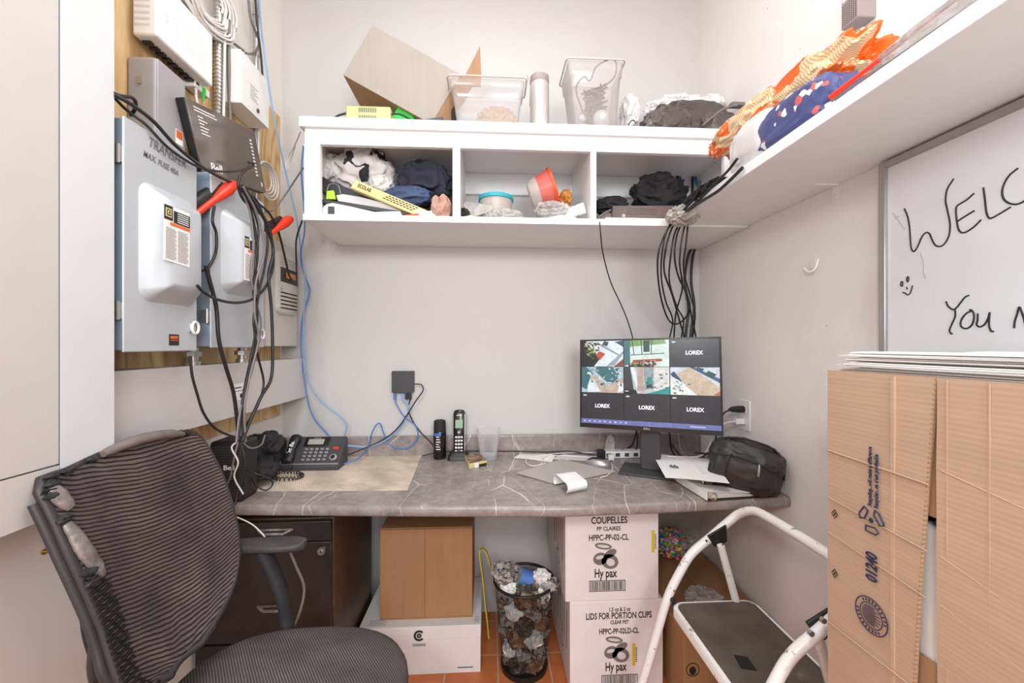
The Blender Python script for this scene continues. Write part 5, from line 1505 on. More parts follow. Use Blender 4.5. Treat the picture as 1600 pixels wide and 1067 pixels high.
strokes = [
 [(513, 255), (528, 290), (537, 340), (541, 400), (546, 440), (558, 453), (575, 430), (592, 390), (612, 366), (630, 372), (642, 400), (658, 425), (685, 428), (708, 405), (722, 370), (724, 320), (712, 260), (704, 215), (712, 165), (742, 116)],
 [(836, 184), (800, 215), (760, 240), (752, 262), (756, 310), (764, 350), (780, 366), (805, 360), (840, 335), (868, 306)],
 [(758, 314), (795, 290), (838, 264)],
 [(879, 157), (886, 210), (892, 265), (902, 294), (918, 298), (960, 275), (1006, 247)],
 [(1040, 67), (1000, 100), (975, 140), (966, 180), (975, 212), (1000, 230), (1035, 234), (1068, 220), (1100, 195)],
 [(706, 684), (716, 706), (738, 722), (756, 712), (775, 688), (795, 664), (813, 656)],
 [(748, 722), (748, 755), (735, 785), (723, 815), (728, 832), (736, 834)],
 [(826, 728), (800, 740), (778, 768), (774, 795), (790, 809), (812, 806), (830, 785), (836, 750), (828, 728), (815, 722)],
 [(853, 740), (852, 770), (848, 792), (862, 802), (885, 790), (902, 760), (908, 735), (906, 765), (906, 800), (916, 822), (928, 822)],
 [(1022, 808), (1024, 780), (1036, 740), (1045, 710), (1055, 730), (1066, 760), (1078, 800), (1090, 760), (1098, 715)],
 [(497, 596), (502, 592), (506, 600), (504, 612), (499, 614), (496, 606), (497, 596)],
 [(526, 572), (530, 570), (533, 580), (530, 592), (526, 592), (524, 582), (526, 572)],
 [(523, 618), (527, 629)], [(505, 642), (515, 645), (528, 654), (540, 646), (546, 628), (551, 610)],
]
for nm_, i0, i1 in (('handwritten_word', 0, 5), ('handwritten_word', 5, 9), ('handwritten_word', 9, 10), ('smiley_face', 10, 14)):
    mb = MB()
    for i in range(i0, i1):
        pts = smooth_path([atX(*cr(*q), WX - .0016) for q in strokes[i]], 5)
        mb.tube(pts, .0017 if i < 10 else .0014, 6)
    mb.build(nm_, K['ink'], t, 60)
mb = MB()
for s_ in ([(590, 460), (600, 490), (606, 520), (604, 550), (612, 575)], [(460, 275), (480, 300), (500, 330), (515, 350)], [(470, 300), (490, 290)]):
    pts = smooth_path([atX(*cr(*q), WX - .0012) for q in s_], 4); mb.tube(pts, .0012, 5)
K['smear'] = plain('faded_marker', C(186, 184, 186), .6)
mb.build('faded_marks', K['smear'], t, 60)
# wall hook (white)
p = atX(1272, 412, XR)
t = thing('adhesive_hook', 'small white adhesive hook on the bare right wall', 'hook', p)
MB().box((XR - .004, p.y - .012, p.z - .016), (XR - .0004, p.y + .012, p.z + .016)).build('back_plate', K['wplast'], t, bevel=.002)
q = [atX(a_, b_, XR - .004) for a_, b_ in ((1279, 404), (1277, 420), (1270, 425), (1262, 419))]
q[1].x -= .008; q[2].x -= .014; q[3].x -= .012
MB().tube(smooth_path(q, 4), .0035, 8).build('curl', K['wplast'], t, 60)
# grey alarm adapter high on right wall
t = thing('wall_adapter', 'grey slotted power adapter plugged high on the right wall', 'adapter', (1.0, 1.04, 2.10))
MB().box((XR - .006, 1.0, 2.105), (XR - .0005, 1.085, 2.29)).build('cover_plate', K['wplast'], t, bevel=.001)
bd = MB().box((.968, 1.012, 2.135), (XR - .006, 1.064, 2.26)).build('adapter_body', K['mauve'], t, bevel=.003)
mb = MB()
for i in range(7):
    for j in range(10): mb.box((.9675, 1.017 + i*.0065, 2.141 + j*.006), (.968, 1.0205 + i*.0065, 2.144 + j*.006))
mb.build('grille', K['dkgrey'], bd, 0)
MB().box((.9675, 1.018, 2.206), (.968, 1.060, 2.245)).build('rating_label', K['paperg'], bd)
p = atX(1340, 46, .985)
cable([p, p + Vector((0, .002, -.02)), atX(1335, 60, .985), atX(1329, 74, .99), atX(1325, 92, .995)], .0045, K['cabg'], 'short grey cord hanging from the slotted wall adapter')

# ================================================================== office chair
def lerp_tab(tab, z):
    for (a, *va), (b, *vb) in zip(tab, tab[1:]):
        if (z - a) * (z - b) <= 0:
            k = (z - a) / (b - a) if b != a else 0
            return [x + (y - x) * k for x, y in zip(va, vb)]
    return list(tab[-1][1:] if abs(z - tab[-1][0]) < abs(z - tab[0][0]) else tab[0][1:])
#   z, near y, far y, x
TB = [(.595, .870, .935, -.640), (.605, .820, .985, -.643), (.625, .782, 1.045, -.650), (.655, .770, 1.105, -.662), (.70, .772, 1.145, -.678), (.76, .772, 1.163, -.695), (.84, .764, 1.170, -.718), (.91, .757, 1.168, -.740), (.97, .755, 1.158, -.762), (1.01, .752, 1.148, -.778), (1.035, .765, 1.13, -.788)]
g_ = thing('office_chair', 'worn black mesh office chair with torn backrest edge facing right', 'office chair', (-.46, .94, 0))
def back_pt(u, v):
    z = .597 + (1.030 - .597) * v
    y0, y1, x = lerp_tab(TB, z)
    y = y0 + (y1 - y0) * u
    w = sin(pi * u)
    x2 = x - .030 * w * (0.4 + .6 * sin(pi * min(1, v * 1.1)))
    zz = z + .022 * v ** 3 * sin(pi * min(1, max(0, u * 1.15 - .15)))
    if v > .9: zz += 0
    return Vector((x2, y, zz))
MB().sheet(back_pt, 40, 50, (-.003, 0, 0), lambda u, v: (u * .40 + .0, v * .44 + .035 * sin(pi * u) + .05 * u)).build('backrest_mesh', K['chairm'], g_, 60)
edge = [back_pt(0, v / 24) for v in range(0, 25)]
topE = [back_pt(u / 16, 1) for u in range(1, 16)]
farE = [back_pt(1, 1 - v / 24) for v in range(0, 25)]
botE = [back_pt(1 - u / 6, 0) for u in range(1, 6)]
loop = edge + topE + farE + botE + [edge[0]]
loop = [p + Vector((-.008, 0, 0)) for p in loop]
MB().tube(loop, .0085, 10, False).build('back_frame', K['frame'], g_, 60)
# outer hard rail, near side
rail = [p + Vector((-.016, -.010, 0)) for p in edge[1:]]
MB().tube(smooth_path(rail[::3], 5), [.0075] * (len(smooth_path(rail[::3], 5))), 10).build('outer_rail', K['frame'], g_, 60)
# ribs between rail and mesh, lower near edge
for k in range(22):
    v = .03 + k * .026
    a = back_pt(0, v) + Vector((.0015, -.004, 0)); b = back_pt(.10, v) + Vector((.002, 0, .002))
    MB().tube([a, (a + b)/2 + Vector((.001, 0, 0)), b], .0034, 6).build('edge_rib', K['blk'], g_, 60)
# torn patches: foam and tape
def patch(us, vs, r, m, seed, nm, off=(.002, 0, 0), lab=None):
    pts = [back_pt(u, v) + Vector(off) for u, v in zip(us, vs)]
    P = smooth_path(pts, 5); n = len(P)
    rad = [r * (.35 + .65 * sin(pi * (i + .5) / n) ** .5) * (1 + .15 * noise.noise(Vector((i * .4, seed, 0)))) for i in range(n)]
    MB().tube(P, rad, 12, flat=.55 if m == 'silver' else .8).build(nm, K[m], g_, 60, label=lab)
patch([.30, .45, .6, .75, .86], [1.0, 1.0, 1.0, 1.0, .995], .015, 'foam', 1, 'exposed_foam', (.004, 0, .003), 'exposed grey foam along the torn top edge')
patch([.02, .04, .06], [.97, .92, .87], .014, 'silver', 2, 'tape_patch', (.006, 0, 0), 'peeling silver tape')
patch([.015, .03, .04, .06, .07], [.82, .76, .70, .62, .56], .0135, 'silver', 3, 'tape_patch', (.006, 0, 0), 'peeling silver tape')
rr = random.Random(5)
for k in range(26):
    u = rr.uniform(.0, .95); 
    if k < 16: p = back_pt(u, 1) + Vector((.002, 0, .004))
    else: p = back_pt(.03, rr.uniform(.5, 1)) + Vector((.004, -.004, 0))
    MB().blob(p, (.008, .012, .006), k, .8, 2.5, 2).build('torn_fabric', K['blkm'], g_, 20)
# back support and spine
MB().tube(smooth_path([Vector((-.745, .96, .70)), Vector((-.755, .96, .62)), Vector((-.755, .95, .50)), Vector((-.68, .94, .40)), Vector((-.52, .94, .36))], 5), .022, 12, flat=.6).build('spine', K['frame'], g_, 60)
MB().tube(smooth_path([Vector((-.725, .795, .74)), Vector((-.735, .80, .66)), Vector((-.73, .83, .56)), Vector((-.68, .88, .44)), Vector((-.56, .92, .40))], 5), .016, 10, flat=.6).build('back_bracket', K['frame'], g_, 60)
cable([atX(133, 912, -.80), atX(130, 945, -.80), atX(134, 990, -.795), atX(146, 1030, -.78), atX(158, 1060, -.76), Vector((-.70, .84, .56))], .006, K['blk'], 'black hose curving behind the office chair')
# seat
def seat_ring(k, z, n=48, cx=-.462, cy=.935, ax=.268, ay=.222):
    pts = []
    for i in range(n):
        a = 2*pi*i/n; e = 2/2.7
        x = math.copysign(abs(cos(a))**e, cos(a)) * ax * k; y = math.copysign(abs(sin(a))**e, sin(a)) * ay * k
        pts.append((cx + x, cy + y, z - .012 * (x / ax) ** 2 * (x > 0)))
    return pts
mb = MB()
rings = [seat_ring(.90, .432), seat_ring(.97, .44), seat_ring(1.0, .458), seat_ring(.995, .475), seat_ring(.97, .488), seat_ring(.9, .497), seat_ring(.75, .502), seat_ring(.5, .503), seat_ring(.25, .503)]
base = len(mb.v)
mb.loops(rings, True, True)
for i, v in enumerate(mb.v): mb.a[i] = (v.x * .8 + v.y * .6, v.y)
mb.build('seat_cushion', K['seatm'], g_, 50)
MB().loops([seat_ring(.80, .405), seat_ring(.92, .418), seat_ring(.93, .434)], True, True).build('seat_pan', K['frame'], g_, 50)
# arms
for s_, y in (('far', 1.185), ('near', .675)):
    zt_ = .712 if y > 1 else .685
    def arm_pt(i, k, zz):
        return None
    x0_, x1_ = -.74, -.525
    prof = [(x0_, .020), (-.70, .030), (-.62, .036), (-.56, .035), (-.535, .026), (x1_, .012)]
    rings = []
    for dz, sc in ((-.022, .7), (-.014, 1.0), (-.004, 1.0), (0, .85)):
        up_ = [(x, y + w * sc, zt_ + dz) for x, w in prof]; dn = [(x, y - w * sc, zt_ + dz) for x, w in prof[::-1]]
        rings.append(up_ + dn)
    ap = MB().loops(rings, True, True).build('arm_pad', K['armpad'], g_, 60, bevel=.003)
    yy_ = y
    MB().tube(smooth_path([Vector((-.645, yy_, zt_ - .025)), Vector((-.62, yy_, zt_ - .07)), Vector((-.59, yy_, .56)), Vector((-.575, yy_, .48)), Vector((-.56, (yy_ + .935)/2 + (.08 if y > 1 else -.08), .412)), Vector((-.53, .935 + (.06 if y > 1 else -.06), .405))], 5), .024, 12, flat=.7).build('arm_support', K['blkm'], g_, 60)
# mechanism, gas lift, base
MB().box((-.56, .86, .355), (-.36, 1.01, .405)).build('tilt_mechanism', K['blkm'], g_, bevel=.01)
MB().lathe([(.028, .11), (.028, .25), (.018, .25), (.018, .36)], (-.46, .935, 0), 20).build('gas_lift', K['blk'], g_)
MB().lathe([(.045, .06), (.05, .075), (.05, .115), (.03, .125)], (-.46, .935, 0), 20).build('base_hub', K['blkm'], g_)
for k in range(5):
    a = 2*pi*k/5 + .3
    d = Vector((cos(a), sin(a), 0)); c = Vector((-.46, .935, .09))
    MB().tube([c + d * .03, c + d * .15 + Vector((0, 0, -.005)), c + d * .27 + Vector((0, 0, -.022))], [.024, .019, .014], 10, flat=.8).build('base_leg', K['blkm'], g_, 60)
    w = c + d * .27
    nrm = Vector((-d.y, d.x, 0))
    MB().tube([Vector((w.x, w.y, .0265)) - nrm * .020, Vector((w.x, w.y, .0265)) + nrm * .020], .026, 18).build('caster', K['blk'], g_, 50)
# thin cables hanging at the arm
cable([atY(330, 770, 1.30), atY(345, 800, 1.29), atY(365, 806, 1.28), atY(392, 818, 1.27), atY(408, 832, 1.27), atY(416, 842, 1.27)], .002, K['cabw'], 'thin white wire ends dangling over the desk edge above the chair arm')
cable([Vector((-.585, 1.20, .698)), Vector((-.57, 1.225, .62)), Vector((-.555, 1.245, .54)), Vector((-.57, 1.24, .46)), Vector((-.60, 1.23, .40))], .004, K['cabg'], 'thin grey wires hanging beside the far chair arm')

# ================================================================== things on top of the wall shelf unit
def pprism(pp, Y, depth, name, mat, par=None, bevel=.0, smooth=35):
    return MB().prism([atY(a, b, Y) for a, b in pp], (0, depth, 0)).build(name, mat, par, smooth, bevel)
Y0 = 1.64
A_, B_, C_, D_ = (582, 39), (720, 116), (674, 194), (536, 117)
t = thing('tilted_box', 'open pale cardboard box tilted on one corner on top of the shelf unit', 'box', atY(674, 194, Y0))
P = [atY(*p, Y0) for p in (A_, B_, C_, D_)]
e1 = (P[1] - P[0]).normalized(); e2 = (P[3] - P[0]).normalized()
th = .004; dep = .25
MB().prism(P, (0, th, 0)).build('front_panel', K['cartonL'], t, bevel=.001)
MB().prism([p + Vector((0, dep - th, 0)) for p in P], (0, th, 0)).build('back_panel', K['cartonL'], t, bevel=.001)
def wall(a, b, inward, m): 
    MB().prism([a + Vector((0, th, 0)), b + Vector((0, th, 0)), b + inward * th + Vector((0, th, 0)), a + inward * th + Vector((0, th, 0))], (0, dep - 2*th, 0)).build('side_panel', m, t, bevel=.001)
wall(P[0], P[1], e2, K['cartonL']); wall(P[3], P[2], -e2, K['cartonIn']); wall(P[0], P[3], e1, K['cartonL'])
# flaps on the open end B-C
MB().prism([P[1] + Vector((0, .05, 0)), atY(750, 72, Y0 + .05), atY(752, 116, Y0 + .05), atY(751, 135, Y0 + .05), atY(712, 135, Y0 + .05)], (0, th, 0)).build('side_flap', K['cartonIn'], t)
MB().prism([P[1] + Vector((0, .002, 0)), P[2] + Vector((0, .002, 0)), atY(700, 196, Y0 + .03), atY(738, 134, Y0 + .03)], (0, th, 0)).build('side_flap', K['cartonIn'], t)

def tub(name, label, px0, px1, pt0, pt1, ytop, ybot, Y, dep, zb_):
    """clear tapered tub: px0..px1 rim, pt0..pt1 base"""
    t = thing(name, label, 'container', (atY((px0+px1)/2, ytop, Y).x, Y + dep/2, zb_))
    a, b = atY(px0, ytop, Y).x, atY(px1, ytop, Y).x; c, d = atY(pt0, ybot, Y).x, atY(pt1, ybot, Y).x
    zt_ = atY(px0, ytop, Y).z
    def rr_(k, z, g=0):
        f = (z - zb_) / (zt_ - zb_)
        x0 = c + (a - c) * f + g; x1 = d + (b - d) * f - g; ins = .012 * (1 - f) + g
        return rrect(x0, Y + ins, x1, Y + dep - ins, .018, z, 5)
    g = .0018
    mb = MB()
    zs_ = [zb_ + .001, zb_ + (zt_ - zb_) * .45, zt_ - (zt_ - zb_) * .22, zt_ - (zt_ - zb_) * .20, zt_ - .004]
    outer = [rr_(0, z, 0.006 if i < 3 else 0.002) for i, z in enumerate(zs_)]
    inner = [rr_(0, z, (0.006 if i < 3 else 0.002) + g) for i, z in enumerate(zs_)]
    mb.loops(outer, True, False); mb.loops(inner[::-1], True, False)
    ids = [mb.av(p) for p in rr_(0, zb_ + .001, .006)]; mb.af(ids)
    mb.build('tub_wall', K['plastic'], t, 50, fix=False)
    rim = rr_(0, zt_, -.004)
    MB().tube([Vector(p) for p in rim] + [Vector(rim[0])], .0038, 6, False).build('rim', K['milky'], t, 60)
    return t, (c, d, a, b, zt_)
zb_ = HT + .001
t, (c, d, a, b, zt_) = tub('food_container', 'wide clear plastic container holding dry noodles on the shelf unit', 700, 822, 712, 812, 118, 196, 1.56, .125, zb_)
tag(MB().blob(((c + d)/2 + .035, 1.622, zb_ + .045), (.075, .036, .054), 31, .35, 3, 4, flat=zb_ + .004).build('dry_noodles', K['pasta'], None, 20), 'heap of dry pale noodles inside the wide clear container', 'noodles')
MB().tube(smooth_path([atY(824, 118, 1.70), atY(829, 132, 1.70), atY(828, 165, 1.70)], 3), .004, 8).build('hanging_lip', K['milky'], t)
t, (c, d, a, b, zt_) = tub('cable_container', 'tall clear plastic container stuffed with coiled cables on the shelf unit', 887, 976, 900, 968, 91, 196, 1.575, .17, zb_)
cx = (c + d)/2
g = 'cables coiled inside the tall clear container'
rr = random.Random(21)
for k in range(9):
    pts = []
    for j in range(16):
        a_ = j * 2.1 + k; 
        pts.append(Vector((cx + (.028 + .022 * rr.random()) * cos(a_) + .006, 1.655 + .035 * sin(a_ * 1.3), zb_ + .06 + .0095 * j + .012 * rr.random())))
    cable(pts, .0034, K['cabg'] if k % 3 else K['blkm'], 'dark cable coiled inside the tall clear container', g)
cable([atY(912, 178, 1.61), atY(900, 140, 1.61), atY(912, 120, 1.61), atY(922, 126, 1.61), atY(932, 104, 1.61), atY(955, 92, 1.61), atY(963, 100, 1.61), atY(960, 120, 1.61), atY(945, 135, 1.61)], .0034, K['cabg'], 'cable loop rising to the top of the tall container')
p = atY(935, 182, 1.66)
tag(MB().blob((p.x, 1.62, zb_ + .070), (.034, .03, .034), 2, .02, 1, 3).build('round_adapter', K['wplast'], None), 'round white adapter at the bottom of the tall container', 'adapter')
tag(MB().blob((cx - .055, 1.61, zb_ + .065), (.014, .012, .014), 2, .02, 1, 3).build('round_plug', K['wplast'], None), 'tiny round white plug in the tall container corner', 'plug')

p = atY(843, 193, 1.64); zt_ = atY(843, 118, 1.64).z
t = thing('thermos', 'brushed steel thermos bottle with mauve lid between the clear containers', 'bottle', (p.x, 1.64, zb_))
R = (atY(858, 150, 1.64).x - atY(828, 150, 1.64).x) / 2
MB().lathe([(R * .93, zb_), (R, zb_ + .006), (R, zt_ - .045), (R * .93, zt_ - .036)], (p.x, 1.64, 0), 32).build('bottle_body', K['thermos'], t, 50)
MB().lathe([(R * .95, zt_ - .036), (R * .98, zt_ - .034), (R * .98, zt_ - .010), (R * .6, zt_ - .004), (R * .45, zt_)], (p.x, 1.64, 0), 32).build('bottle_lid', K['mauve'], t, 50)

# pale olive adapter, green box, small grey device
a = atY(540, 164, 1.60); b = atY(610, 190, 1.60)
t = thing('olive_adapter', 'pale olive slotted power supply case at the left of the shelf unit top', 'power supply', ((a.x+b.x)/2, 1.66, zb_))
MB().box((a.x, 1.60, zb_), (b.x, 1.72, a.z)).build('case', K['olive'], t, bevel=.006, bseg=3)
mb = MB()
for k in range(10):
    x = a.x + .05 + k * .007
    mb.box((x, 1.5993, a.z - .026), (x + .003, 1.6, a.z - .008)); mb.box((x, 1.5993, a.z - .052), (x + .003, 1.6, a.z - .038))
mb.build('vent_slots', K['dkgrey'], t, 0)
tag(pprism([(622, 165), (640, 170), (651, 192), (612, 196), (612, 184)], 1.66, .08, 'green_case', K['green'], None, .003), 'bright green case behind the pale olive power supply', 'case')
cable(pathY([(512, 192), (520, 186), (530, 180), (542, 177)], 1.64), .004, K['cabl'], 'black cord at the left of the pale olive power supply')
cable(pathY([(575, 192), (600, 182), (622, 178), (640, 186), (652, 194)], 1.615), .0035, K['cabl'], 'dark cord curling over the green case')
tag(pprism([(650, 188), (692, 182), (698, 196), (650, 198)], 1.60, .10, 'metal_plate', K['dkgrey'], None, .002), 'dark grey flat device lying before the tilted box', 'device')
tag(pprism([(704, 165), (711, 165), (711, 196), (706, 196)], 1.66, .05, 'dark_tin', K['blkm'], None, .002), 'dark upright tin squeezed between tilted box and clear container', 'tin')
cable(pathY([(982, 196), (985, 190), (990, 188), (993, 192)], 1.60), .002, K['blk'], 'tiny black wire hook lying on the shelf unit top', None, n=4)
# shiny dark packets, white bags
tag(MB().blob((atY(1078, 170, 1.66).x, 1.69, zb_ + .085), (.165, .09, .085), 51, .14, 1.6, 5, flat=zb_ + .002, p=.65, stretch=(1.6, 1, 1), octs=3, fall=.4).build('shiny_packet', K['blkbag'], None, 25), 'large shiny dark grey packet at the right of the shelf unit top', 'packet')
tag(MB().blob((atY(1040, 180, 1.60).x, 1.60, zb_ + .04), (.095, .045, .052), 53, .2, 2, 4, flat=zb_ + .002, p=.8).build('shiny_packet', K['blkbag'], None, 25), 'smaller shiny dark packet tucked under the large one on the left', 'packet')
tag(MB().blob((atY(1122, 180, 1.60).x, 1.60, zb_ + .04), (.075, .04, .055), 57, .2, 2, 4, flat=zb_ + .002, p=.8).build('shiny_packet', K['blkbag'], None, 25), 'small shiny dark packet under the right end of the large one', 'packet')
cable(pathY([(1098, 196), (1112, 184), (1128, 172), (1142, 166), (1152, 165)], 1.565), .0045, K['cabg'], 'grey cord lying over the dark packets')
tag(MB().box(tuple(atY(1144, 158, 1.57)), tuple(atY(1160, 171, 1.60))).build('grey_plug', K['cabg'], None, bevel=.003), 'grey plug at the right end of the dark packets', 'plug')
tag(MB().blob((atY(1070, 140, 1.74).x, 1.78, zb_ + .205), (.15, .07, .06), 61, .3, 1.8, 5).build('white_bag', K['wbag'], None, 25), 'crumpled white plastic bag on the shiny dark packets', 'bag')
tag(MB().blob((atY(1113, 137, 1.70).x, 1.72, zb_ + .195), (.055, .05, .045), 63, .25, 1.8, 4).build('white_bag', K['wbag'], None, 25), 'small folded white bag at the right end of the white pile', 'bag')
tag(MB().blob((atY(986, 128, 1.70).x, 1.72, zb_ + .155), (.038, .05, .075), 64, .25, 1.8, 4, flat=zb_ + .003).build('white_bag', K['wbag'], None, 25), 'white plastic bag bulging behind the tall clear container', 'bag')
MBz = None

# ================================================================== cubby contents
FZ = HB + .0245
# left cubby
def pfold(pp, Y, dep, nm, m, lab, cat, bevel=.001):
    return tag(pprism(pp, Y, dep, nm, K[m], None, bevel, 50), lab, cat)
def sm(pp, n=4): return [(p.x, p.y) for p in smooth_path([Vector((a, b, 0)) for a, b in pp], n)]
pfold([(504, 344), (501, 336), (503, 325), (510, 319), (520, 317), (545, 322), (585, 331), (625, 330), (629, 338), (600, 343.5)], 1.59, .22, 'white_folder', 'paper', 'thick white folder bent round at the bottom left of the left cubby', 'folder')
tag(MB().box(tuple(atY(512, 322, 1.583)), tuple(atY(523, 345, 1.589))).build('dark_strap', K['dkgrey'], None, bevel=.002), 'short dark strap in front of the bent white folder', 'strap')
pfold([(502, 311), (560, 319), (640, 332), (640, 337), (560, 325), (502, 317)], 1.60, .20, 'dark_folder', 'dkgrey', 'thin dark grey folder above the bent white folder', 'folder')
pfold([(525, 305), (535, 303), (560, 307), (600, 317), (640, 328), (628, 331), (590, 324), (528, 314)], 1.61, .20, 'white_folder', 'paperg', 'thin white folder lying over the dark grey folder', 'folder')
pfold([(503, 275), (515, 282), (560, 300), (600, 318), (560, 309), (503, 300)], 1.66, .12, 'grey_sheet', 'dkgrey', 'dark grey sheet sloping behind the lime clip', 'sheet')
pfold([(562, 344.5), (612, 340), (650, 333), (658, 335), (658, 345)], 1.575, .2, 'orange_folder', 'orange', 'orange folder along the bottom of the left cubby', 'folder')
cable(pathY([(646, 344), (648, 339), (652, 338), (656, 343)], 1.572), .0022, K['steel'], 'silver ring at the right end of the orange folder', None, 'metal_ring', 'ring')
P = [atY(a, b, 1.585) for a, b in ((556, 281), (680, 334), (672, 346), (547, 293))]
t = thing('yellow_box', 'long narrow yellow printed box slanting across the left cubby', 'box', P[2])
bx_ = MB().prism(P, (0, .035, 0)).build('box_body', K['gold'], t, bevel=.002)
ex = (P[1] - P[0]).normalized(); ey = (P[0] - P[3]).normalized()
mb = MB()
mb.text('ECOLAB', .020, fr(P[0].lerp(P[1], .14).lerp(P[3].lerp(P[2], .14), .45) + Vector((0, -.0008, 0)), ex, ey), .052, .0003)
for k in range(3):
    a_ = P[0].lerp(P[1], .42 - .02*k).lerp(P[3].lerp(P[2], .42 - .02*k), .25 + .22 * k); b_ = P[0].lerp(P[1], .80 - .02*k).lerp(P[3].lerp(P[2], .80 - .02*k), .25 + .22*k)
    n_ = 9
    for j in range(n_):
        q0 = a_.lerp(b_, (j + .1)/n_); q1 = a_.lerp(b_, (j + .8)/n_)
        mb.prism([q0, q1, q1 + ey * .004, q0 + ey * .004], (0, -.0006, 0))
for k in range(4):
    q0 = P[0].lerp(P[1], .89).lerp(P[3].lerp(P[2], .89), .25 + k * .17); mb.prism([q0, q0 + ex * .014, q0 + ex * .014 + ey * .003, q0 + ey * .003], (0, -.0006, 0))
mb.build('lettering', K['ink'], t, 0)
def cloth(px, py, Y, s, seed, m, nm, lab, amp=.3, freq=1.6, sub=5, flat=None, p=.9, st=(1, 1, 1), cat='cloth'):
    c = atY(px, py, Y)
    return tag(MB().blob(c, s, seed, amp * 1.15, freq, sub, flat=flat, p=p, stretch=st, octs=3, fall=.36).build(nm, K[m], None, 180), lab, cat)
cloth(568, 270, 1.72, (.108, .07, .085), 71, 'pattern', 'patterned_cloth', 'white cloth with black patches heaped in the left cubby', .36, 1.7)
cloth(520, 268, 1.74, (.05, .06, .06), 72, 'wbag', 'white_cloth', 'white cloth end in the upper left of the left cubby', .3)
cloth(596, 288, 1.66, (.045, .04, .035), 73, 'paperg', 'white_cloth', 'pale cloth fold under the patterned cloth', .25)
cloth(664, 288, 1.71, (.098, .065, .08), 74, 'navy', 'navy_cloth', 'dark navy cloth heaped at the right of the left cubby', .42, 1.7)
cloth(640, 308, 1.66, (.085, .05, .035), 75, 'denim', 'blue_cloth', 'blue cloth strip between yellow box and navy cloth', .3)
cloth(690, 326, 1.62, (.038, .05, .05), 76, 'pinkcloth', 'brown_cloth', 'brown pink cloth in the lower right of the left cubby', .25, flat=FZ)
cloth(664, 338, 1.60, (.04, .03, .02), 77, 'wbag', 'white_wrapper', 'white wrapper near the right end of the yellow box', .3, flat=FZ)
t = thing('lime_clip', 'lime green tag with wire arch in the left cubby', 'clip', atY(515, 312, 1.60))
pprism([(509, 311), (510, 298), (521, 297), (524, 311)], 1.60, .012, 'tag_body', K['lime'], t, .002)
MB().tube(smooth_path(pathY([(511, 298), (514, 289), (522, 287), (529, 291), (532, 302)], 1.605), 5), .0018, 6).build('wire_arch', K['alu'], t, 60)
# middle cubby
p = atY(775, 322, 1.68)
t = thing('teal_bowl', 'clear round bowl with teal rim in the middle cubby', 'bowl', (p.x, 1.69, FZ))
zz = atY(775, 312, 1.69).z
MB().lathe([(.045, FZ), (.062, FZ + .03), (.068, zz - .006)], (p.x, 1.69, 0), 32).build('bowl_body', K['milky'], t, 50)
MB().lathe([(.069, zz - .010), (.073, zz - .008), (.073, zz + .006), (.069, zz + .008)], (p.x, 1.69, 0), 32).build('lid', K['teal'], t, 50)
tag(MB().blob((p.x + .03, 1.60, FZ + .022), (.07, .03, .024), 81, .35, 2.2, 4, flat=FZ).build('clear_bag', K['clearbag'], None, 20), 'clear plastic bag crumpled before the teal rimmed bowl', 'bag')
pfold([(720, 341), (719, 326), (728, 315), (740, 316), (770, 322), (768, 330), (742, 338)], 1.62, .06, 'green_tray', 'clearbag', 'clear greenish tray at the left of the middle cubby', 'tray')
tag(MB().blob((atY(726, 324, 1.64).x, 1.63, FZ + .035), (.022, .03, .022), 82, .3, 2, 4).build('dark_ball', K['blkcloth'], None, 25), 'small dark crumpled item in the left corner of the middle cubby', 'cloth')
pfold([(720, 346), (720, 339), (735, 336), (752, 340), (760, 346)], 1.58, .05, 'striped_card', 'gold', 'pale striped card at the bottom left of the middle cubby', 'card')
pfold([(728, 343), (760, 341), (800, 344), (815, 341), (818, 345.5), (728, 346)], 1.585, .1, 'grey_packet', 'alu', 'flat grey packet on the floor of the middle cubby', 'packet')
# tipped red container
c = atY(846, 300, 1.68)
ax = Vector((.86, -.12, -.28)).normalized()
ax = Vector((.90, -.16, .30)).normalized()
t = thing('red_tub', 'red rimmed translucent tub tipped on its side in the middle cubby', 'container', c)
q = Vector((0, 0, 1)).rotation_difference(ax)
M_ = Matrix.Translation(c) @ q.to_matrix().to_4x4()
mb = MB(); mb.M = M_; mb.lathe([(.050, -.052), (.060, -.046), (.068, -.01)], (0, 0, 0), 32); mb.build('tub_base', K['milky'], t, 50)
mb = MB(); mb.M = M_; mb.lathe([(.068, -.01), (.077, .045)], (0, 0, 0), 32, 'Z', False); mb.build('tub_side', K['redplast'], t, 50)
mb = MB(); mb.M = M_; mb.lathe([(.077, .045), (.083, .046), (.083, .056), (.079, .058), (.076, .046)], (0, 0, 0), 32, 'Z', False); mb.build('rim', K['orange'], t, 50)
tag(MB().blob(atY(864, 328, 1.60), (.065, .03, .030), 85, .4, 2.2, 4, flat=FZ).build('clear_bag', K['clearbag'], None, 20), 'clear plastic bag crumpled under the tipped red tub', 'bag')
tag(MB().blob(atY(884, 310, 1.68), (.025, .03, .035), 86, .3, 2.2, 4).build('amber_packet', K['carded'], None, 20), 'small amber packet behind the white bottle', 'packet')
p0 = atY(885, 335, 1.61); p1 = atY(910, 326, 1.585)
t = thing('white_bottle', 'small white bottle lying with its cap toward the room in the middle cubby', 'bottle', p0)
d = p1 - p0
MB().tube([p0 - d * .2, p0, p0 + d * .55, p0 + d * .7], [.016, .021, .022, .018], 20).build('bottle_body', K['wplast'], t, 50)
MB().tube([p0 + d * .7, p0 + d * 1.15], [.022, .022], 24).build('cap', K['wplast'], t, 50)
tag(MB().blob(atY(880, 342, 1.59), (.05, .02, .012), 87, .3, 3, 4, flat=FZ).build('speckled_bag', K['wbag'], None, 20), 'small white wrapper under the white bottle', 'wrapper')
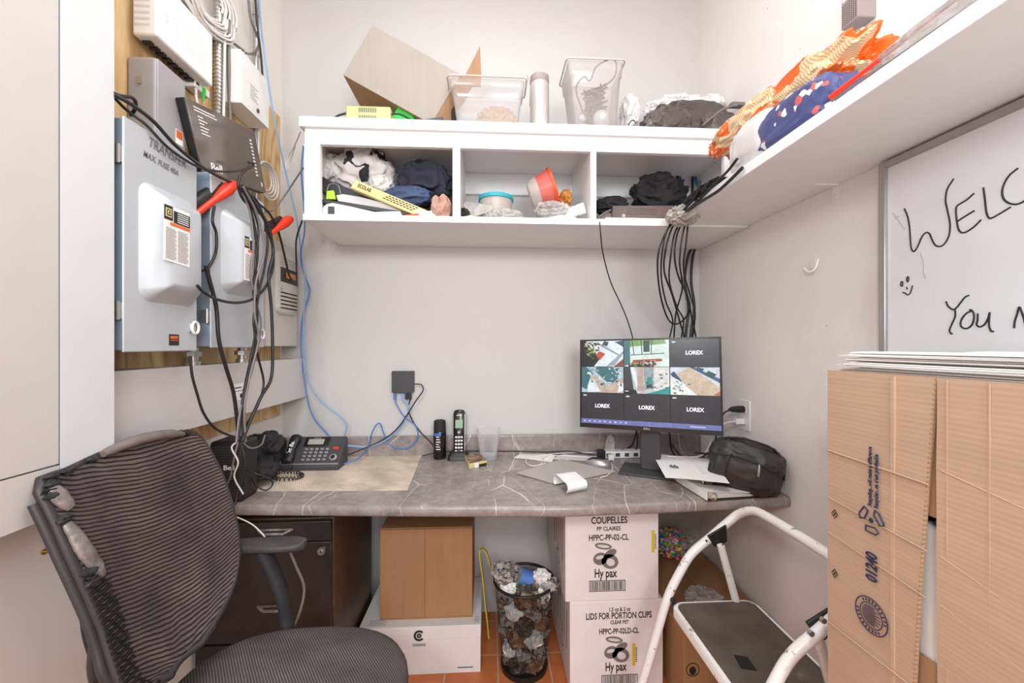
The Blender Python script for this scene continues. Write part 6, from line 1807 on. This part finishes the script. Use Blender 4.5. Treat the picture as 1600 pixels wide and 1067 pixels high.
# right cubby: router on a flat white tray, black cloth
P = [atY(a, b, 1.585) for a, b in ((958, 321), (1053, 321), (1050, 343), (956, 343))]
t = thing('brown_router', 'dark brown flat router with rows of vent holes in the right cubby', 'router', ((P[0].x+P[1].x)/2, 1.65, P[2].z))
bd = MB().prism([P[0] + Vector((0, .0, 0)), P[1], P[2], P[3]], (0, .12, 0)).build('case', K['brng'], t, bevel=.003)
mb = MB()
for r_ in range(3):
    for k in range(16):
        x = P[0].x + .055 + k * .0078 + .003 * (r_ % 2); z = P[0].z - .014 - r_ * .0095
        mb.box((x, 1.5845, z), (x + .004, 1.586, z + .003))
mb.build('vent_holes', K['blk'], bd, 0)
MB().lathe([(.007, -.002), (.007, .001)], (P[0].x + .042, 1.585, P[3].z + .016), 14, 'Y').build('round_button', K['alu'], bd)
tag(MB().box((P[0].x - .035, 1.57, FZ), (P[1].x + .02, 1.72, P[2].z - .0005)).build('white_tray', K['wplast'], None, bevel=.002), 'flat white device under the brown router', 'device')
pfold([(936, 345), (938, 335), (950, 330), (956, 334), (956, 345)], 1.575, .05, 'brown_puck', 'brng', 'small brown rounded device left of the brown router', 'device', .004)
cable(pathY([(938, 347, 1.545), (936, 340), (944, 333), (954, 328)], 1.57), .0028, K['cabg'], 'thin grey lead at the left end of the brown router')
cloth(1030, 303, 1.74, (.105, .07, .072), 91, 'blkcloth', 'black_cloth', 'black cloth bunched up behind the brown router', .42, 1.6)
cloth(955, 322, 1.72, (.065, .05, .035), 92, 'blkcloth', 'black_cloth', 'black cloth tail at the left of the right cubby', .3)
cloth(1010, 282, 1.78, (.03, .03, .02), 93, 'paperg', 'white_rag', 'scrap of pale cloth behind the bunched black cloth', .3)

# ================================================================== right shelf load
def mat_orange():
    m, nt, b = new_mat('orange_and_cream_printed_wrap')
    v = coords(nt, (1, 1, 1), (0.3, 0, 0.4))
    w = nt.nodes.new('ShaderNodeTexWave'); w.inputs['Scale'].default_value = 48; w.inputs['Distortion'].default_value = 0.8; w.bands_direction = 'Y'
    nt.links.new(v, w.inputs['Vector'])
    cream = ramp(nt, w.outputs[1], [(.4, C(232, 208, 174)), (.8, C(206, 166, 116))])
    n = noise_tex(nt, coords(nt, (1.6, 1, 2.6)), 5.5, 2, .4, .6)
    f = ramp(nt, n, [(.46, (0, 0, 0, 1)), (.48, (1, 1, 1, 1))])
    vo = nt.nodes.new('ShaderNodeTexVoronoi'); vo.inputs['Scale'].default_value = 46
    nt.links.new(v, vo.inputs['Vector'])
    fv = ramp(nt, vo.outputs['Distance'], [(.20, (1, 1, 1, 1)), (.26, (0, 0, 0, 1))])
    org = mixc(nt, fv, C(228, 104, 30), C(246, 214, 186))
    nt.links.new(mixc(nt, f, cream, org), b.inputs['Base Color'])
    b.inputs['Roughness'].default_value = .35
    bump(nt, b, noise_tex(nt, v, 20, 4), .4, .006)
    return m
K['owrap'] = mat_orange()
def shelfblob(px, py, X, s, seed, m, nm, lab, cat, amp=.3, freq=1.7, p=.8, flat=SZ1 + .001, sub=5):
    c = atX(px, py, X)
    return tag(MB().blob(c, s, seed, amp, freq, sub, flat=flat, p=p).build(nm, K[m], None, 30), lab, cat)
shelfblob(1262, 150, .86, (.08, .20, .060), 101, 'owrap', 'printed_bag', 'orange and cream striped bag crumpled on top of the right shelf pile', 'bag', .28)
shelfblob(1165, 200, .80, (.05, .16, .050), 102, 'owrap', 'printed_bag', 'orange and cream wrap hanging toward the shelf corner', 'bag', .25)
shelfblob(1252, 188, .775, (.055, .135, .062), 103, 'bprint', 'navy_bag', 'navy blue bag with small winter print beside the white packet', 'bag', .12, 1.2, .7)
shelfblob(1186, 225, .765, (.045, .10, .070), 104, 'paperg', 'white_packet', 'white printed packet between navy bag and cables', 'packet', .10, 1.2, .7)
shelfblob(1161, 238, .76, (.02, .035, .05), 105, 'orange', 'orange_wrapper', 'plain orange wrapper behind the white packet', 'wrapper', .15)
shelfblob(1300, 112, .95, (.06, .10, .04), 106, 'wbag', 'white_bag', 'white bag behind the orange striped bag', 'bag', .25)
q0 = atX(1297, 153, .735); q1 = atX(1500, -5, .80)
tag(MB().tube([q0.lerp(q1, k/8) for k in range(9)], [.0062 - .0042 * k/8 for k in range(9)], 10).build('red_rod', K['red'], None, 60), 'tapering red orange rod lying along the right shelf', 'rod')
p = atX(1362, 104, .90)
t = thing('tape_roll', 'brown tape roll behind the red rod on the right shelf', 'tape roll', p)
MB().tube([p + Vector((0, .028*cos(2*pi*k/20), .028*sin(2*pi*k/20))) for k in range(21)], .008, 8, False).build('roll', K['trashbrn'], t, 60)
cable(pathX([(1300, 158), (1340, 130), (1400, 90), (1460, 48), (1530, 0)], .725), .0022, K['cabg'], 'thin grey wire along the edge of the right shelf')
tag(MB().blob(atX(1490, 20, .78), (.03, .14, .012), 108, .3, 3, 4, flat=SZ1 + .001).build('crumpled_film', K['clearbag'], None, 20), 'crumpled clear film near the camera end of the right shelf', 'film')

# ================================================================== things on the countertop
T = CZ + .0006
K['mat_tan'] = mat_stripe('ribbed_liner', C(216, 202, 186), C(188, 172, 154), .007, 0, .7, .6)
mp_ = [atZ(*q, T) for q in ((384, 768), (470, 767), (560, 767), (637, 766), (661, 707), (600, 707), (505, 709), (430, 712))]
mb = MB(); mb.prism(mp_, (0, 0, .0018))
for i, v in enumerate(mb.v): mb.a[i] = (v.x + v.y * .5, v.y)
tag(mb.build('shelf_liner', K['mat_tan'], None), 'tan ribbed non slip liner under the desk phone', 'liner')
T2 = T + .002
# speaker-like modem
a = atY(324, 600, 1.37); b = atY(377, 600, 1.37); zt_ = atY(350, 691, 1.37).z
t = thing('black_modem', 'black textured modem standing at the left end of the countertop', 'modem', ((a.x+b.x)/2, 1.42, T))
MB().box((a.x, 1.375, T), (b.x, 1.47, zt_)).build('case', K['blk'], t, bevel=.012, bseg=4)
mb = MB()
for i in range(16):
    for j in range(20): mb.box((a.x + .012 + i*.0062, 1.3742, T + .012 + j*.0088), (a.x + .015 + i*.0062, 1.3752, T + .0155 + j*.0088))
gl = mb.build('grille_dots', K['dkgrey'], t, 0)
p = atY(358, 731, 1.372); MB().text('Bell', .022, onFront(p, .001), .034, .0004).build('lettering', K['inkw'], t, 0)
# black cloth behind it
cloth(413, 704, 1.70, (.068, .08, .068), 111, 'blkcloth', 'black_bag', 'crumpled black cloth bag between modem and desk phone', .34, 1.6, flat=T2, cat='bag')
cloth(406, 735, 1.55, (.06, .06, .03), 112, 'blkcloth', 'black_bag', 'flat end of black cloth in front of the crumpled black bag', .3, 1.6, flat=T2, cat='bag')
# desk phone
t = thing('desk_phone', 'black corded desk phone with grey display on the tan liner', 'telephone', (-.715, 1.765, T2))
x0, x1 = -.858, -.622
yA, yB, zA, zB_ = 1.70, 1.815, T2 + .018, T2 + .118
mb = MB()
def ph(x): return [(x, yA, T2), (x, yA - .002, zA), (x, yA + .01, zA + .008), (x, yB - .012, zB_), (x, yB, zB_ - .006), (x, yB, T2)]
mb.loops([ph(x0), ph(x0 + .006), ph(x1 - .006), ph(x1)], True, True)
mb.build('phone_body', K['dkgrey'], t, 30, bevel=.003)
so = Vector(((x0+x1)/2, yA + .01, zA + .008)); sy = Vector((0, yB - .012 - yA - .01, zB_ - zA - .008)); L = sy.length; sy.normalize()
PM = fr(so, (1, 0, 0), sy)   # local: x across, y up the slope, z out
def loc(mb): mb.M = PM; return mb
loc(MB()).box((-.116, -.006, -.006), (.116, .0, .003)).build('silver_trim', K['alu'], t)
loc(MB()).box((-.052, L * .62, 0), (.052, L * .95, .003)).build('display_bezel', K['blkg'], t, bevel=.001)
loc(MB()).box((-.036, L * .68, .003), (.030, L * .88, .0038)).build('display', K['lcd'], t)
loc(MB()).box((-.014, L * .905, .003), (.014, L * .925, .0036)).build('maker_plate', K['alu'], t)
for r_ in range(4):
    for c_ in range(5):
        x = -.040 + c_ * .0215; y = L * .10 + r_ * L * .125
        loc(MB()).box((x, y, 0), (x + .013, y + .010, .0035)).build('key', K['alu'], t, bevel=.001)
loc(MB()).box((.076, L * .50, 0), (.100, L * .58, .0035)).build('red_key', K['red'], t, bevel=.001, label='red key')
loc(MB()).lathe([(.015, 0), (.015, .002), (.011, .003)], (.086, L * .22, 0), 24).build('ring_key', K['alu'], t)
loc(MB()).lathe([(.0085, .003), (.0085, .005), (.006, .0055)], (.086, L * .22, 0), 20).build('navigation_key', K['blk'], t)
mb = loc(MB())
mb.loops([[(-.088 + w * cos(2*pi*k/16), y, .014 + h_ * sin(2*pi*k/16)) for k in range(16)] for y, w, h_ in ((-.004, .010, .006), (.002, .023, .014), (.02, .025, .017), (.05, .018, .011), (L * .6, .018, .011), (L - .03, .024, .016), (L - .008, .022, .014), (L - .002, .012, .008))], True, True)
hs = mb.build('handset', K['blk'], t, 60)
MB().text('Ext Back', .022, PM @ Matrix.Translation((-.088, L * .5, .0265)) @ Matrix.Rotation(pi/2, 4, 'Z'), .085, .0005, shear=.3).build('handwriting', K['inkw'], hs, 0)
# coiled cord
pts = []
base = smooth_path([Vector((-.80, 1.70, T2 + .02)), Vector((-.83, 1.66, T2 + .012)), Vector((-.84, 1.62, T2 + .010)), Vector((-.80, 1.575, T2 + .010)), Vector((-.745, 1.575, T2 + .010)), Vector((-.725, 1.61, T2 + .010)), Vector((-.76, 1.635, T2 + .014)), Vector((-.80, 1.625, T2 + .02))], 22)
for i, p in enumerate(base):
    d = (base[min(i+1, len(base)-1)] - base[max(i-1, 0)]).normalized(); n1 = d.cross(Vector((0, 0, 1))).normalized()
    a_ = i * 1.05
    pts.append(p + n1 * .0065 * cos(a_) + Vector((0, 0, .0065 * sin(a_))))
tag(MB().tube(pts, .0022, 6).build('coiled_cord', K['cabl'], None, 60), 'black coiled handset cord in front of the desk phone', 'cord')
# cables pooling round the modem
for i, (pp, m, lab) in enumerate((
   ([(372, 690, 1.34), (366, 715, 1.33), (360, 745, 1.33), (352, 760, 1.335), (345, 768, 1.34)], 'cabg', 'grey cable falling across the front of the black modem'),
   ([(376, 690, 1.35), (382, 715, 1.34), (380, 740, 1.34), (372, 765, 1.33), (366, 790, 1.30), (350, 805, 1.27)], 'cabl', 'black cable hanging over the left front edge of the countertop'),
   ([(378, 690, 1.36), (392, 700, 1.38), (408, 695, 1.42), (414, 680, 1.46)], 'cabg', 'pale cable curling right from the bundle end'),
   ([(384, 735, 1.40), (400, 740, 1.40), (420, 748, 1.42), (426, 757, 1.43), (415, 766, 1.42), (400, 758, 1.42), (395, 745, 1.44)], 'cabl', 'black cable loop on the liner right of the modem'),
   ([(370, 690, 1.34), (362, 700, 1.33), (372, 722, 1.33), (366, 745, 1.33), (380, 772, 1.33)], 'cabw', 'pale thin cable across the modem face'))):
    cable([atY(*q) for q in pp], .0026, K[m], lab)

# spray can
p = atZ(688, 714, T)
t = thing('spray_can', 'small black spray can with blue label by the backsplash', 'spray can', (p.x, 1.865, T))
c = (p.x, 1.865, 0); zt_ = atY(688, 656, 1.865).z
MB().lathe([(.026, T), (.029, T + .004), (.029, zt_ - .055), (.027, zt_ - .05)], c, 28).build('can_body', K['blkg'], t, 50)
MB().lathe([(.0275, zt_ - .05), (.0285, zt_ - .048), (.0265, zt_ - .004), (.020, zt_)], c, 28).build('cap', K['blkm'], t, 50)
mb = MB()
for k in range(6):
    z = T + .045 + k * .011
    mb.loops([[(c[0] + .0294 * sin(a_), c[1] - .0294 * cos(a_), z + dz) for a_ in [(-.5 + j * .1) for j in range(8 - k % 3)]] for dz in (0, .004)], False, False)
mb.build('label_print', K['inkw'], t, 0, fix=False)
mb = MB(); mb.loops([[(c[0] + .0294 * sin(a_), c[1] - .0294 * cos(a_), z) for a_ in [(-.9 + j * .1) for j in range(13)]] for z in (zt_ - .068, zt_ - .056)], False, False); mb.build('blue_band', K['cabblue'], t, 0, fix=False)
# cordless phone
p = atZ(717, 714, T)
t = thing('cordless_phone', 'black cordless phone with green display in its charging cradle', 'telephone', (p.x, 1.85, T))
cx, cy = p.x, 1.855
MB().loops([rrect(cx - .048, cy - .04, cx + .048, cy + .035, .015, T), rrect(cx - .046, cy - .038, cx + .046, cy + .035, .015, T + .014), rrect(cx - .034, cy - .022, cx + .038, cy + .03, .012, T + .032), rrect(cx - .028, cy - .016, cx + .034, cy + .026, .01, T + .036)], True, True).build('cradle', K['blk'], t, 60)
zt_ = atY(718, 641, cy).z
CM = fr((cx + .002, cy - .012, T + .014), (1, 0, -.0), (0.05, .16, 1)) 
CL = (zt_ - T - .012)
def lc2(mb): mb.M = CM; return mb
def hprof(y, w, d): return [(w * cos(2*pi*k/20) if abs(cos(2*pi*k/20)) < .7 else math.copysign(w * .96, cos(2*pi*k/20)), y, -.012 + d * sin(2*pi*k/20)) for k in range(20)]
mb = lc2(MB()); mb.loops([hprof(0, .018, .010), hprof(.006, .025, .013), hprof(CL * .5, .0265, .013), hprof(CL - .02, .028, .013), hprof(CL - .005, .024, .011), hprof(CL, .014, .006)], True, True)
hs = mb.build('handset', K['blkg'], t, 60)
mb = lc2(MB()); mb.tube([Vector((.0255, y, -.002)) for y in (.006, CL * .5, CL - .02)], .0016, 6); mb.build('silver_edge', K['alu'], hs)
lc2(MB()).box((-.017, CL * .60, .0), (.017, CL * .78, .0025)).build('display', K['lcdg'], hs)
lc2(MB()).box((-.012, CL * .87, .0), (.012, CL * .885, .0022)).build('maker_plate', K['alu'], hs)
for r_ in range(5):
    for c_ in range(3):
        lc2(MB()).box((-.017 + c_ * .0125, .018 + r_ * .0155, .0), (-.008 + c_ * .0125, .026 + r_ * .0155, .003)).build('key', K['red' if (r_, c_) == (0, 1) else 'inkw'], hs, bevel=.0008)
lc2(MB()).box((-.006, CL * .50, 0), (.006, CL * .52, .003)).box((-.0015, CL * .475, 0), (.0015, CL * .545, .003)).build('navigation_cross', K['alu'], hs)
# glass
p = atY(763, 714, 1.84)
c = (p.x, 1.845, 0); zt_ = atY(763, 668, 1.845).z
ri, ro = .036, .054
hg = zt_ - T
fl = 14
def gring(r, z, w=0): return [(c[0] + (r + w * cos(fl * 2*pi*k/84)) * cos(2*pi*k/84), c[1] + (r + w * cos(fl * 2*pi*k/84)) * sin(2*pi*k/84), z) for k in range(84)]
mb = MB()
mb.loops([gring(.001, T), gring(.036, T), gring(.038, T + .004), gring(.043, T + hg * .35, .0006), gring(.050, T + hg * .72, .0006), gring(.052, T + hg * .76), gring(.054, T + hg), gring(.0515, T + hg), gring(.0495, T + hg * .76), gring(.036, T + .018), gring(.001, T + .016)], True, False)
tag(mb.build('drinking_glass', K['glass'], None, 60, fix=False), 'empty clear drinking glass beside the cordless phone', 'glass')
# small pack
P = [atZ(*q, T) for q in ((733, 733), (761, 727), (750, 716), (726, 719))]
t = thing('small_pack', 'small gold and black flat pack in front of the cordless phone', 'pack', (P[0].x, P[0].y, T))
MB().prism(P, (0, 0, .022)).build('pack_body', K['gold'], t, bevel=.0015)
ct = sum(P, Vector()) / 4
MB().prism([ct + (q - ct) * .96 + Vector((0, 0, .0222)) for q in P], (0, 0, .0006)).build('pack_top', K['trashbrn'], t)
MB().prism([P[0].lerp(P[1], .30) + Vector((0, -.0008, 0)), P[0].lerp(P[1], .52) + Vector((0, -.0008, 0)), P[0].lerp(P[1], .52) + Vector((0, -.0008, .022)), P[0].lerp(P[1], .30) + Vector((0, -.0008, .022))], (0, .0006, 0)).build('white_seal', K['paper'], t)
MB().prism([P[0].lerp(P[1], .55) + Vector((0, -.0008, 0)), P[0].lerp(P[1], .98) + Vector((0, -.0008, 0)), P[0].lerp(P[1], .98) + Vector((0, -.0008, .012)), P[0].lerp(P[1], .55) + Vector((0, -.0008, .012))], (0, .0006, 0)).build('dark_band', K['ink'], t)
def flat_sheet(pp, z, th, nm, m, lab, cat, wave=.001, par=None):
    q = [atZ(*a, z) for a in pp]
    def fn(u, v):
        p = q[0].lerp(q[1], u).lerp(q[3].lerp(q[2], u), v); return Vector((p.x, p.y, z + wave * (1 + sin(5*u + 3*v))))
    o = MB().sheet(fn, 12, 10, (0, 0, th)).build(nm, K[m], par, 60)
    if par is None: tag(o, lab, cat)
    return o
flat_sheet([(803, 716), (862, 722), (868, 712), (820, 705)], T, .001, 'white_note', 'paper', 'white folded note lying right of the glass', 'note')
flat_sheet([(862, 718), (940, 722), (945, 714), (880, 710)], T, .001, 'white_note', 'paperg', 'narrow white paper behind the grey mouse pad', 'note')
K['padgrey'] = plain('pale_grey_pad', C(178, 172, 170), .5, var=.03)
flat_sheet([(807, 740), (868, 757), (962, 738), (878, 718)], T + .0015, .0035, 'mouse_pad', 'padgrey', 'thin grey mouse pad with white bracket on it', 'mouse pad', .0004)
# white folded bracket on the pad
zp = T + .006
P0 = atZ(866, 762, zp); 
bo = atZ(890, 762, zp); 
BM = fr(bo, (.93, .30, 0), (-.3, .93, 0))
K['card'] = plain('white_card', C(242, 240, 238), .5, var=.02)
prof = smooth_path([Vector((0, -.045, .0)), Vector((0, -.055, .014)), Vector((0, -.048, .030)), Vector((0, -.02, .034)), Vector((0, .025, .040)), Vector((0, .045, .034)), Vector((0, .052, .016)), Vector((0, .045, .001))], 5)
t2_ = MB(); t2_.M = BM
t2_.sheet(lambda u, v: Vector((-.038 + .085 * u, prof[min(len(prof)-1, int(v * (len(prof)-1)))].y + .012 * u, prof[min(len(prof)-1, int(v * (len(prof)-1)))].z * (1 - .1 * u) + .001)), 6, len(prof) - 1, (0, .0, .0025))
tag(t2_.build('white_bracket', K['card'], None, 60), 'white curved plastic bracket lying on the grey mouse pad', 'bracket')
# mouse
p = atZ(935, 728, T)
t = thing('computer_mouse', 'black computer mouse with silver sides behind the mouse pad', 'mouse', (p.x, p.y, T))
mb = MB(); mb.M = Matrix.Translation((p.x, p.y, T)) @ Matrix.Rotation(radians(62), 4, 'Z'); mb.blob((0, 0, .008), (.030, .052, .026), 1, 0, 1, 4, flat=.0005, p=.9); mb.build('mouse_shell', K['alu'], t, 60)
mb = MB(); mb.M = Matrix.Translation((p.x, p.y, T)) @ Matrix.Rotation(radians(62), 4, 'Z'); mb.blob((0, .004, .012), (.021, .046, .0245), 1, 0, 1, 4, flat=.004, p=.9); mb.build('mouse_top', K['blk'], t, 60)
cable([p + Vector((.03, .03, .01)), atZ(960, 716, T + .004), atZ(940, 708, T + .004), atZ(880, 708, T + .004), atZ(830, 714, T + .004), atZ(822, 722, T + .004), atZ(832, 728, T + .004), atZ(852, 724, T + .004)], .0028, K['cabw'], 'white cable winding between note and mouse')
cable([atZ(x_, y_, T + .003) for x_, y_ in ((845, 727), (852, 714), (880, 712), (915, 714), (948, 720), (957, 732), (950, 742), (938, 746))], .0024, K['cabw'], 'thin white cable looping round the mouse')
# power strip and plugs behind the monitor
a = atZ(933, 712, T); b = atZ(1000, 712, T)
t = thing('power_strip', 'white power strip lying behind the monitor stand', 'power strip', ((a.x+b.x)/2, 1.85, T))
MB().box((a.x, 1.815, T), (b.x, 1.865, T + .032)).build('strip_body', K['wplast'], t, bevel=.004)
for k in range(4):
    x = a.x + .03 + k * .042
    MB().box((x, 1.8144, T + .008), (x + .020, 1.8155, T + .024)).build('socket', K['dkgrey'], t)
tag(MB().box((a.x - .012, 1.80, T + .004), (a.x + .022, 1.835, T + .04)).build('black_adapter', K['blk'], None, bevel=.004), 'black adapter at the left end of the power strip', 'adapter')
p = atZ(972, 713, T)
tag(MB().tube([p + Vector((-.022, -.02, .02)), p + Vector((.0, 0, .022)), p + Vector((.026, .02, .026))], [.010, .012, .006], 10).build('blue_connector', K['cabblue'], None, 40), 'dark blue connector left of the monitor stand', 'connector')
cable([p + Vector((.022, .02, .026)), p + Vector((.06, .03, .05)), p + Vector((.09, .05, .12)), p + Vector((.11, .06, .2))], .004, K['cabl'], 'black video cable rising behind the monitor')
cable([p + Vector((-.06, .05, .02)), p + Vector((-.02, .0, .02)), p + Vector((.05, -.01, .015)), p + Vector((.08, .02, .08)), p + Vector((.07, .05, .2))], .0036, K['cabl'], 'black power cable looping left of the monitor stand')
tag(MB().blob(atZ(953, 712, T) + Vector((0, 0, .045)), (.02, .015, .048), 121, .35, 2.5, 4, flat=T).build('cellophane_bag', K['clearbag'], None, 20), 'small upright clear wrapper left of the blue connector', 'wrapper')
tag(MB().box(tuple(atZ(952, 719, T) + Vector((-.006, -.01, 0))), tuple(atZ(952, 719, T) + Vector((.02, .008, .026)))).build('white_connector', K['wplast'], None, bevel=.002), 'white comb shaped connector next to the clear wrapper', 'connector')
for i, (xx, pts) in enumerate((('black cable pooled right of the monitor stand', [(1046, 690), (1050, 705), (1064, 716), (1090, 716), (1106, 706), (1112, 690)]), ('black cable lying behind the binders', [(1050, 700), (1064, 712), (1085, 720), (1110, 718), (1125, 712)]))):
    cable([atZ(a_, max(b_, 706), T + .006 + .004 * i) + Vector((0, 0, max(0, (706 - b_)) * .006)) for a_, b_ in pts], .004, K['cabl'], xx)

# binders, sheets, duffel
bq = [atZ(*q, T) for q in ((1104, 783), (1215, 776), (1172, 748), (1052, 750))]
def binder(q, z0, h, lab, m='paperg'):
    t = thing('ring_binder', lab, 'binder', (q[0].x, q[0].y, z0))
    up_ = Vector((0, 0, 1))
    Q = [Vector((p.x, p.y, z0)) for p in q]
    MB().prism(Q, (0, 0, .0025)).build('lower_cover', K['blkm'], t)
    ct = sum(Q, Vector()) / 4
    Qt = [Q[0] + up_ * h, Q[1] + up_ * (h * .35), Q[2] + up_ * (h * .35), Q[3] + up_ * h]
    MB().prism(Qt, (0, 0, .0025)).build('upper_cover', K[m], t)
    MB().prism([Q[0] + up_ * .0025, Q[3] + up_ * .0025, Q[3] + up_ * h, Q[0] + up_ * h], (.0035, 0, 0)).build('spine', K['paper'], t)
    pg = [Q[0].lerp(ct, .1) + up_ * .004, Q[1].lerp(ct, .08) + up_ * .004, Q[2].lerp(ct, .08) + up_ * .004, Q[3].lerp(ct, .1) + up_ * .004]
    mb = MB(); b0 = [mb.av(p) for p in pg]; tp_ = [mb.av(p) for p in (pg[0] + up_ * (h - .008), pg[1] + up_ * (h * .33 - .005), pg[2] + up_ * (h * .33 - .005), pg[3] + up_ * (h - .008))]
    mb.af(b0[::-1]); mb.af(tp_)
    for i in range(4): mb.af((b0[i], b0[(i+1) % 4], tp_[(i+1) % 4], tp_[i]))
    mb.build('page_block', K['paper'], t)
    d = (Q[1] - Q[0]).normalized(); c0 = Q[0] + d * .022 + up_ * (h * .5) + Vector((0, -.0, 0)) + (Q[3] - Q[0]).normalized() * -.004
    MB().tube([c0 + d * .013 * cos(2*pi*k/14) + up_ * (h * .38) * sin(2*pi*k/14) for k in range(15)], .0016, 6).build('ring', K['hook'], t, 60)
    return t
binder(bq, T, .030, 'lower black and white ring binder at the right front of the countertop')
bq2 = [atZ(*q, T) for q in ((1098, 771), (1190, 770), (1165, 742), (1075, 738))]
binder(bq2, T + .032, .030, 'upper white ring binder under the loose printed sheet', 'paper')
q = [Vector((*atZ(a_, b_, T + zz_).xy, T + zz_)) for a_, b_, zz_ in ((1040, 748, .045), (1140, 754, .066), (1118, 722, .07), (1019, 710, .05))]
def fnS(u, v):
    p = q[0].lerp(q[1], u).lerp(q[3].lerp(q[2], u), v); return p + Vector((0, 0, .004 * sin(3*u + 1)))
sh = tag(MB().sheet(fnS, 10, 8, (0, 0, .001)).build('printed_sheet', K['paper'], None, 60), 'loose white printed sheet spread on the ring binders', 'paper')
n_ = (q[1] - q[0]).normalized(); m_ = (q[3] - q[0]).normalized()
mb = MB()
for k in range(5):
    c0 = q[0].lerp(q[1], .18 + .03 * k).lerp(q[3].lerp(q[2], .18 + .03 * k), .38) + Vector((0, 0, .0062))
    mb.prism([c0, c0 + n_ * .004, c0 + n_ * .004 + m_ * (.03 + .01 * (k % 2)), c0 + m_ * (.03 + .01 * (k % 2))], (0, 0, .0004))
mb.build('small_print', K['ink'], sh, 0)
flat_sheet([(1010, 716), (1050, 732), (1046, 712), (1022, 708)], T + .012, .001, 'printed_sheet', 'paperg', 'half hidden pale sheet beside the monitor stand foot', 'paper')
# duffel bag
c = atY(1178, 733, 1.42)
c = Vector((.905, 1.385, T + .088))
t = thing('duffel_bag', 'small black nylon bag with top handle at the right end of the countertop', 'bag', (c.x, c.y, T))
mb = MB(); mb.M = Matrix.Translation(c) @ Matrix.Rotation(radians(-35), 4, 'Z') @ Matrix.Rotation(radians(12), 4, 'Y')
mb.blob((0, 0, 0), (.118, .084, .088), 131, .13, 1.5, 5, p=.75)
for i, v in enumerate(mb.v):
    if v.z < T + .001: mb.v[i] = Vector((v.x, v.y, T + .001))
    if mb.v[i].x > XR - .006: mb.v[i] = Vector((XR - .006, mb.v[i].y, mb.v[i].z))
mb.build('bag_body', K['bagfab'], t, 60)
R_ = Matrix.Translation(c) @ Matrix.Rotation(radians(-35), 4, 'Z') @ Matrix.Rotation(radians(12), 4, 'Y')
def rb(x, y, z): return R_ @ Vector((x, y, z))
MB().tube(smooth_path([rb(-.08, -.02, .080), rb(-.04, -.03, .096), rb(.02, -.03, .100), rb(.07, -.02, .088), rb(.105, -.02, .045), rb(.115, -.03, .0)], 6), .008, 8, flat=.4).build('top_handle', K['blk'], t, 60)
MB().tube(smooth_path([rb(-.118, -.03, .02), rb(-.10, -.072, .03), rb(-.03, -.088, .045), rb(.04, -.088, .04), rb(.10, -.06, .02)], 6), .0035, 6).build('zip', K['blkm'], t, 60)
MB().tube([rb(.035, -.092, .042), rb(.038, -.100, .022), rb(.040, -.100, .005)], [.003, .004, .003], 6).build('zip_pull', K['alu'], t, 60)
MB().tube(smooth_path([rb(-.05, -.09, .05), rb(-.055, -.098, 0), rb(-.05, -.09, -.05)], 5), .0022, 6).build('seam', K['blk'], t, 60)
